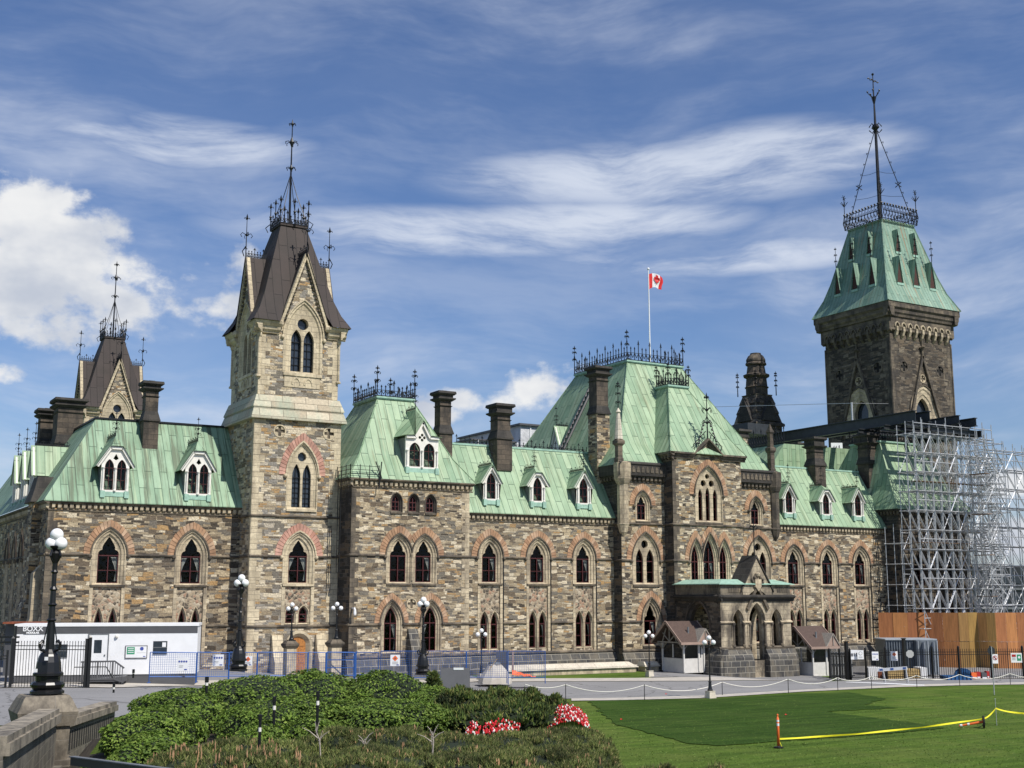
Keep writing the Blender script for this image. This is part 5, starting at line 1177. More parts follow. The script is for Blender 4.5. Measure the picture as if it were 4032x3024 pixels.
# flagpole
t = thing('flagpole', 'white flagpole with a red and white maple leaf flag flying above the central roof', 'flagpole', (74.0, 98, 24))
m = MB(); m.tube([(74, 98, 28.0), (74, 98, 39.2)], [.085, .05], 8); m.ball(74, 98, 39.32, .14, 8, 6); m.build('pole', 'white_paint', t)
fd = Vector((math.cos(-.25), math.sin(-.25), 0)); fz = 38.75; FW, FH = 1.95, 1.6
def fpt(a, b_): # a along 0..1, b down 0..1
    wob = .13*math.sin(a*7.5+b_*1.6)*(.25+a); dr = .28*a*a-.12*math.sin(a*5)
    return Vector((74.06, 98, fz-b_*FH*(1-.18*a)-dr+.22*a))+fd*(a*FW*.78+.12*math.sin(b_*5)*a)+Vector((.2*wob, wob, 0))
def fgrid(m, a0, a1, n):
    k = len(m.v); q = 8
    for i in range(n+1):
        for j in range(q+1): m.v.append(tuple(fpt(a0+(a1-a0)*i/n, j/q)))
    for i in range(n):
        for j in range(q): m.f.append((k+i*(q+1)+j, k+(i+1)*(q+1)+j, k+(i+1)*(q+1)+j+1, k+i*(q+1)+j+1))
m = MB(); fgrid(m, .25, .75, 10); fl = m.build('flag', 'flag_white', t, True)
m = MB(); fgrid(m, 0, .25, 5); m.build('flag_bar', 'flag_red', fl, True); m = MB(); fgrid(m, .75, 1, 5); m.build('flag_bar', 'flag_red', fl, True)
leafp = [(0, .46), (.05, .36), (.14, .41), (.11, .2), (.2, .28), (.23, .22), (.33, .24), (.3, .12), (.35, .08), (.16, -.1), (.18, -.19), (.03, -.16), (.02, -.36), (-.02, -.36), (-.03, -.16), (-.18, -.19), (-.16, -.1), (-.35, .08), (-.3, .12), (-.33, .24), (-.23, .22), (-.2, .28), (-.11, .2), (-.14, .41), (-.05, .36)]
for side in (-.09, .09):
    m = MB(); ps = [fpt(.5+x*.6, .5-y*.95)+Vector((0, side, 0)) for x, y in leafp]; tr = tessellate_polygon([[Vector((x, y, 0)) for x, y in leafp]]); m.mesh(ps, [tuple(q) for q in tr]); m.build('maple_leaf', 'flag_red', fl)
# wrapped roof shelter behind the middle wing
t = thing('roof_shelter', 'white tarpaulin-wrapped shelter on the roof behind the middle wing', 'shelter', (64, 112, 17))
a0 = onY(1868, 1700, 112)[0]; a1 = onY(2150, 1700, 112)[0]; zt0 = onY(1990, 1655, 112)[1]
xm = onY(2050, 1700, 112)[0]
m = MB(); m.box(xm, a1, 112, 126, 14, zt0-.4); m.box(a0, xm-.05, 112.6, 126, 14, zt0-2.3); m.build('wrap', 'tarp', t); m = MB(); m.hexa([(xm-.3, 111.7), (a1+.3, 111.7), (a1+.3, 126), (xm-.3, 126)], zt0-.4, [(xm-.3, 111.7), (a1+.3, 111.7), (a1+.3, 126), (xm-.3, 126)], zt0-.2); m.box(a0-.2, xm-.3, 112.3, 126, zt0-2.3, zt0-2.15); m.build('roof', 'grey_paint', t)
for i in range(6): x = a0+.4+(a1-a0-.8)*i/5; m = MB(); m.box(x-.06, x+.06, 111.9, 112.0, 14, zt0-(.4 if x > xm else 2.3)); m.build('post', 'white_paint', t)
# ---------------------------------------------------------------- steel beams
def ibeam(name, a, b_, h, w, P):
    m = MB(); a = Vector(a); b_ = Vector(b_); z = Vector((0, 0, h/2)); m.bar(a, b_, .06, h); m.bar(a+z, b_+z, w, .08); m.bar(a-z, b_-z, w, .08); return m.build(name, 'steel_grey', P)
t = thing('steel_beams', 'frame of long dark steel roof beams carried over the right wing onto the scaffold', 'steel beams', (98, 86, 22))
ibeam('beam', (96.9, 84.5, 24.05), (96.9, 112, 24.05), 1.08, .5, t); ibeam('beam', (98.4, 84.0, 24.05), (98.4, 112, 24.05), 1.08, .5, t)
ibeam('beam', (101.8, 83.2, 23.9), (101.8, 97, 23.9), .8, .45, t); ibeam('beam', (103.6, 82.6, 23.7), (103.6, 97, 23.7), .8, .45, t); ibeam('beam', (104.8, 83.0, 22.6), (104.8, 95, 22.6), .6, .4, t)
for y in (84.6, 87.5, 91): ibeam('cross_beam', (95.6, y, 23.2), (105, y, 23.2), .4, .35, t)
for y in (82.2, 85.6): ibeam('cross_beam', (98, y+1.4, 22.7), (105.2, y+1.4, 22.7), .45, .35, t)
m = MB(); m.box(92, 95.4, 104, 110, 24.2, 25.4); m.build('plant_unit', 'steel_grey', t)
m = MB(); m.bar((96.9, 93, 24.6), (96.9, 93, 26.6), .14); m.build('stanchion', 'galv', t)
for a, b_ in (((96.9, 93, 26.5), (90, 112, 28.0)), ((96.9, 93, 26.5), (106, 96.2, 27.6))): m = MB(); m.tube([a, b_], .03, 3); m.build('wire', 'galv', t)
for (x, y) in ((93.5, 92), (94.5, 96)):
    pass
t = thing('wall_sign', 'small white number one sign fixed to the iron cresting under the steel beams', 'sign', (90.6, 96.9, 23.2))
p = atd(3295, 1766, 139.); m = MB(); q = Vector((p.x, p.y, p.z)); t.location = q; U = Vector((math.cos(YAW), -math.sin(YAW), 0)); m.bar(q-U*.65, q+U*.65, 1.3, .08, up=(0, 1, 0)); m.build('panel', 'white_paint', t)
text('lettering', '#1', .95, 'sign_text', t, q+Vector((-math.sin(YAW), -math.cos(YAW), 0))*.08, U, (0, 0, 1), .005)
m = MB(); m.bar(q-Vector((0, 0, .6)), q-Vector((0, 0, 2.4)), .08); m.build('post', 'iron', t)
# ---------------------------------------------------------------- scaffolding
def scaffold(label, group, xs, ys, z0, z1, lift, braces, seed, base=True, rail=1.2, r=.045, bm='galv'):
    rnd = random.Random(seed); t = thing('scaffolding', label, 'scaffolding', (xs[0], ys[0], z0), group); n = int((z1-z0)/lift)
    for x in xs:
        for y in ys: m = MB(); m.tube([(x, y, z0), (x, y, z0+n*lift+rnd.uniform(.4, rail+1))], r, 4); m.build('standard', 'galv', t)
    led = []
    for k in range(n+1):
        z = z0+k*lift+.1
        for y in ys: led.append(((xs[0]-.2, y, z), (xs[-1]+.2, y, z)))
        for x in xs: led.append(((x, ys[0]-.2, z), (x, ys[-1]+.2, z)))
        if k % 2 == 0:
            for y in ys[:1]: led.append(((xs[0], y, z+1.0), (xs[-1], y, z+1.0)))
    br = []
    for k in range(n):
        z = z0+k*lift
        for i in range(len(xs)-1):
            for j, y in enumerate(ys):
                if rnd.random() < braces: br.append(((xs[i], y, z), (xs[i+1], y, z+lift)) if (i+k+j) % 2 == 0 and rnd.random() < .4 else ((xs[i+1], y, z), (xs[i], y, z+lift)))
    for lst, nm, mt in ((led, 'ledger', 'galv'), (br, 'brace', bm)):
        for i, (a, b_) in enumerate(lst[:99]): m = MB(); m.tube([a, b_], r*.85, 4); m.build(nm, mt, t)
        if len(lst) > 99:
            m = MB()
            for a, b_ in lst[99:]: m.tube([a, b_], r*.85, 4)
            kind(m.build(nm, mt, t), 'stuff')
    return t
def lin(a, b_, n): return [a+(b_-a)*i/(n-1) for i in range(n)]
SG = 'scaffolding round the right pavilion'
t = scaffold('dense steel scaffolding with bright zigzag braces in front of the right pavilion', SG, lin(95.1, 106.6, 11), [83.2, 84.3, 85.4], -.8, 22.2, 1.9, .95, 3, r=.055, bm='galv_bright')
for k in (6, 9): m = MB(); m.box(95.4, 106, 83.3, 84.2, -.8+2*k+.15, -.8+2*k+.2); m.build('platform', 'plank', t)
t = scaffold('open lower scaffold bay beside the shaded side wall of the right pavilion', SG, [94.0, 95.2], [84.6, 86.6], -.8, 13.0, 2.0, .0, 5)
t = scaffold('scaffolding stair tower with zigzag steps between the dense scaffold and the tall open scaffold', SG, [101.9, 103.3, 104.7], [80.6, 82.6], -.8, 23.0, 2.0, .7, 9)
for k in range(10):
    a = Vector((102.0, 80.9, .2+2*k)); b_ = Vector((104.5, 80.9, 2.2+2*k)); 
    if k % 2: a.x, b_.x = b_.x, a.x
    m = MB(); m.bar(a, b_, .06, .14); m.bar(a+Vector((0, .8, 0)), b_+Vector((0, .8, 0)), .06, .14); m.bar(a+Vector((0, 0, .9)), b_+Vector((0, 0, .9)), .04)
    for q in range(9): p = a.lerp(b_, (q+.5)/9); m.box(p.x-.12, p.x+.12, p.y, p.y+.8, p.z-.02, p.z+.03)
    m.build('stair', 'galv', t)
    if k % 2 == 0: m = MB(); m.box(101.6, 102.3, 80.4, 82.3, 2.2+2*k-.05, 2.2+2*k+.02); m.build('landing', 'plank', t)
t = scaffold('tall open scaffolding against the sky at the right edge', SG, lin(108.4, 121.0, 6), [77.0, 79.2], -.8, 28.3, 2.9, .5, 12, rail=3.4)
for (k, x0, x1) in ((4, 111, 114.5), (6, 111, 114), (8, 110.5, 115.5), (2, 112, 113.5)): m = MB(); m.box(x0, x1, 77.1, 78.6, -.8+2.9*k+.15, -.8+2.9*k+.22); m.build('platform', 'plank', t)
t = scaffold('lighter scaffolding standing in front of the dark tower', SG, lin(105.5, 116.5, 8), [89.5, 91.5], -.8, 21.8, 2.0, .8, 15, r=.055)
t = scaffold('far scaffold rows behind the stair tower and below the dark tower', SG, lin(107, 116, 7), [84.5, 86.5], -.8, 23.0, 2.0, .9, 19, r=.055, bm='galv_bright')
# dark office building far right
p = atd(3840, 2230, 210.); q = atd(4200, 2230, 210.)
t = thing('office_building', 'long dark glazed office building seen low behind the scaffolding', 'building', (p.x, p.y, 0))
U = (q-p).normalized(); W = Vector((-U.y, U.x, 0)); 
m = MB(); pz = p.z; m.hexa([(p.x, p.y), (q.x, q.y), (q.x+W.x*20, q.y+W.y*20), (p.x+W.x*20, p.y+W.y*20)], -6, [(p.x, p.y), (q.x, q.y), (q.x+W.x*20, q.y+W.y*20), (p.x+W.x*20, p.y+W.y*20)], pz); m.build('wall', 'dark_bld', t)
for z in (1, 4.2, 7.4):
    m = MB(); a = p-W*.1; a.z = z; b_ = q-W*.1; b_.z = z; m.bar(a, b_, .2, .35); m.build('sill_band', 'lead', t)
    for i in range(8): a = p.lerp(q, (i+.1)/8)-W*.12; b_ = p.lerp(q, (i+.8)/8)-W*.12; a.z = b_.z = z+1.7; m = MB(); m.bar(a, b_, .05, 1.6); m.build('window', 'tower_glass', t)
# ---------------------------------------------------------------- plywood hoarding
t = thing('plywood_hoarding', 'tall hoarding of orange brown plywood sheets zigzagging in front of the scaffolding', 'hoarding', tuple(atd(3457, 2600, 121)))
PLY = ['plywood', 'plywood_brown_shade', 'plywood', 'plywood_olive_shade', 'plywood_yellow', 'plywood', 'plywood']
for nm, tint in (('plywood_brown_shade', (.6, .55, .5, 1)), ('plywood_olive_shade', (.55, .78, .62, 1)), ('plywood_yellow', (1.25, 1.75, 1.7, 1))):  # brown and olive also darken the second and fourth lengths as partial shade
    mm = M['plywood'].copy(); mm.name = nm; M[nm] = mm; nt = mm.node_tree; bs = [n for n in nt.nodes if n.type == 'BSDF_PRINCIPLED'][0]; src = bs.inputs['Base Color'].links[0].from_socket; L(nt, mixc(nt, 1.0, src, tint, 'MULTIPLY'), bs.inputs['Base Color'])
pp = [(3457, 121.5), (3572, 120.4), (3647, 120.6), (3772, 118.8), (3847, 119.6), (3917, 117.9), (4000, 117.6), (4110, 117.0)]
for i in range(len(pp)-1):
    a = atd(pp[i][0], 2412, pp[i][1]); b_ = atd(pp[i+1][0], 2412, pp[i+1][1]); n = max(2, int((b_-a).length/1.22)); m = MB()
    nrm = Vector((b_.y-a.y, a.x-b_.x, 0)).normalized()
    for k in range(n):
        for (z0, z1) in ((-.9, 1.95), (1.97, a.z)):
            c = a.lerp(b_, k/n+.004); d = a.lerp(b_, (k+1)/n-.004); j = nrm*random.uniform(-.03, .03)
            m.hexa([(c.x+j.x, c.y+j.y), (d.x+j.x, d.y+j.y), (d.x-nrm.x*.05, d.y-nrm.y*.05), (c.x-nrm.x*.05, c.y-nrm.y*.05)], z0, [(c.x+j.x, c.y+j.y), (d.x+j.x, d.y+j.y), (d.x-nrm.x*.05, d.y-nrm.y*.05), (c.x-nrm.x*.05, c.y-nrm.y*.05)], z1)
    m.build('plywood_panel', PLY[i], t)
# ---------------------------------------------------------------- works yard behind the right fence
def obox(m, c, U, W, l, w, z0, z1):
    a = [c, c+U*l, c+U*l+W*w, c+W*w]; m.hexa([(p.x, p.y) for p in a], z0, [(p.x, p.y) for p in a], z1)
V_ = Vector((math.cos(YAW), -math.sin(YAW), 0)); N_ = Vector((math.sin(YAW), math.cos(YAW), 0))
GZ = -.45
def gpos(px, d, z=GZ):
    p = atd(px, 2600, d); p.z = z; return p
c = gpos(3612, 106); U = Vector((.92, -.39, 0)).normalized(); W = Vector((-.72, .69, 0))
t = thing('shipping_container', 'grey shipping container standing in front of the plywood hoarding', 'container', tuple(c))
zt = atd(3612, 2521, 106).z
m = MB(); obox(m, c, U, Vector((-U.y, U.x, 0)), 1.9, 5.5, GZ+.1, zt); bd = m.build('body', 'container_grey', t)
m = MB(); W2 = -V_*1; 
p0 = c; 
m2 = MB(); obox(m2, c-V_*2.45+N_*.6, V_, N_, 2.4, 3, GZ+.1, zt); m2.build('body', 'container_grey', t)
for i in range(11): m = MB(); a = c-V_*2.4+N_*.55+V_*(i*.22); a.z = GZ+.2; b_ = a.copy(); b_.z = zt-.1; m.bar(a, b_, .1, .1); m.build('rib', 'container_grey', bd)
for f in (.06, .52, .95): m = MB(); a = c+U*1.9*f-Vector((-U.y, U.x, 0))*.04; a.z = GZ+.15; b_ = a.copy(); b_.z = zt-.05; m.bar(a, b_, .07); m.build('door_bar', 'container_light', bd)
for f in (.28, .73): m = MB(); a = c+U*1.9*f-Vector((-U.y, U.x, 0))*.03; a.z = GZ+.3; b_ = a.copy(); b_.z = zt-.15; m.bar(a, b_, .72, .03, up=(U.x, U.y, 0)); m.build('door', 'container_light', bd)
m = MB(); obox(m, c-V_*2.5+N_*.4, V_, N_, 4.4, 3.4, zt, zt+.1); m.build('roof', 'container_light', t)
c = gpos(3722, 94); t = thing('steel_bin', 'blue steel waste bin behind the black fence', 'bin', tuple(c))
m = MB(); m.hexa([(p.x, p.y) for p in (c+V_*.25, c+V_*1.75, c+V_*1.75+N_*1.4, c+V_*.25+N_*1.4)], GZ+.05, [(p.x, p.y) for p in (c, c+V_*2, c+V_*2+N_*1.6, c+N_*1.6)], GZ+.75); m.build('body', 'machine_blue', t)
for i in range(7): m = MB(); a = c+V_*(.12+i*.29)-N_*.03; m.bar((a.x, a.y, GZ+.1), (a.x, a.y, GZ+.78), .07); m.build('rib', 'machine_blue', t)
c = gpos(3790, 95.5); t = thing('cable_drum', 'large blue cable drum on its edge behind the steel bin', 'cable drum', tuple(c))
for s_ in (-.3, .3):
    m = MB(); q = c+N_*s_; n = 16; A = [q+V_*(.62*math.cos(2*PI*i/n))+Vector((0, 0, .63+.62*math.sin(2*PI*i/n))) for i in range(n)]; m.mesh(A+[p+N_*.06 for p in A], [tuple(range(n)), tuple(range(2*n-1, n-1, -1))]+[(i, (i+1) % n, n+(i+1) % n, n+i) for i in range(n)]); m.build('flange', 'machine_blue', t)
m = MB(); m.tube([c-N_*.3+Vector((0, 0, .63)), c+N_*.3+Vector((0, 0, .63))], .38, 10); m.build('core', 'machine_blue', t)
for i, (px, w, h, mt, lb) in enumerate(((3822, .42, .95, 'orange', 'orange plastic barrier stood on end beside the blue cable drum'), (3842, .3, 1.0, 'red_paint', 'narrow dark red barrier next to the orange one behind the fence'), (3862, .4, .95, 'grey_paint', 'black storage case between two red barriers behind the fence'), (3882, .2, 1.05, 'red_paint', 'slim bright red barrier at the end of the row behind the fence'))):
    c = gpos(px, 95); t = thing('barrier', lb, 'barrier', tuple(c)); m = MB(); obox(m, c, V_, N_, w, .5, GZ, GZ+h); m.build('body', mt, t); m = MB(); obox(m, c-N_*.03+V_*.04, V_, N_, w-.08, .02, GZ+h*.55, GZ+h*.65); m.build('band', 'white_paint', t); m = MB(); obox(m, c-N_*.1-V_*.03, V_, N_, w+.06, .7, GZ-.02, GZ+.08); m.build('foot', 'rubber', t)
c = gpos(3495, 97); t = thing('lumber_stack', 'stack of yellow lumber under white sheeting behind the fence', 'lumber', tuple(c))
for k in range(5):
    m = MB()
    for i in range(3): obox(m, c+N_*(.5*i), V_, N_, 2.9, .44, GZ+.1+k*.2, GZ+.27+k*.2)
    m.build('board_layer', 'lumber', t)
m = MB(); obox(m, c+V_*2.5-N_*.06, V_, N_, .5, 1.7, GZ+.05, GZ+1.2); m.build('sheeting', 'white_paint', t)
c = gpos(3418, 98); t = thing('storage_tank', 'white plastic tank beside the lumber stack behind the fence', 'tank', tuple(c)); m = MB(); obox(m, c, V_, N_, 1.15, 1.0, GZ+.1, GZ+1.15); m.build('tank', 'white_paint', t); m = MB(); obox(m, c-V_*.05-N_*.05, V_, N_, 1.25, 1.1, GZ, GZ+.1); m.build('pallet', 'plank', t); m = MB(); obox(m, c+V_*.7-N_*.03, V_, N_, .35, .05, GZ+.35, GZ+.85); m.build('panel', 'shed_rust', t)
c = gpos(3945, 100); t = thing('pallet_stack', 'low stack of orange formwork beams in front of the plywood', 'formwork', tuple(c))
for k in range(3): m = MB(); obox(m, c, V_, N_, 1.5-.1*k, 1.2, GZ+k*.16, GZ+.12+k*.16); m.build('beam_layer', 'fascia', t)
c = gpos(3272, 104); t = thing('pipe_rack', 'rack of grey panels standing behind the gate near the second booth', 'rack', tuple(c))
for i in range(8): m = MB(); a = c+V_*(i*.23); m.bar((a.x, a.y, GZ), (a.x, a.y, GZ+2.1), .06, .9, up=(N_.x, N_.y, 0)); m.build('panel', 'sign_grey', t)
for z in (.2, 1.1, 2.0): m = MB(); a = c-V_*.1-N_*.5; b_ = a+V_*1.9; m.bar((a.x, a.y, GZ+z), (b_.x, b_.y, GZ+z), .07); m.build('rail', 'steel_grey', t)
# ---------------------------------------------------------------- iron picket fences
def fence(pts, zs, h, label, sp=.15, post=2.2, double=True, postr=.12, tips=True, name='iron_fence', postlen=1.06, group=None):
    t = thing(name, label, 'fence', (pts[0][0], pts[0][1], zs[0]), group)
    for i in range(len(pts)-1):
        a = Vector((*pts[i], zs[i])); b_ = Vector((*pts[i+1], zs[i+1])); Lh = (b_-a).length; nb = max(1, int(round(Lh/post)))
        for k in range(nb):
            c = a.lerp(b_, k/nb); d = a.lerp(b_, (k+1)/nb); m = MB()
            for f in ((.1, .82, .9) if double else (.1, .93)): m.bar(c+Vector((0, 0, h*f)), d+Vector((0, 0, h*f)), .045)
            n = int((d-c).length/sp)
            for q in range(1, n):
                p = c.lerp(d, q/n); m.bar(p+Vector((0, 0, .06)), p+Vector((0, 0, h*(1 if tips else .93))), .028)
                if tips: m.lathe([(.001, 0), (.028, .04), (.001, .11)], p.x, p.y, p.z+h*.97, 4)
            m.build('fence_panel', 'black_paint', t)
            m = MB(); m.bar(c, c+Vector((0, 0, h*postlen)), postr); m.lathe([(postr*.8, 0), (.01, .12)], c.x, c.y, c.z+h*postlen, 4, PI/4); m.build('post', 'black_paint', t)
    c = Vector((*pts[-1], zs[-1])); m = MB(); m.bar(c, c+Vector((0, 0, h*postlen)), postr); m.build('post', 'black_paint', t)
    return t
def Gz(px, py): x, y = G(px, py); return x, y, gh2(x, y)
def gh2(x, y): return gh(x, y)-.5*sstep((x-62)/9)*sstep((y-66)/9)
def seq(lst):
    P = [Gz(*q) for q in lst]; return [(p[0], p[1]) for p in P], [p[2] for p in P]
pts, zs = seq([(3268, 2650), (3350, 2660), (3412, 2667), (3570, 2676), (3780, 2676), (4032, 2674), (4200, 2672)])
fence(pts, zs, 2.25, 'black spiked iron fence along the works yard in front of the plywood hoarding', .16, 2.05)
x, y, z = Gz(3337, 2660); t = thing('gate_post', 'tall black gate post rising above the fence right of the second booth', 'post', (x, y, z)); m = MB(); m.bar((x, y, z), (x, y, z+3.0), .22); m.build('post', 'black_paint', t); m = MB(); m.box(x-.15, x+.15, y-.15, y+.15, z+3.0, z+3.06); m.build('cap', 'black_paint', t)
x, y, z = Gz(3566, 2680); t = thing('gate_post', 'tall black post behind the octagonal sign in front of the grey container', 'post', (x, y, z)); m = MB(); m.bar((x, y, z), (x, y, z+3.05), .2); m.build('post', 'black_paint', t); m = MB(); m.box(x-.14, x+.14, y-.14, y+.14, z+3.05, z+3.1); m.build('cap', 'black_paint', t)
# signs on the fence
def signboard(px, py, wpx, hpx, d, label, paint, name='fence_sign', fn=None, back='white_paint', pole=None):
    c = atd(px, py, d); w = wpx/FX*d; h = hpx/FX*d; t = thing(name, label, 'sign', tuple(c)); m = MB(); a = c-V_*w/2; b_ = c+V_*w/2; m.bar(a, b_, h, .03, up=(N_.x, N_.y, 0))
    # bar: width axis is perpendicular to up -> vertical
    t2 = m.build('panel', back, t)
    if fn: fn(t, c, w, h)
    if pole: m = MB(); q = c+N_*.05; m.bar((q.x, q.y, pole), (q.x, q.y, c.z+h*.5), .06); m.build('pole', 'galv', t)
    return t
FO = lambda c, u, v, k=.03: c+V_*u+Vector((0, 0, v))-N_*k
def fill(t, c, u0, u1, v0, v1, mat, nm='mark', k=.022): m = MB(); a = FO(c, u0, (v0+v1)/2, k); b_ = FO(c, u1, (v0+v1)/2, k); m.bar(a, b_, abs(v1-v0), .008, up=(N_.x, N_.y, 0)); return m.build(nm, mat, t)
def dsk(t, c, u, v, r, mat, nm='symbol', k=.025, n=12, rot=0):
    m = MB(); m.face([FO(c, u+r*math.cos(2*PI*i/n+rot), v+r*math.sin(2*PI*i/n+rot), k) for i in range(n)]); return m.build(nm, mat, t)
def f15(t, c, w, h): text('lettering', '#15', h*.5, 'sign_text', t, FO(c, 0, -.0), V_, (0, 0, 1), .004, bold=.01)
def fbadge(t, c, w, h): dsk(t, c, 0, h*.15, h*.22, 'sign_grey'); dsk(t, c, 0, h*.15, h*.15, 'white_paint', k=.03); fill(t, c, -w*.3, w*.3, -h*.25, -h*.2, 'sign_grey'); fill(t, c, -w*.3, w*.3, -h*.35, -h*.31, 'sign_grey')
def f4(t, c, w, h):
    for i in range(4): dsk(t, c, (-.33+.22*i)*w, h*.22, w*.09, 'sign_blue')
    fill(t, c, -w*.33, w*.05, -h*.12, -h*.08, 'sign_grey'); fill(t, c, -w*.33, w*.0, -h*.22, -h*.19, 'sign_grey'); fill(t, c, w*.15, w*.4, -h*.42, -h*.34, 'sign_blue')
def fdia(t, c, w, h): dsk(t, c, 0, h*.18, w*.3, 'orange', n=4); dsk(t, c, 0, h*.18, w*.1, 'sign_text', k=.03, n=6); [fill(t, c, -w*.3, w*.3, -h*(.15+.09*i), -h*(.12+.09*i), 'sign_grey') for i in range(3)]; fill(t, c, w*.15, w*.4, -h*.44, -h*.37, 'sign_blue')
def fno(t, c, w, h): dsk(t, c, 0, h*.1, w*.4, 'red_paint', n=18); dsk(t, c, 0, h*.1, w*.31, 'white_paint', k=.03, n=18); fill(t, c, -w*.05, w*.05, -h*.1, h*.3, 'sign_text', k=.033); m = MB(); m.bar(FO(c, -w*.27, h*.1+w*.27, .04), FO(c, w*.27, h*.1-w*.27, .04), .05, .01, up=(N_.x, N_.y, 0)); m.build('slash', 'red_paint', t)
def fgr(t, c, w, h): fill(t, c, w*.05, w*.42, -h*.3, h*.35, 'green_sign'); fill(t, c, -w*.42, -w*.05, h*.1, h*.35, 'red_paint'); dsk(t, c, w*.24, h*.05, w*.11, 'white_paint', k=.03); [fill(t, c, -w*.4, -w*.08, -h*(.02+.1*i), h*(.02-.1*i), 'sign_grey') for i in range(3)]
signboard(3363, 2578, 25, 36, 96, 'white sign reading number fifteen on the gate', 0, fn=f15)
signboard(3388, 2578, 24, 34, 95.8, 'white notice with a round crest right of the number fifteen sign', 0, fn=fbadge)
signboard(3446, 2583, 25, 33, 95.2, 'white safety notice with four blue circles on the works yard fence', 0, fn=f4)
signboard(3521, 2583, 26, 35, 94.4, 'white notice with an orange diamond in front of the container', 0, fn=fdia)
signboard(3918, 2594, 22, 35, 91, 'white notice with a red prohibition circle on the right fence', 0, fn=fno)
signboard(4002, 2590, 42, 36, 90, 'wide white notice with green and red panels at the right edge', 0, fn=fgr)
for px, py, d, lb, zb in ((3583, 2575, 92.2, 'blank back of an octagonal sign in front of the container', None), (3903, 2562, 80.5, 'back of an octagonal road sign on a pole beside the lawn', 0)):
    c = atd(px, py, d); t = thing('road_sign', lb, 'sign', tuple(c)); m = MB(); n = 8; r = 15.5/FX*d; A = [c+V_*(r*math.cos(2*PI*i/n+PI/8))+Vector((0, 0, r*math.sin(2*PI*i/n+PI/8))) for i in range(n)]
    m.mesh(A+[p+N_*.02 for p in A], [tuple(range(n)), tuple(range(2*n-1, n-1, -1))]+[(i, (i+1) % n, n+(i+1) % n, n+i) for i in range(n)]); m.build('panel', 'sign_grey' if zb is None else 'steel_grey', t)
    if zb is not None: m = MB(); q = c-N_*.04; m.tube([(q.x, q.y, -.1), (q.x, q.y, c.z+r)], .035, 6); m.build('pole', 'galv', t)
    else: m = MB(); q = c+N_*.06; m.bar((q.x, q.y, c.z-1.2), (q.x, q.y, c.z+.2), .05); m.build('bracket', 'black_paint', t)
# barrier trestle with blue and white board
a = atd(3457, 2638, 91.5); b_ = atd(3572, 2630, 90.5); t = thing('barrier', 'white and blue striped barrier board on trestle legs in front of the fence', 'barrier', tuple(a))
m = MB(); m.bar(a, b_, .22, .04, up=(N_.x, N_.y, 0)); m.build('board', 'white_paint', t)
for f in (.05, .42, .85): m = MB(); p = a.lerp(b_, f)-N_*.03; q = a.lerp(b_, f+.11)-N_*.03; m.bar(p, q, .13, .01, up=(N_.x, N_.y, 0)); m.build('stripe', 'blue_metal', t)
for f in (.18, .95):
    p = a.lerp(b_, f)
    for s_ in (-.3, .3): m = MB(); m.bar(p, Vector((p.x+N_.x*s_+V_.x*.1, p.y+N_.y*s_+V_.y*.1, -.35)), .05); m.build('leg', 'galv', t)
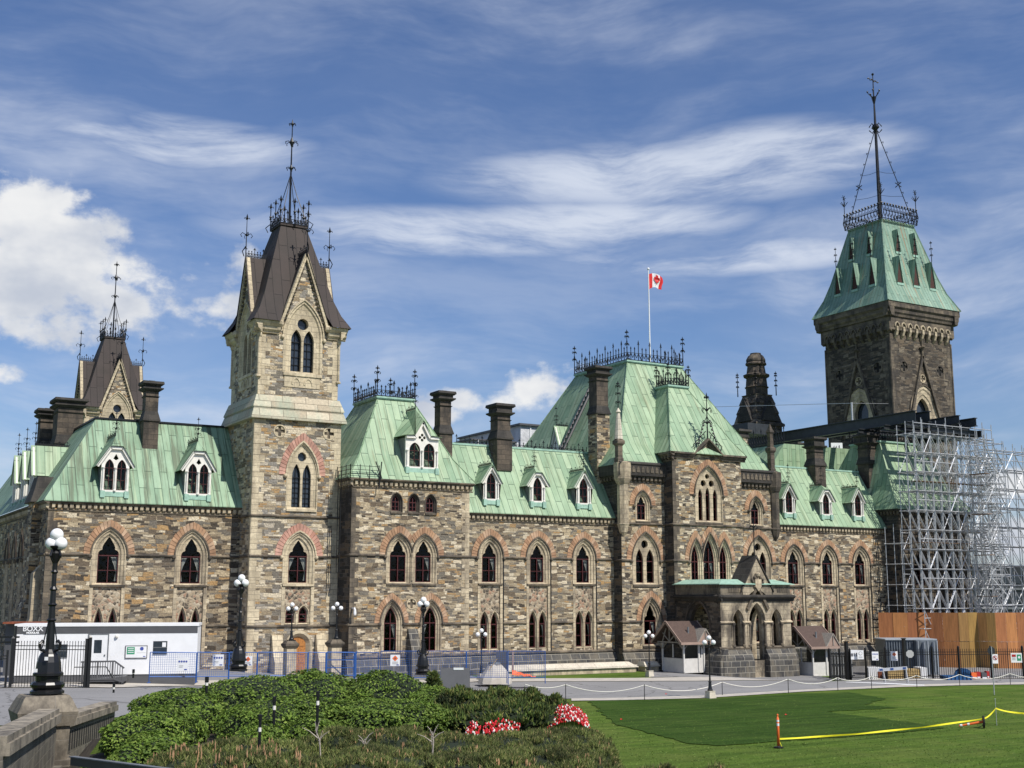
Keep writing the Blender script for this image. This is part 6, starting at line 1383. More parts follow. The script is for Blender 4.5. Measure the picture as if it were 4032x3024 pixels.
# ---------------------------------------------------------------- guard booths
def booth(x0, y0, z, label):
    t = thing('guard_booth', label, 'booth', (x0, y0, z), 'white guard booths beside the porch'); w, dp, h = 2.1, 2.8, 2.75
    m = MB(); m.box(x0, x0+w, y0, y0+dp, z, z+.12); m.build('base', 'booth_white', t)
    m = MB(); m.box(x0+.04, x0+w-.55, y0+.03, y0+.07, z+.12, z+1.15); m.box(x0+.03, x0+.07, y0+.07, y0+dp-.07, z+.12, z+1.15); m.box(x0+w-.07, x0+w-.03, y0+.07, y0+dp-.07, z+.12, z+2.4); m.box(x0+.07, x0+w-.07, y0+dp-.07, y0+dp-.03, z+.12, z+1.1); m.build('wall', 'booth_white', t)
    m = MB(); m.box(x0+w-.5, x0+w-.09, y0+.03, y0+.07, z+.12, z+2.3); d_ = m.build('door', 'booth_white', t); m = MB(); m.box(x0+w-.36, x0+w-.28, y0+.01, y0+.03, z+1.2, z+2.15); m.build('slot_window', 'tower_glass', d_)
    for (a, b2, c2, d2) in ((x0+.14, x0+w-.6, y0+.045, y0+.055), (x0+.045, x0+.055, y0+.14, y0+dp-.14)):
        m = MB(); m.box(a, b2, c2, d2, z+1.2, z+2.2); m.build('window', 'glass', t)
    for (x, y) in ((x0, y0), (x0+w, y0), (x0, y0+dp), (x0+w, y0+dp), (x0+w-.55, y0)):
        m = MB(); m.box(x-.06, x+.06, y-.06, y+.06, z+.1, z+2.45); m.build('post', 'booth_white', t)
    m = MB(); m.bar((x0, y0+dp*.5, z+1.2), (x0, y0+dp*.5, z+2.3), .08); m.build('post', 'booth_white', t)
    m = MB(); o = .62; ez = z+2.45; rz = z+4.15; ym = y0+dp/2; xa, xb = x0-.75, x0+w+.45
    for (ya, sg) in ((y0-o, 1), (y0+dp+o, -1)): m.face([(xa, ya, ez), (xb, ya, ez), (xb, ym, rz), (xa, ym, rz)]); m.face([(xa, ya, ez-.1), (xb, ya, ez-.1), (xb, ym, rz-.12), (xa, ym, rz-.12)])
    rf = m.build('roof', 'shingle', t)
    m = MB(); m.box(xa, xb, y0-o-.04, y0-o, ez-.16, ez+.04); m.box(xa, xb, y0+dp+o, y0+dp+o+.04, ez-.16, ez+.04)
    for x in (xa, xb): m.bar((x, y0-o, ez-.04), (x, ym, rz-.04), .06, .2); m.bar((x, y0+dp+o, ez-.04), (x, ym, rz-.04), .06, .2)
    m.build('fascia', 'fascia', rf)
    m = MB()
    for x in (x0-.35,):
        m.bar((x, y0-.2, ez), (x, y0+dp+.2, ez), .1); m.bar((x, ym, ez), (x, ym, rz-.15), .08)
        for s_ in (-1, 1): m.bar((x, ym, ez+.05), (x, ym+s_*.9, ez+.75), .07); m.bar((x, ym+s_*.95, ez), (x, ym+s_*.45, ez+1.1), .07)
    m.build('truss', 'timber', t)
    for (x, y, dx, dy) in ((x0, y0, .55, 0), (x0, y0, 0, .55), (x0+w, y0, -.4, 0), (x0, y0+dp, 0, -.55), (x0, y0, -.5, 0), (x0, y0+dp, -.5, 0)): m = MB(); m.bar((x, y, z+1.85), (x+dx, y+dy, z+2.42), .08); m.build('brace', 'timber', t)
    m = MB(); gx = x0+w-.25; gy = y0-.55; m.face([(gx-.75, gy, ez+.02), (gx+.75, gy, ez+.02), (gx, gy, ez+1.0)]); m.build('gablet', 'fascia', rf)
    m = MB(); m.bar((gx-.85, gy-.05, ez-.02), (gx, gy-.05, ez+1.1), .08); m.bar((gx+.85, gy-.05, ez-.02), (gx, gy-.05, ez+1.1), .08); m.bar((gx, gy-.05, ez), (gx, gy-.05, ez+1.0), .06)
    m.face([(gx-.9, gy-.05, ez+.0), (gx, gy-.05, ez+1.15), (gx, ym-.6, ez+1.15), (gx-.9, y0+.2, ez+.3)]); m.face([(gx+.9, gy-.05, ez+.0), (gx+.9, y0+.2, ez+.3), (gx, ym-.6, ez+1.15), (gx, gy-.05, ez+1.15)]); m.build('gablet_frame', 'timber', rf)
    m = MB(); m.tube([(x0+.75, y0+.3, ez+.4), (x0+.75, y0+.3, ez+1.25)], .08, 6); m.build('vent', 'lead', rf)
    return t
booth(64.15, 81.2, .0, 'white guard booth with brown gable roof at the shaded left side of the porch')
booth(75.9, 78.6, -.5, 'guard booth with brown gable roof at the right of the porch beside the gate')
# ================================================================ ground, roads
from mathutils.geometry import delaunay_2d_cdt
xs = [-900, -300, -120, -60]+[i for i in range(-34, 112)]+[125, 150, 200, 400, 1500]
ys = [-300, -60, -20]+[i for i in range(-2, 100)]+[110, 130, 180, 300, 700, 1800]
m = MB(); m.v = [(x, y, gh2(x, y)-(0 if y < 100 else .0)) for y in ys for x in xs]; nx = len(xs)
m.f = [(j*nx+i, j*nx+i+1, (j+1)*nx+i+1, (j+1)*nx+i) for j in range(len(ys)-1) for i in range(nx-1)]
kind(m.build('ground', 'grass', None, True), 'structure')
def inpoly(x, y, P):
    c = False; j = len(P)-1
    for i in range(len(P)):
        if (P[i][1] > y) != (P[j][1] > y) and x < (P[j][0]-P[i][0])*(y-P[i][1])/(P[j][1]-P[i][1])+P[i][0]: c = not c
        j = i
    return c
def sheet(name, P, mat, dz, step=1., kd='structure'):
    Q = []
    for i in range(len(P)):
        a, b_ = P[i], P[(i+1) % len(P)]; n = max(1, int(math.hypot(b_[0]-a[0], b_[1]-a[1])/step))
        for k in range(n): Q.append((a[0]+(b_[0]-a[0])*k/n, a[1]+(b_[1]-a[1])*k/n))
    n = len(Q); v = [Vector(q) for q in Q]; x0 = min(q[0] for q in Q); x1 = max(q[0] for q in Q); y0 = min(q[1] for q in Q); y1 = max(q[1] for q in Q)
    x = math.floor(x0)
    while x < x1:
        y = math.floor(y0)
        while y < y1:
            if inpoly(x+.01, y+.013, P): v.append(Vector((x+.01, y+.013)))
            y += step
        x += step
    r = delaunay_2d_cdt(v, [(i, (i+1) % n) for i in range(n)], [], 1, 1e-5)
    m = MB(); m.v = [(p.x, p.y, gh2(p.x, p.y)+dz) for p in r[0]]; m.f = [tuple(f) for f in r[2]]
    o = m.build(name, mat, None, True); kind(o, kd); return o
g_ = lambda *L_: [G(*q) for q in L_]
near = [(4200, 2686), (3800, 2692), (3538, 2699), (3153, 2718), (2772, 2741), (2450, 2749), (2250, 2752), (1900, 2762), (1400, 2780)]
far = [(4200, 2672), (3800, 2676), (3570, 2683), (3400, 2678), (3201, 2675), (2980, 2680), (2739, 2684), (2450, 2685), (2141, 2686), (1800, 2688), (1300, 2694)]
lr_near = [(900, 2800), (430, 2830), (0, 2860), (-300, 2880)]; lr_far = [(900, 2702), (430, 2712), (0, 2712), (-300, 2714)]
road = g_(*near, *lr_near)+g_(*reversed(far+lr_far)); sheet('road', road, 'asphalt', .02)
k1 = g_(*near[:7]); k2 = g_(*[(x, y+8+(4 if x < 3000 else 0)*.6) for x, y in near[:7]])
sheet('kerb', k1+k2[::-1], 'concrete', .035)
sw1 = g_(*far); sw2 = g_((4200, 2667), (3800, 2671), (3570, 2677), (3400, 2671), (3201, 2666), (2950, 2664), (2739, 2668), (2500, 2672), (2141, 2674), (1800, 2676), (1300, 2682))
sheet('sidewalk', sw1+sw2[::-1], 'concrete', .05)
sheet('forecourt', g_((2565, 2669), (2739, 2667), (2950, 2663), (3201, 2665), (3290, 2654), (3200, 2634), (2560, 2640)), 'asphalt', .045)
sheet('yard', g_((3285, 2656), (3400, 2670), (3570, 2676), (3800, 2670), (4250, 2666))+[(150, 50), (150, 100), (90, 100), (86, 84.5)], 'asphalt', .02)
sheet('sidewalk', g_((900, 2702), (430, 2711), (0, 2711), (-300, 2713), (-300, 2688), (0, 2688), (430, 2690), (900, 2682)), 'concrete', .06)
P = [(430, 268), (905, 260), (1300, 238), (1500, 232), (1640, 258), (1560, 285), (1700, 296), (1400, 312), (1650, 345), (1900, 378), (1600, 408), (1240, 432), (960, 452), (850, 442), (700, 405), (540, 365)]
sheet('courtyard', g_((2141, 2674), (1800, 2676), (1300, 2682), (900, 2700), (430, 2690), (0, 2688), (-300, 2688))+[(-30, 110), (50, 110), (47, 84)], 'asphalt', .03)
bedP = [tuple((V_*lat+N_*d)[:2]) for lat, d in ((-18, 12), (4.6, 12), (4.4, 34), (3.6, 40), (2.2, 45), (-6, 47), (-12, 44), (-14, 36), (-18, 30))]
sheet('planting_bed', bedP, 'mulch', .03)
W0 = g_(*[(1900+x*.9638, 2500+y*.9638+4) for x, y in P]); W1 = []; rj = random.Random(8)
for i in range(len(W0)):
    a, b_ = W0[i], W0[(i+1) % len(W0)]; n = max(1, int(math.hypot(b_[0]-a[0], b_[1]-a[1])/.45))
    for k in range(n): j = .0 if i in (0, 1, 2) else .16; W1.append((a[0]+(b_[0]-a[0])*k/n+rj.uniform(-j, j), a[1]+(b_[1]-a[1])*k/n+rj.uniform(-j, j)))
sheet('lawn', W1, 'grass_dark', .03, .8)
P = [(1180, 292), (1400, 312), (1420, 318), (1180, 298)]
sheet('road_marking', g_((3330, 2689), (3480, 2695), (3640, 2702), (3640, 2699), (3480, 2691), (3330, 2687)), 'white_paint', .04)
# little tufts of grass along the near lawn give it a texture with depth
m = MB(); rr = random.Random(3)
for i in range(12000):
    px = rr.uniform(2150, 4100); py = 2700+rr.random()**.8*330; d = CZ*FX/(py-2347)/1.0
    p = atd(px, py, d); x, y = p.x, p.y
    if py < 2765-(px-2300)*.031: continue
    z = gh2(x, y)
    if z > .3: continue
    a = rr.uniform(0, 2*PI); w = .03*d/50; hh = rr.uniform(.03, .06); dx, dy = math.cos(a)*w, math.sin(a)*w
    k = len(m.v); m.v += [(x-dx, y-dy, z+.02), (x+dx, y+dy, z+.02), (x+rr.uniform(-.03, .03), y+rr.uniform(-.03, .03), z+hh)]; m.f.append((k, k+1, k+2))
island('blade', [(0, (.09, .16, .02)), (.6, (.12, .20, .03)), (1, (.18, .23, .05))], .9)
kind(m.build('grass_blades', 'blade'), 'stuff')
# ---------------------------------------------------------------- lamps
def globes(t, x, y, z, r, off, drop, dark='black_paint'):
    for dx, dz in ((0, 0), (-off, -drop), (off, -drop)):
        m = MB(); q = V_*dx; m.ball(x+q.x, y+q.y, z+dz, r, 16, 10); m.build('globe', 'globe', t, True)
def lampS(px, pyg, pyb, pyp, d, label, ped='concrete', r=.155, zsnap=None):
    """slim three-globe lamp on a block; pyg = centre of top globe, pyb = foot of post, pyp = foot of block"""
    p = atd(px, pyp, d); x, y, z0 = p.x, p.y, p.z if zsnap is None else zsnap; zb = atd(px, pyb, d).z; zg = atd(px, pyg, d).z; t = thing('street_lamp', label, 'lamp', (x, y, z0), 'black three-globe lamps')
    m = MB(); m.hexa([(x-.27, y-.27), (x+.27, y-.27), (x+.27, y+.27), (x-.27, y+.27)], z0, [(x-.21, y-.21), (x+.21, y-.21), (x+.21, y+.21), (x-.21, y+.21)], zb-.05); m.box(x-.23, x+.23, y-.23, y+.23, zb-.05, zb); m.build('pedestal', ped, t)
    H = zg-zb; m = MB(); m.lathe([(.17, 0), (.17, .06), (.13, .12), (.10, .3), (.085, .5), (.11, .55), (.06, .62), (.05, .9), (.045, H-.75), (.08, H-.7), (.045, H-.62), (.05, H-.4), (.09, H-.3), (.05, H-.2)], x, y, zb, 10); m.build('post', 'black_paint', t, False)
    off = r*1.75; m = MB()
    for s_ in (-1, 1): q = V_*off*s_; m.tube([(x, y, zg-r*2.9), (x+q.x*.6, y+q.y*.6, zg-r*3.3), (x+q.x, y+q.y, zg-r*2.6)], .025, 5); m.lathe([(.05, 0), (.08, .06)], x+q.x, y+q.y, zg-r*2.75, 8)
    m.lathe([(.04, 0), (.08, .1)], x, y, zg-r-.12, 8); m.build('bracket', 'black_paint', t); globes(t, x, y, zg, r, off, r*1.75)
    return t
lampS(2797, 2512, 2720, 2749, 77.7, 'slim lamp on white block at the lawn edge nearest the porch', 'stone_light')
lampS(2558, 2490, 2640, 2669, 98, 'slim lamp on white block between the grass strip and the left booth', 'stone_light', .16)
lampS(1895, 2483, 2652, 2676, 92, 'slim lamp behind the blue fence near the orange tarp', 'stone_light', .16)
def pier(px0, px1, pyt, pyb, d, label):
    a = atd(px0, pyt, d); b_ = atd(px1, pyt, d); c = (a+b_)/2; w = (b_-a).length/2*.8; zb = gh2(c.x, c.y)-.1; t = thing('stone_pier', label, 'pier', (c.x, c.y, zb), 'stone piers flanking the tower door')
    m = MB(); sqr = lambda r: [(c.x-r, c.y-r), (c.x+r, c.y-r), (c.x+r, c.y+r), (c.x-r, c.y+r)]
    m.hexa(sqr(w*1.15), zb, sqr(w*1.15), zb+.5); m.hexa(sqr(w*.85), zb+.5, sqr(w*.85), c.z-.5); m.build('shaft', 'trim', t)
    m = MB(); m.hexa(sqr(w*.95), c.z-.5, sqr(w*1.2), c.z-.32); m.hexa(sqr(w*1.2), c.z-.32, sqr(w*1.2), c.z-.2); m.hexa(sqr(w*1.1), c.z-.2, sqr(w*.7), c.z); m.build('cap', 'trim_dark', t)
pier(1114, 1172, 2522, 2650, 84, 'stone pier with moulded cap left of the oak door'); pier(1288, 1350, 2517, 2650, 84, 'stone pier with moulded cap right of the oak door')
lampS(1147, 2381, 2519, 2522, 84, 'slim lamp standing on the stone pier left of the oak door', 'black_paint', .15); lampS(1324, 2379, 2514, 2517, 84, 'slim lamp standing on the stone pier right of the oak door', 'black_paint', .15)
def lampL(px, pyg, pyb, d, label, white=False):
    p = atd(px, pyb, d); zg = atd(px, pyg, d).z; x, y, z = p; t = thing('street_lamp', label, 'lamp', (x, y, z), 'ornate three-globe lamps'); H = zg-z
    m = MB(); m.lathe([(r_, h_*.68) for r_, h_ in [(.48, -.02), (.48, .08), (.40, .16), (.46, .26), (.48, .36), (.44, .46), (.34, .5), (.35, .70), (.43, .74), (.43, .84), (.37, .9), (.34, 1.3), (.29, 1.55), (.26, 1.64), (.22, 1.72)]], x, y, z, 12, PI/12); m.build('base', 'black_paint', t)
    m = MB(); m.lathe([(.2, 1.15), (.13, 1.25), (.12, 1.6), (.10, 2.05), (.15, 2.1), (.10, 2.15), (.09, 2.5), (.14, 2.55), (.09, 2.6), (.08, 2.95), (.12, 3.0), (.07, 3.08), (.07, H-1.15), (.11, H-1.1), (.07, H-1.04), (.08, H-.85), (.13, H-.7), (.17, H-.55), (.09, H-.45), (.2, H-.38), (.22, H-.33), (.05, H-.3)], x, y, z, 10); m.build('post', 'black_paint', t)
    m = MB()
    for k in range(4):
        a = PI/2*k+.6; dx, dy = math.cos(a), math.sin(a); m.tube([(x+dx*.2, y+dy*.2, z+1.2), (x+dx*.36, y+dy*.36, z+1.25), (x+dx*.4, y+dy*.4, z+1.42), (x+dx*.3, y+dy*.3, z+1.5)], .04, 5); m.tube([(x+dx*.3, y+dy*.3, z+1.3), (x+dx*.1, y+dy*.1, z+2.1)], .018, 4)
        m.tube([(x+dx*.08, y+dy*.08, z+H-.8), (x+dx*.2, y+dy*.2, z+H-.62), (x+dx*.14, y+dy*.14, z+H-.45)], .035, 5)
    m.build('scrollwork', 'black_paint', t); m = MB()
    for s_ in (-1, 1): q = V_*(.13 if white else .19)*s_; m.lathe([(.05, 0), (.1, .06)], x+q.x, y+q.y, z+H-.46, 8)
    m.lathe([(.04, 0), (.1, .08)], x, y, z+H-.26, 8); m.build('bracket', 'black_paint', t); off = .13 if white else .2; globes(t, x, y, z+H, .195, off, .26)
    if white:
        for (u, v) in ((.07, 1.0), (-.22, .66)): m = MB(); q = Vector((x, y, 0))+V_*u-N_*.41; m.bar((q.x-.05*V_.x, q.y-.05*V_.y, z+v), (q.x+.05*V_.x, q.y+.05*V_.y, z+v), .1, .02, up=(N_.x, N_.y, 0)); m.build('sticker', 'white_paint', t)
    return t
lampL(185, 2106, 2728, 37, 'large ornate black lamp on the stone balustrade pedestal at far left', True)
lampL(938, 2276, 2640, 66, 'ornate black lamp left of the slim stone tower behind the green shrubs')
lampL(1664, 2362, 2655, 80, 'ornate black lamp in front of the second pavilion behind the shrubs')
# ---------------------------------------------------------------- stone balustrade
def balus(a, b_, za, zb, h, t, th=.55):
    a = Vector((*a, za)); b_ = Vector((*b_, zb)); Z = Vector((0, 0, 1)); d = (b_-a).normalized(); n_ = Vector((d.y, -d.x, 0)).normalized()
    def slab(o0, o1, v0, v1, mat, nm):
        m = MB(); c = []
        for p in (a, b_):
            for (o, v) in ((o0, v0), (o1, v0), (o1, v1), (o0, v1)): c.append(p+n_*o+Z*v)
        m.mesh(c, [(3, 2, 1, 0), (4, 5, 6, 7), (0, 1, 5, 4), (1, 2, 6, 5), (2, 3, 7, 6), (3, 0, 4, 7)]); return m.build(nm, mat, t)
    slab(-th*1.4, th*1.4, -1.8, -.05, 'parapet_stone', 'base_course'); slab(-th*1.5, th*1.5, -.05, .12, 'coping', 'ledge'); slab(-th*1.0, th*1.0, .12, h*.26, 'coping', 'base_course'); slab(-th*.8, th*.8, h*.26, h*.34, 'parapet_stone', 'base_course'); slab(-th*.4, th*.4, h*.34, h*.84, 'parapet_stone', 'wall'); slab(-th*.62, th*.62, h*.84, h*.94, 'coping', 'coping'); slab(-th*.5, th*.5, h*.94, h, 'coping', 'coping')
    m = MB(); n = max(2, int((b_-a).length/.36))
    for i in range(n):
        p = a.lerp(b_, (i+.5)/n); q = p+n_*(th*.41); u = d*.09
        for (v0, v1) in ((h*.48, h*.76),): m.face([q-u+Z*v0, q+u+Z*v0, q+u+Z*v1, q-u+Z*v1])
    m.build('recess', 'room', t)  # flat near-black patches on the wall face, painting the shade of sunk openings
ashlar('coping', (.36, .31, .235), (.22, .19, .145), (.045, .04, .034), .8, 1.6, .9, .01, blotch=2.)
ashlar('parapet_stone', (.15, .135, .11), (.2, .18, .14), (.04, .036, .03), .7, .8, .3, .012, blotch=1.5)
ashlar('pedestal_stone', (.20, .17, .13), (.27, .23, .17), (.05, .043, .035), .8, 1.3, .7, .012, blotch=1.8)
pd = atd(174, 2735, 37); px_, py_ = pd.x, pd.y; zt = pd.z
t = thing('stone_balustrade', 'weathered stone balustrade with a curved pedestal under the far left lamp', 'balustrade', (px_, py_, zt-2.6))
m = MB(); sqv = lambda r: [(px_-r, py_-r), (px_+r, py_-r), (px_+r, py_+r), (px_-r, py_+r)]
m.hexa(sqv(.80), zt-3.4, sqv(.80), zt-2.0); m.hexa(sqv(.88), zt-2.0, sqv(.88), zt-1.8); m.hexa(sqv(.62), zt-1.8, sqv(.66), zt-.85); m.hexa(sqv(.74), zt-.85, sqv(.84), zt-.45); m.hexa(sqv(.84), zt-.45, sqv(.66), zt-.08); m.hexa(sqv(.66), zt-.08, sqv(.60), zt); m.build('pedestal', 'pedestal_stone', t)
A1 = atd(195, 2790, 36.2); B1 = atd(-30, 2900, 25.); balus((A1.x, A1.y), (B1.x, B1.y), A1.z-2.4, B1.z-2.4, 2.4, t)
A2 = atd(225, 2822, 37.4); B2 = atd(430, 2762, 46.); balus((A2.x, A2.y), (B2.x, B2.y), A2.z-2.0, B2.z-2.0, 2.0, t)
c = atd(430, 3030, 22.); t = thing('metal_edging', 'dark green metal edging strip at the bottom left of the planting', 'edging', tuple(c)); a = atd(282, 2996, 24.5); b_ = atd(680, 3050, 20.8); m = MB(); m.bar(a, b_, .05, .16); m.build('strip', 'steel_grey', t); m = MB(); m.bar(a+Vector((0, 0, .08)), b_+Vector((0, 0, .08)), .12, .02); m.build('lip', 'lead', t)
# ---------------------------------------------------------------- site office trailer
a = atd(62, 2457, 75); b_ = atd(781, 2455, 77); U = Vector((b_.x-a.x, b_.y-a.y, 0)); TL = U.length; U.normalize(); W = Vector((-U.y, U.x, 0)); zt = (a.z+b_.z)/2; zb = zt-3.02
t = thing('site_trailer', 'white site office trailer with a grey band in front of the left wing', 'trailer', (a.x, a.y, zb-.8)); A0 = Vector((a.x, a.y, 0))
def tp(u, v, w=0.): return A0+U*u+Vector((0, 0, v))+W*w
def tbox(u0, u1, v0, v1, w0, w1, mat, nm, par=None):
    m = MB(); c = [tp(u, v, w) for w in (w0, w1) for u, v in ((u0, v0), (u1, v0), (u1, v1), (u0, v1))]; m.mesh(c, [(0, 1, 2, 3), (7, 6, 5, 4), (0, 4, 5, 1), (1, 5, 6, 2), (2, 6, 7, 3), (3, 7, 4, 0)]); return m.build(nm, mat, par or t)
us = lambda px: (px-62)/(781-62)*TL
vs = lambda py: zt-(py-2457)/FX*76
tbox(0, TL, zb, zt-.15, 0, 3.2, 'white_paint', 'body'); tbox(-.05, TL+.05, zt-.15, zt, -.05, 3.25, 'white_paint', 'roof'); tbox(.02, TL-.02, zt-.58, zt-.16, -.015, 0, 'grey_paint', 'band'); tbox(.1, TL-.1, zb-.9, zb, .05, 3.1, 'grey_paint', 'skirt')
fasc = tbox(us(95), us(180), zt-.6, zt-.14, -.03, -.015, 'grey_paint', 'name_panel')
text('lettering', 'BOXX', .42, 'white_paint', fasc, tp(us(130), zt-.29, -.04), U, (0, 0, 1), .003, bold=.008); text('lettering', 'MODULAR', .15, 'white_paint', fasc, tp(us(130), zt-.52, -.04), U, (0, 0, 1), .003, bold=.01)
d_ = tbox(us(350), us(424), vs(2596), vs(2498), -.03, 0, 'white_paint', 'door'); tbox(us(346), us(350), vs(2596), vs(2494), -.05, 0, 'lead', 'door_frame', d_); tbox(us(424), us(428), vs(2596), vs(2494), -.05, 0, 'lead', 'door_frame', d_); tbox(us(350), us(424), vs(2498), vs(2494), -.05, 0, 'lead', 'door_frame', d_); tbox(us(371), us(401), vs(2567), vs(2518), -.045, -.03, 'tower_glass', 'window', d_); tbox(us(412), us(417), vs(2578), vs(2573), -.08, -.03, 'lead', 'handle', d_)
for (p0, p1, y0, y1) in ((206, 268, 2582, 2534), (604, 660, 2572, 2524)): w_ = tbox(us(p0), us(p1), vs(y0), vs(y1), -.02, 0, 'tower_glass', 'window'); tbox(us(p0), us(p1), vs(y0)-.05, vs(y0), -.04, 0, 'lead', 'sill', w_); tbox(us(p0), us(p1), (vs(y0)+vs(y1))/2-.02, (vs(y0)+vs(y1))/2+.02, -.03, -.02, 'lead', 'rail', w_)
tbox(us(640), us(655), vs(2546), vs(2529), -.03, -.02, 'white_paint', 'notice')
nb_ = tbox(us(494), us(582), vs(2589), vs(2540), -.05, 0, 'grey_paint', 'notice_board'); tbox(us(497), us(579), vs(2586), vs(2543), -.06, -.05, 'white_paint', 'poster', nb_); tbox(us(501), us(532), vs(2573), vs(2546), -.065, -.06, 'green_sign', 'poster_mark', nb_)
for k in range(3): tbox(us(505), us(528), vs(2566-7*k)-.02, vs(2566-7*k)+.02, -.07, -.065, 'white_paint', 'poster_line', nb_)
m = MB(); q = tp(us(560), vs(2552), -.068); m.face([q+U*(.11*math.cos(i*PI/6))+Vector((0, 0, .11*math.sin(i*PI/6))) for i in range(12)]); m.build('emblem', 'sign_blue', nb_)
tbox(us(540), us(576), vs(2568), vs(2567), -.065, -.06, 'sign_grey', 'poster_line', nb_); tbox(us(566), us(576), vs(2583), vs(2580), -.065, -.06, 'sign_blue', 'poster_mark', nb_)
m = MB(); q = tp(us(458), vs(2505), -.06); m.ball(q.x, q.y, q.z, .11, 8, 6); m.build('wall_lamp', 'white_wood', t)
# entrance ramp with railing
rt = thing('entrance_ramp', 'grey timber ramp and railing in front of the trailer door', 'ramp', tuple(tp(us(335), zb-.9, -1.8)))
def rp(u, v, w): return tp(us(u), vs(v), w)
m = MB()
c = [rp(335, 2665, -1.5), rp(510, 2650, -1.5), rp(510, 2650, -.1), rp(335, 2665, -.1)]
lowc = [Vector((p.x, p.y, 1.2)) for p in c]; m.mesh(lowc+c, [(3, 2, 1, 0), (4, 5, 6, 7), (0, 1, 5, 4), (1, 2, 6, 5), (2, 3, 7, 6), (3, 0, 4, 7)]); m.build('deck', 'grey_paint', rt)
m = MB(); m.bar(rp(338, 2596, -1.5), rp(467, 2594, -1.5), .09); m.bar(rp(467, 2594, -1.5), rp(505, 2620, -1.5), .09); m.bar(rp(338, 2660, -1.5), rp(467, 2659, -1.5), .09); m.bar(rp(467, 2659, -1.5), rp(505, 2672, -1.5), .09); m.build('rail', 'timber_dark' if 'timber_dark' in M else 'grey_paint', rt)
for i in range(17):
    px = 345+i*9.6; top = 2596 if px < 467 else 2596+(px-467)*.68; m = MB(); m.bar(rp(px, top, -1.5), rp(px, top+64, -1.5), .04 if i % 6 else .09); m.build('baluster', 'grey_paint', rt)
m = MB(); m.bar(tp(us(330), 2.15, -3.2), tp(us(450), 2.15, -3.2), .05); m.bar(tp(us(450), 2.15, -3.2), tp(us(478), 1.5, -3.2), .05); m.build('handrail', 'black_paint', rt)
# left iron fence and gate
fa = atd(40, 2690, 71.5); fb_ = atd(333, 2690, 72.); fence([(fa.x, fa.y), (fb_.x, fb_.y)], [gh2(fa.x, fa.y)+.02, gh2(fb_.x, fb_.y)+.02], 2.6, 'black spiked iron fence in front of the white trailer', .155, 3.8, postr=.16)
m_ = atd(346, 2690, 72.); t = thing('gate_post', 'pair post of the black gate beside the trailer ramp', 'post', (m_.x, m_.y, gh2(m_.x, m_.y))); z = gh2(m_.x, m_.y); m = MB(); m.bar((m_.x, m_.y, z), (m_.x, m_.y, z+2.85), .17); m.build('post', 'black_paint', t); m = MB(); m.lathe([(.12, 0), (.01, .14)], m_.x, m_.y, z+2.85, 4, PI/4); m.build('cap', 'black_paint', t)
fc = atd(-120, 2690, 70.); fence([(fc.x, fc.y), (fa.x-.25, fa.y)], [gh2(fc.x, fc.y), gh2(fa.x, fa.y)], 2.0, 'low black fence section at the left edge behind the lamp pedestal', .3, 2., tips=False)
c = atd(60, 2505, 74.); z = gh2(c.x, c.y); t = thing('road_barrier', 'black barrier boom and frame at the left edge beside the trailer', 'barrier', (c.x, c.y, z)); m = MB(); m.bar((c.x, c.y, z), (c.x, c.y, c.z+.6), .14); m.build('post', 'black_paint', t); q = c-V_*3
for dz in (-.05, -.35): m = MB(); m.bar(c+Vector((0, 0, dz))+V_*.25, q+Vector((0, 0, dz)), .1); m.build('boom', 'black_paint', t)
c = atd(90, 2452, 82.); z = gh2(c.x, c.y); t = thing('shed', 'rusty brown shed roof peeking above the left end of the trailer', 'shed', (c.x, c.y, z)); m = MB(); obox(m, c-V_*1.1, V_, N_, 2.6, 2, z, c.z-.1); m.build('wall', 'grey_paint', t); m = MB(); p = c; m.bar(p-V_*1.0, p+V_*1.3, 1.6, .12, up=(0, 0, 1)); m.build('roof', 'shed_rust', t)
# ---------------------------------------------------------------- blue construction fence
def bpanel(pa, pb, h, label, mesh=True, blue=False):
    a, b_ = atd(*pa), atd(*pb); t = thing('construction_fence', label, 'fence', tuple(a-Vector((0, 0, h))), 'blue temporary fence panels'); Z = Vector((0, 0, h))
    m = MB(); m.tube([a, b_], .028, 5); m.tube([a-Z*.93, b_-Z*.93], .028, 5); m.tube([a-Z*1.15, a], .03, 5); m.tube([b_-Z*1.15, b_], .03, 5); m.build('frame', 'blue_metal', t)
    m = MB(); n = int((b_-a).length/.12)
    for i in range(1, n): p = a.lerp(b_, i/n); m.bar(p, p-Z*.93, .012)
    for k in range(1, 14): m.bar(a-Z*.93*k/14, b_-Z*.93*k/14, .012)
    m.build('mesh', 'blue_metal', t)
    m = MB(); q = a-Z*1.15; m.bar(q-N_*.3, q+N_*.3, .06, .05); m.build('foot', 'blue_metal', t)
    return t
bl = [(592, 73), (778, 74), (905, 75), (1016, 76), (1215, 77.5), (1286, 78), (1400, 79), (1495, 80.5)]
names = ['before the white trailer', 'just right of the trailer', 'behind the ornate lamp base', 'left of the oak door', 'across the oak door', 'right of the oak door', 'left of the second pavilion windows', 'below the second pavilion windows']
for i in range(len(bl)-1): bpanel((bl[i][0], 2568, bl[i][1]), (bl[i+1][0]-3, 2570, bl[i+1][1]), 1.5, 'blue temporary fence panel '+names[i])
for (a, b_, d, nm) in ((1838, 1996, 85, 'left of the orange tarp'), (2001, 2146, 84.5, 'over the orange tarp'), (1500, 1835, 84, 'wide panel behind the dark utility box')): bpanel((a, 2564, d), (b_, 2564, d), 1.85, 'blue temporary fence panel '+nm)
c = atd(1340, 2610, 83); t = thing('stair_hoist', 'small blue steel access frame right of the door pier', 'frame', tuple(c))
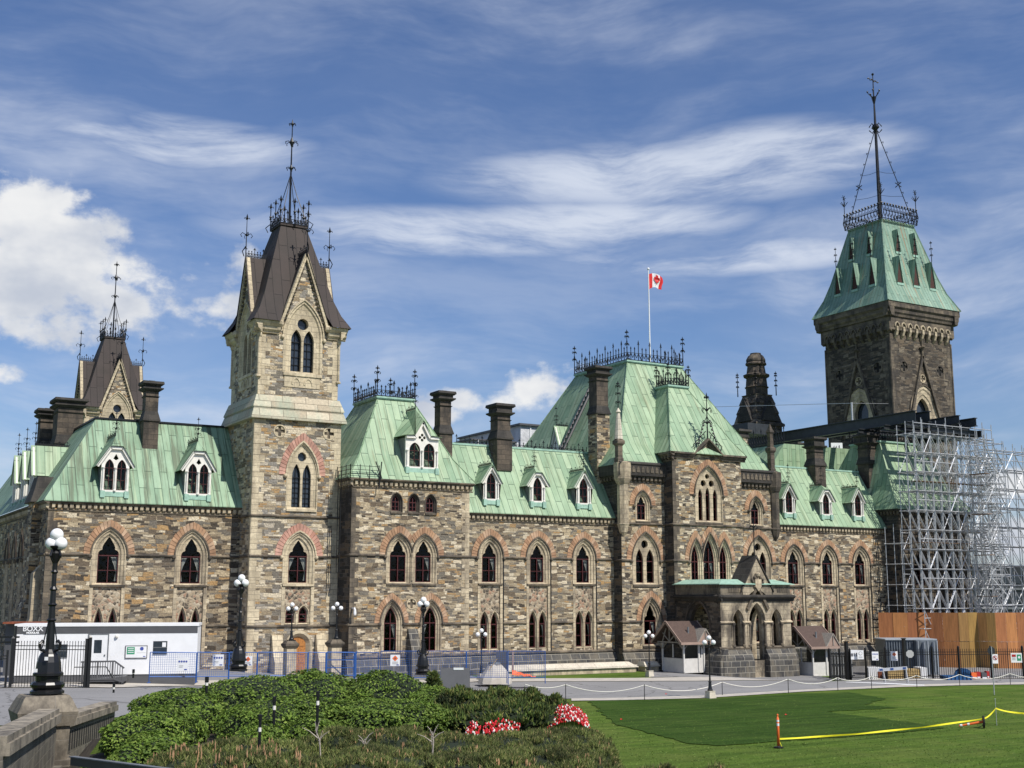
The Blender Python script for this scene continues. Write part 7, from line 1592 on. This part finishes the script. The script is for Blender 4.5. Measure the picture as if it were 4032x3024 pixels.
for dx in (-.9, .9):
    for dy in (0, 1): m = MB(); q = c+V_*dx+N_*dy; m.bar(q-Vector((0, 0, 1)), q+Vector((0, 0, .7)), .06); m.build('leg', 'blue_metal', t)
for z in (.7, .2, -.3): m = MB(); m.bar(c-V_*.9+Vector((0, 0, z)), c+V_*.9+Vector((0, 0, z)), .05); m.build('rail', 'blue_metal', t)
signboard(720, 2616, 42, 50, 73.5, 'white notice with four blue circles on the fence before the trailer', 0, fn=f4)
signboard(859, 2600, 42, 44, 74.6, 'white notice with four blue circles right of the trailer', 0, fn=f4)
signboard(977, 2602, 32, 36, 75.4, 'white notice with an orange diamond beside the ornate lamp base', 0, fn=fdia)
signboard(1556, 2600, 37, 42, 80, 'white notice with an orange diamond below the second pavilion windows', 0, fn=fdia)
# things beside the blue fence
c = atd(1735, 2634, 70); zt = c.z; t = thing('utility_box', 'black sloped-front utility box behind the juniper', 'utility box', tuple(c)); a = c; b_ = atd(1826, 2640, 71)
m = MB(); w = (b_-a).length; m.hexa([(p.x, p.y) for p in (a-N_*.4, a-N_*.4+V_*w, a+N_*.9+V_*w, a+N_*.9)], zt-1.2, [(p.x, p.y) for p in (a, a+V_*w, a+N_*.9+V_*w, a+N_*.9)], zt); m.build('body', 'grey_paint', t)
m = MB(); m.bar(a+V_*w*.45-N_*.02+Vector((0, 0, .01)), a+V_*w*.8-N_*.02+Vector((0, 0, .01)), .05, .12); m.build('label_plate', 'white_paint', t)
c = atd(1948, 2670, 88); t = thing('concrete_footing', 'broad cone of raw concrete behind the blue fence', 'footing', tuple(c)); m = MB(); rr = random.Random(4); m.lathe([(1.25, -.3), (1.15, .1), (.8, .55), (.5, .95), (.45, 1.0), (.1, 1.02)], c.x, c.y, c.z-.05, 11); m.v = [(x+rr.uniform(-.07, .07), y+rr.uniform(-.07, .07), z) for x, y, z in m.v]; m.build('mound', 'concrete', t); m = MB(); m.lathe([(.42, .98), (.4, 1.12)], c.x, c.y, c.z-.03, 10); m.build('collar', 'lead', t)
c = atd(1980, 2640, 90); t = thing('dark_board', 'upright dark grey board behind the concrete footing', 'board', tuple(c)); m = MB(); m.bar(c-V_*.5, c+V_*.35, 2.6, .05, up=(N_.x, N_.y, 0)); m.build('sheet', 'grey_paint', t); m = MB(); m.bar(c+V_*.7-Vector((0, 0, .6)), c+V_*.7+Vector((0, 0, 1.3)), .1); m.build('prop', 'fascia', t)
c = atd(2060, 2660, 86); t = thing('orange_tarp', 'crumpled orange tarp on the ground beside the concrete footing', 'tarp', tuple(c)); m = MB(); rr = random.Random(9); n = 9; vv = []
for j in range(6):
    for i in range(n): u = i/(n-1); vv.append(tuple(c+V_*(-.75+1.6*u)+N_*(-.5+.2*j)+Vector((0, 0, .48*(1-u)*(1-abs(j-2.5)/4)+rr.uniform(-.05, .09)-.1))))
m.mesh(vv, [(j*n+i, j*n+i+1, (j+1)*n+i+1, (j+1)*n+i) for j in range(5) for i in range(n-1)]); m.build('sheet', 'orange', t)
c = atd(1932, 2620, 86); t = thing('timber_plank', 'pale plank leaning on the concrete footing', 'plank', tuple(c)); m = MB(); m.bar(c+V_*-.12-Vector((0, 0, .35)), c+V_*.45+Vector((0, 0, .45)), .1, .04); m.build('plank', 'lumber', t)
m = MB(); m.bar(c+V_*.0-Vector((0, 0, .1)), c+V_*.02-Vector((0, 0, .1))+N_*.5, .06); m.build('cleat', 'lumber', t)
t = thing('stone_bench', 'long low stone bench with pale coping along the plinth of the middle wing', 'bench', (54, 84.5, 0)); m = MB(); m.box(48, 61.6, 84.3, 85.3, -.1, .42); m.build('base', 'trim', t); m = MB(); m.hexa([(47.9, 84.15), (61.8, 84.15), (61.8, 85.4), (47.9, 85.4)], .42, [(47.9, 84.25), (61.6, 84.25), (61.5, 85.3), (47.9, 85.3)], .58); m.hexa([(47.9, 84.3), (61.5, 84.3), (61.5, 85.3), (47.9, 85.3)], .58, [(47.9, 84.75), (61.2, 84.75), (61.2, 85.3), (47.9, 85.3)], .84); m.build('coping', 'stone_light', t)
t = thing('stone_bench', 'short stone bench end beside the left booth', 'bench', (63.2, 84.6, 0)); m = MB(); m.box(62.6, 64.0, 84.4, 85.4, -.1, .42); m.build('base', 'trim', t); m = MB(); m.hexa([(62.5, 84.25), (64.1, 84.25), (64.1, 85.4), (62.5, 85.4)], .42, [(62.6, 84.6), (64, 84.6), (64, 85.4), (62.6, 85.4)], .8); m.build('coping', 'stone_light', t)
# ---------------------------------------------------------------- rope barrier along the lawn
posts = [(2228, 2765, 197), (2538, 2758, 196), (2844.5, 2739, 188), (3104.7, 2731, 174), (3299.4, 2720, 168.5), (3432.4, 2714, 164), (3610.7, 2709, 161), (3779.4, 2702, 157), (3979, 2697, 152)]
tops = []
rb = [x*.9638+1900 for x in (340, 662, 980, 1250, 1452, 1590, 1775, 1950, 2157)]
rt_ = [2500+v*.9638 for v in (203, 205, 193, 180, 175, 170, 166, 162, 158)]
for px, pyb, pyt in zip(rb, (2768, 2759, 2740, 2731, 2720, 2714, 2709, 2702, 2697), rt_):
    x, y = G(px, pyb); d = x*math.sin(YAW)+y*math.cos(YAW); z = gh2(x, y); zt = z+max(.7, min(1.05, atd(px, pyt, d).z-z)); tops.append((Vector((x, y, zt)), z))
rn = ['at the left end of the rope beside the juniper', 'left of the slim lamp on the lawn edge', 'just right of the slim lamp on the lawn edge', 'below the right corner of the porch', 'below the second guard booth', 'in front of the number fifteen gate sign', 'below the trestle barrier', 'left of the pole of the octagonal road sign', 'near the right edge of the picture']
for (p, z), nm in zip(tops, rn):
    t = thing('rope_post', 'thin black rope post '+nm, 'post', (p.x, p.y, z), 'posts of the rope barrier'); m = MB(); m.tube([(p.x, p.y, z), (p.x, p.y, p.z)], .022, 6); m.build('rod', 'black_paint', t); m = MB(); m.ball(p.x, p.y, p.z+.02, .035, 6, 4); m.build('knob', 'black_paint', t)
m = MB()
TP = [tops[0][0]+(tops[0][0]-tops[1][0])*.5]+[q[0] for q in tops]+[tops[-1][0]*2-tops[-2][0]]
for a, b_ in zip(TP, TP[1:]):
    pts = []
    for i in range(13): u = i/12; p = a.lerp(b_, u); p.z -= .36*min(1.2, (b_-a).length/4.5)*4*u*(1-u); pts.append(p)
    m.tube(pts, .024, 5)
tag(m.build('rope', 'rope'), 'pale sagging rope strung between the posts along the lawn edge', 'rope')
# ---------------------------------------------------------------- channelizer posts and caution tape on the lawn
x, y = G(3066, 2948); t = thing('channelizer_post', 'upright orange post with white bands on the lawn', 'traffic post', (x, y, 0), 'orange channelizer posts')
m = MB(); m.lathe([(.2, 0), (.2, .04), (.08, .06), (.06, .08)], x, y, 0.02, 8); m.build('base', 'rubber', t); m = MB(); m.lathe([(.06, .06), (.055, 1.2), (.03, 1.22), (.03, 1.3), (.045, 1.33), (.01, 1.36)], x, y, .02, 12); tb = m.build('tube', 'orange', t, True)
for z0, z1 in ((.88, .98), (1.04, 1.12)): m = MB(); m.lathe([(.0605, z0), (.0605, z1)], x, y, .02, 12); m.build('band', 'white_paint', tb)
x2, y2 = G(3878, 2868); t = thing('channelizer_post', 'fallen orange post with black round base on the lawn', 'traffic post', (x2, y2, 0), 'orange channelizer posts')
c = Vector((x2, y2, .3)); ax = (-V_*.96+N_*.25).normalized(); m = MB(); m.tube([c, c+ax*.07], .29, 14); m.build('base', 'rubber', t); m = MB(); m.tube([c-ax*.01, c+ax*.08], .11, 10); m.build('hub', 'red_paint', t)
m = MB(); m.tube([c+ax*.07, c+ax*1.15-Vector((0, 0, .22))], [.065, .045], 10); tb = m.build('tube', 'orange', t); 
for f in (.55, .85): m = MB(); a = c+ax*(.07+f*1.1)-Vector((0, 0, .215*f)); m.tube([a, a+ax*.1-Vector((0, 0, .02))], .062, 10); m.build('band', 'white_paint', tb)
m = MB(); p0 = Vector((x, y, .34)); p1 = c+Vector((0, 0, .12)); n = 24
def ribbon(m, P, w):
    for i in range(len(P)-1):
        a, b_ = P[i], P[i+1]; tw = math.sin(i*.9)*.6+.6; o = Vector((0, 0, w*abs(math.cos(tw*.6))))+N_*w*.5*math.sin(i*.7); tw2 = math.sin((i+1)*.9)*.6+.6; o2 = Vector((0, 0, w*abs(math.cos(tw2*.6))))+N_*w*.5*math.sin((i+1)*.7)
        m.face([a, b_, b_+o2, a+o])
ribbon(m, [p0.lerp(p1, i/n)-Vector((0, 0, .5*(i/n)*(1-i/n))) for i in range(n+1)], .075)
p2 = Vector((*G(3925, 2858), .0)); p2.z = .78; p3 = Vector((*G(4032, 2850), .0)); p3.z = .45; p4 = p3+(p3-p2)*.8
ribbon(m, [p1.lerp(p2, i/6)-Vector((0, 0, .3*(i/6)*(1-i/6))) for i in range(7)], .08); ribbon(m, [p2.lerp(p3, i/6)-Vector((0, 0, .2*(i/6)*(1-i/6))) for i in range(7)], .08); ribbon(m, [p3, p4], .08)
ribbon(m, [p0, p0+V_*.1-Vector((0, 0, .2)), p0+V_*.16-Vector((0, 0, .33))], .05)
tag(m.build('caution_tape', 'yellow'), 'yellow caution tape stretched low across the lawn between the orange posts', 'tape')
t = thing('stake', 'thin grey stake holding up the tape at the right of the lawn', 'stake', tuple(p2-Vector((0, 0, .78)))); m = MB(); m.tube([(p2.x, p2.y, 0), (p2.x, p2.y, 1.25)], .014, 5); m.build('rod', 'galv', t); m = MB(); m.ball(p2.x, p2.y, 1.26, .025, 5, 4); m.build('tip', 'galv', t)
# ---------------------------------------------------------------- garden lights
for px, pyt, pyb, d, lb in ((815, 2667, 2730, 38, 'short black garden light half sunk in the leafy shrubs'), (1081, 2746, 2895, 31, 'black garden light with white bands left of the tallest one'), (1252, 2724, 2930, 30, 'tallest black garden light beside the bare dead branches'), (1025, 2816, 2995, 27, 'nearest black garden light among the pine candles'), (526, 2637, 2665, 56, 'small garden light at the foot of the trailer ramp'), (449, 2692, 2722, 46, 'small garden light between balustrade and shrubs')):
    a = atd(px, pyt, d); z0 = atd(px, pyb, d).z-(.3 if d < 45 else .05); r = (6. if d < 45 else 4.)/FX*d; t = thing('garden_light', lb, 'garden light', (a.x, a.y, z0), 'black garden lights in the planting')
    m = MB(); m.tube([(a.x, a.y, z0), (a.x, a.y, a.z)], r, 8); m.build('post', 'black_paint', t); m = MB(); h = a.z-atd(px, pyb, d).z; m.lathe([(r*1.05, 0), (r*1.05, r*2.6)], a.x, a.y, a.z-.30*(34./d)*.9, 8); m.build('band', 'white_wood', t)
    m = MB(); m.lathe([(r*1.3, 0), (r*1.3, r*3.2), (r*.9, r*3.5)], a.x, a.y, a.z-r*3, 8); m.build('head', 'black_paint', t)
# ---------------------------------------------------------------- planting
def shrub(px, pyt, d, hwpx, ry, sp, label, cat, group, rnd):
    c = atd(px, pyt, d); rx = hwpx/FX*d; zb = min(gh2(c.x, c.y), c.z-.35); rz = c.z-zb
    name = {'leaf': 'leafy_shrub', 'juniper': 'juniper_shrub', 'needle': 'mountain_pine'}[sp]
    t = thing(name, label, cat, (c.x, c.y, zb), group)
    q0 = .74 if sp == 'leaf' else .86
    lob = [(rnd.uniform(-1, 1), rnd.uniform(-1, 1), rnd.uniform(.1, .95), rnd.uniform(.04, .16)) for _ in range(16 if sp == 'leaf' else 30)]
    def surf(n): # unit normal -> radius factor
        f = .95
        for lx, ly, lz, a in lob:
            l = math.sqrt(lx*lx+ly*ly+lz*lz); q = (n.x*lx+n.y*ly+n.z*lz)/l
            f += a*max(0, q-q0)*(4.5 if sp == 'leaf' else 11)-a*.06
        return f
    def pos(n, k=1.): f = surf(n)*k; return Vector((c.x, c.y, zb))+V_*(n.x*rx*f)+N_*(n.y*ry*f)+Vector((0, 0, n.z*rz*min(1.02, .6+.4*f)))
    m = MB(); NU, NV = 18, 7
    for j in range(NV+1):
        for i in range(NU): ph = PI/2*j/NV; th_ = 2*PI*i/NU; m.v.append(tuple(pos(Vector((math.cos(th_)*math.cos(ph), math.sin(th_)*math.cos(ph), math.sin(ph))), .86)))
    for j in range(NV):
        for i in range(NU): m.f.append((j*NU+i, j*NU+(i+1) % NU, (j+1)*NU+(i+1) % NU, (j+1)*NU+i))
    m.build('shade_core', 'inner', t)  # near-black core, puts the shade inside the shrub into its colour
    m = MB()
    for i in range(5): a = rnd.uniform(0, 6.28); m.tube([(c.x, c.y, zb-.1), tuple(pos(Vector((math.cos(a)*.6, math.sin(a)*.6, .5)), .9))], [.03, .012], 4)
    m.build('stem', 'bark', t)
    area = 2*PI*rx*ry*.5+PI*(rx+ry)*rz; dens = {'leaf': 480, 'juniper': 300, 'needle': 170}[sp]*(34./d)**1.2; n = int(min(13000, area*dens)); m = MB(); cm = MB()
    CL = []
    for _ in range({'leaf': 46, 'juniper': 46, 'needle': 52}[sp]):
        zc = rnd.random()**.8; ac = rnd.uniform(0, 2*PI); sc_ = math.sqrt(1-zc*zc); CL.append((Vector((math.cos(ac)*sc_, math.sin(ac)*sc_, zc)), rnd.uniform(.98, 1.09)))
    kr = {'leaf': .10, 'juniper': .085, 'needle': .075}[sp]
    for _ in range(n):
        z = rnd.random()**.8; a = rnd.uniform(0, 2*PI); kk_ = rnd.uniform(.86, .97)
        if rnd.random() < {'leaf': .6, 'juniper': .8, 'needle': .78}[sp]:
            c0_, hk = rnd.choice(CL); g1, g2, g3 = rnd.gauss(0, kr), rnd.gauss(0, kr), rnd.gauss(0, kr); qv = (c0_+Vector((g1, g2, g3))).normalized(); z = abs(qv.z); a = math.atan2(qv.y, qv.x); kk_ = hk-1.1*(g1*g1+g2*g2+g3*g3)/kr*.9+rnd.uniform(-.03, .02)
        if math.sin(a) > .55 and z < .5: continue
        s_ = math.sqrt(1-z*z); nv = Vector((math.cos(a)*s_, math.sin(a)*s_, z)); p = pos(nv, kk_); out_ = (V_*nv.x/rx+N_*nv.y/ry+Vector((0, 0, nv.z/rz))).normalized()
        if sp == 'leaf':
            w = (out_+Vector((rnd.gauss(0, .45), rnd.gauss(0, .45), rnd.gauss(0, .35)+.25))).normalized(); u = w.cross(Vector((rnd.gauss(0, 1), rnd.gauss(0, 1), rnd.gauss(0, 1)))).normalized(); v = w.cross(u); L0 = rnd.uniform(.035, .066)
            k = len(m.v); m.v += [tuple(p-u*L0), tuple(p+v*L0*.62+w*.01), tuple(p+u*L0*.9-w*.015), tuple(p-v*L0*.62+w*.01)]; m.f.append((k, k+1, k+2, k+3))
        elif sp == 'juniper':
            dr = (out_*.8+Vector((rnd.gauss(0, .4), rnd.gauss(0, .4), .55+rnd.gauss(0, .3)))).normalized(); L0 = rnd.uniform(.10, .22); sd_ = dr.cross(Vector((rnd.gauss(0, 1), rnd.gauss(0, 1), rnd.gauss(0, 1)))).normalized(); s2 = dr.cross(sd_)
            k = len(m.v); m.v += [tuple(p-sd_*.045), tuple(p+sd_*.045), tuple(p+dr*L0), tuple(p-s2*.045+dr*.02), tuple(p+s2*.045+dr*.02), tuple(p+dr*L0*.8+sd_*.05)]; m.f += [(k, k+1, k+2), (k+3, k+4, k+5)]
        else:
            dr = (out_*.45+Vector((rnd.gauss(0, .3), rnd.gauss(0, .3), .9))).normalized(); L0 = rnd.uniform(.10, .19); k = len(m.v)
            for q in range(9):
                nd = (dr+Vector((rnd.gauss(0, .42), rnd.gauss(0, .42), rnd.gauss(0, .25)))).normalized(); sd_ = nd.cross(Vector((rnd.gauss(0, 1), rnd.gauss(0, 1), .1))).normalized()*.009; b0 = p+dr*(q*.012); e = b0+nd*L0*.62
                k = len(m.v); m.v += [tuple(b0-sd_), tuple(b0+sd_), tuple(e)]; m.f.append((k, k+1, k+2))
            if rnd.random() < (.022 if d > 26.5 or px > 1200 else .04) and z > .3:
                hh = rnd.uniform(.06, .15) if px > 1200 else rnd.uniform(.08, .24)
                for q in range(rnd.choice([1, 1, 2, 3])): o = Vector((rnd.uniform(-.05, .05), rnd.uniform(-.05, .05), 0)); cm.lathe([(.012, 0), (.016, hh*.6), (.004, hh)], p.x+o.x, p.y+o.y, p.z+.02, 5)
    m.build('foliage', sp, t)
    if cm.v: kind(cm.build('candles', 'candle', t), 'stuff')
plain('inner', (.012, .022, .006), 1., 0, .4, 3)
rnd = random.Random(21)
GL, GJ, GP = 'leafy shrubs of the broad green clump', 'junipers between the leafy clump and the lawn', 'mountain pines along the bottom of the bed'
for q in [(625, 2785, 33, 165, 2.6), (740, 2715, 38, 230, 2.6), (1000, 2662, 40, 280, 3.0), (1250, 2636, 42, 280, 3), (1490, 2644, 42, 250, 3), (1680, 2700, 41, 170, 2.2), (580, 2885, 29.5, 115, 1.8), (1150, 2745, 36, 300, 2.4), (1500, 2745, 37, 260, 2.3), (640, 2905, 29.0, 100, 1.2), (1040, 2840, 31, 120, 1.2), (1230, 2830, 32, 110, 1.2), (1640, 2880, 33, 90, 1.0)]:
    shrub(*q, 'leaf', 'rounded shrub with fresh green leaves in the dense clump right of the balustrade', 'shrub', GL, rnd)
for q in [(1800, 2712, 41, 165, 2.0), (1960, 2700, 43, 180, 2.0), (2100, 2718, 42, 130, 1.8), (2000, 2765, 38, 220, 1.8), (2180, 2745, 40.5, 65, 1.3), (1705, 2655, 44, 38, .8)]:
    shrub(*q, 'juniper', 'feathery olive green juniper between the leafy clump and the lawn', 'shrub', GJ, rnd)
for q in [(700, 2967, 25.5, 150, 1.5), (900, 2927, 28, 180, 1.6), (1110, 2947, 27, 170, 1.6), (1340, 2882, 30, 170, 1.7), (1560, 2877, 31, 160, 1.6), (1500, 2967, 26, 250, 1.8), (1800, 2907, 31, 180, 1.6), (1850, 2972, 26, 220, 1.7), (2080, 2897, 32, 190, 1.7), (2270, 2882, 33, 150, 1.5), (2150, 2967, 27, 220, 1.7), (2370, 2937, 30, 85, 1.4), (1000, 2990, 23, 300, 1.3), (1400, 2990, 23, 300, 1.3), (1900, 2990, 23, 300, 1.3), (2300, 3000, 24, 130, 1.1), (2560, 3018, 24.5, 150, .8), (2800, 3012, 25, 110, .7)]:
    shrub(*q, 'needle', 'low brownish green mountain pine with upright tan candles at the bottom of the bed', 'shrub', GP, rnd)
# bare dead branches
for px, py, d, s_, lb in ((1265, 2960, 28.5, 1.0, 'bare forked dead branch beside the tallest garden light'), (1700, 2960, 29.0, .9, 'leaning bare grey branch among the pines below the leafy clump'), (1440, 2960, 28.0, .55, 'small broken grey branch stub at the bottom of the bed')):
    c = atd(px, py, d); t = thing('dead_branch', lb, 'branch', tuple(c)); rr = random.Random(px); L0 = .5*s_
    a = Vector(c); lean = V_*rr.uniform(-.3, .45); top = a+Vector((0, 0, L0))+lean*L0; m = MB(); m.tube([a-Vector((0, 0, .3)), a.lerp(top, .5)+V_*.03, top], [.025, .018, .008], 5); m.build('limb', 'dead_wood', t)
    for i in range(5): p = a.lerp(top, .35+.12*i); m = MB(); e = p+V_*rr.uniform(-.4, .4)*s_+Vector((0, 0, rr.uniform(.1, .35)*s_)); m.tube([p, p.lerp(e, .5)+Vector((0, 0, .03)), e], [.014, .01, .005], 4); m.build('twig', 'dead_wood', t)
# flower beds
for (px0, px1, py, d, n, wd_, lb, hh) in ((2155, 2315, 2812, 37.5, 900, .75, 'dense bed of red and white tulips at the right end of the junipers', .42), (1835, 1890, 2848, 33.5, 90, .3, 'small patch of red and white tulips left below the junipers', .2), (1905, 2045, 2838, 34.0, 170, .3, 'thin line of red and white tulips below the junipers', .16), (2070, 2150, 2818, 37.5, 60, .4, 'sparse pink and white tulips left of the dense tulip bed', .2)):
    c = atd((px0+px1)/2, py+18, d); t = tag(bpy.data.objects.new('tulip_bed', None), lb, 'flower bed'); C.objects.link(t); t.location = c; t['group'] = 'tulip beds beside the junipers'
    m = MB(); s2 = MB(); w = (px1-px0)/FX*d; rr = random.Random(n)
    for i in range(n):
        u = rr.uniform(-.5, .5); v = rr.uniform(-.5, .5); p = c+V_*u*w+N_*v*wd_*2; p.z = c.z-.02+hh*(1-(2*u)**2)*.9*(.6+.4*rr.random())-.1+v*.25; m.ball(p.x, p.y, p.z, .027, 5, 3, 1.3); s2.tube([p, (p.x, p.y, p.z-.35)], .006, 3)
    kind(m.build('blooms', 'bloom', t), 'stuff'); kind(s2.build('stems', 'leaf', t), 'stuff')
# red fallen tulip petals on the lawn
for px, py, lb in ((3096, 2820, 'red petal on the mown lawn behind the upright orange post'), (2448, 2840, 'red petal on the dark lawn near the tulip bed'), (2624, 2738, 'red scrap on the kerb left of the slim lawn lamp')):
    x, y = G(px, py); t = thing('petal', lb, 'petal', (x, y, 0)); m = MB(); m.face([(x-.09, y, .06), (x, y-.08, .1), (x+.1, y, .07), (x, y+.08, .12)]); m.build('petal', 'flag_red', t)
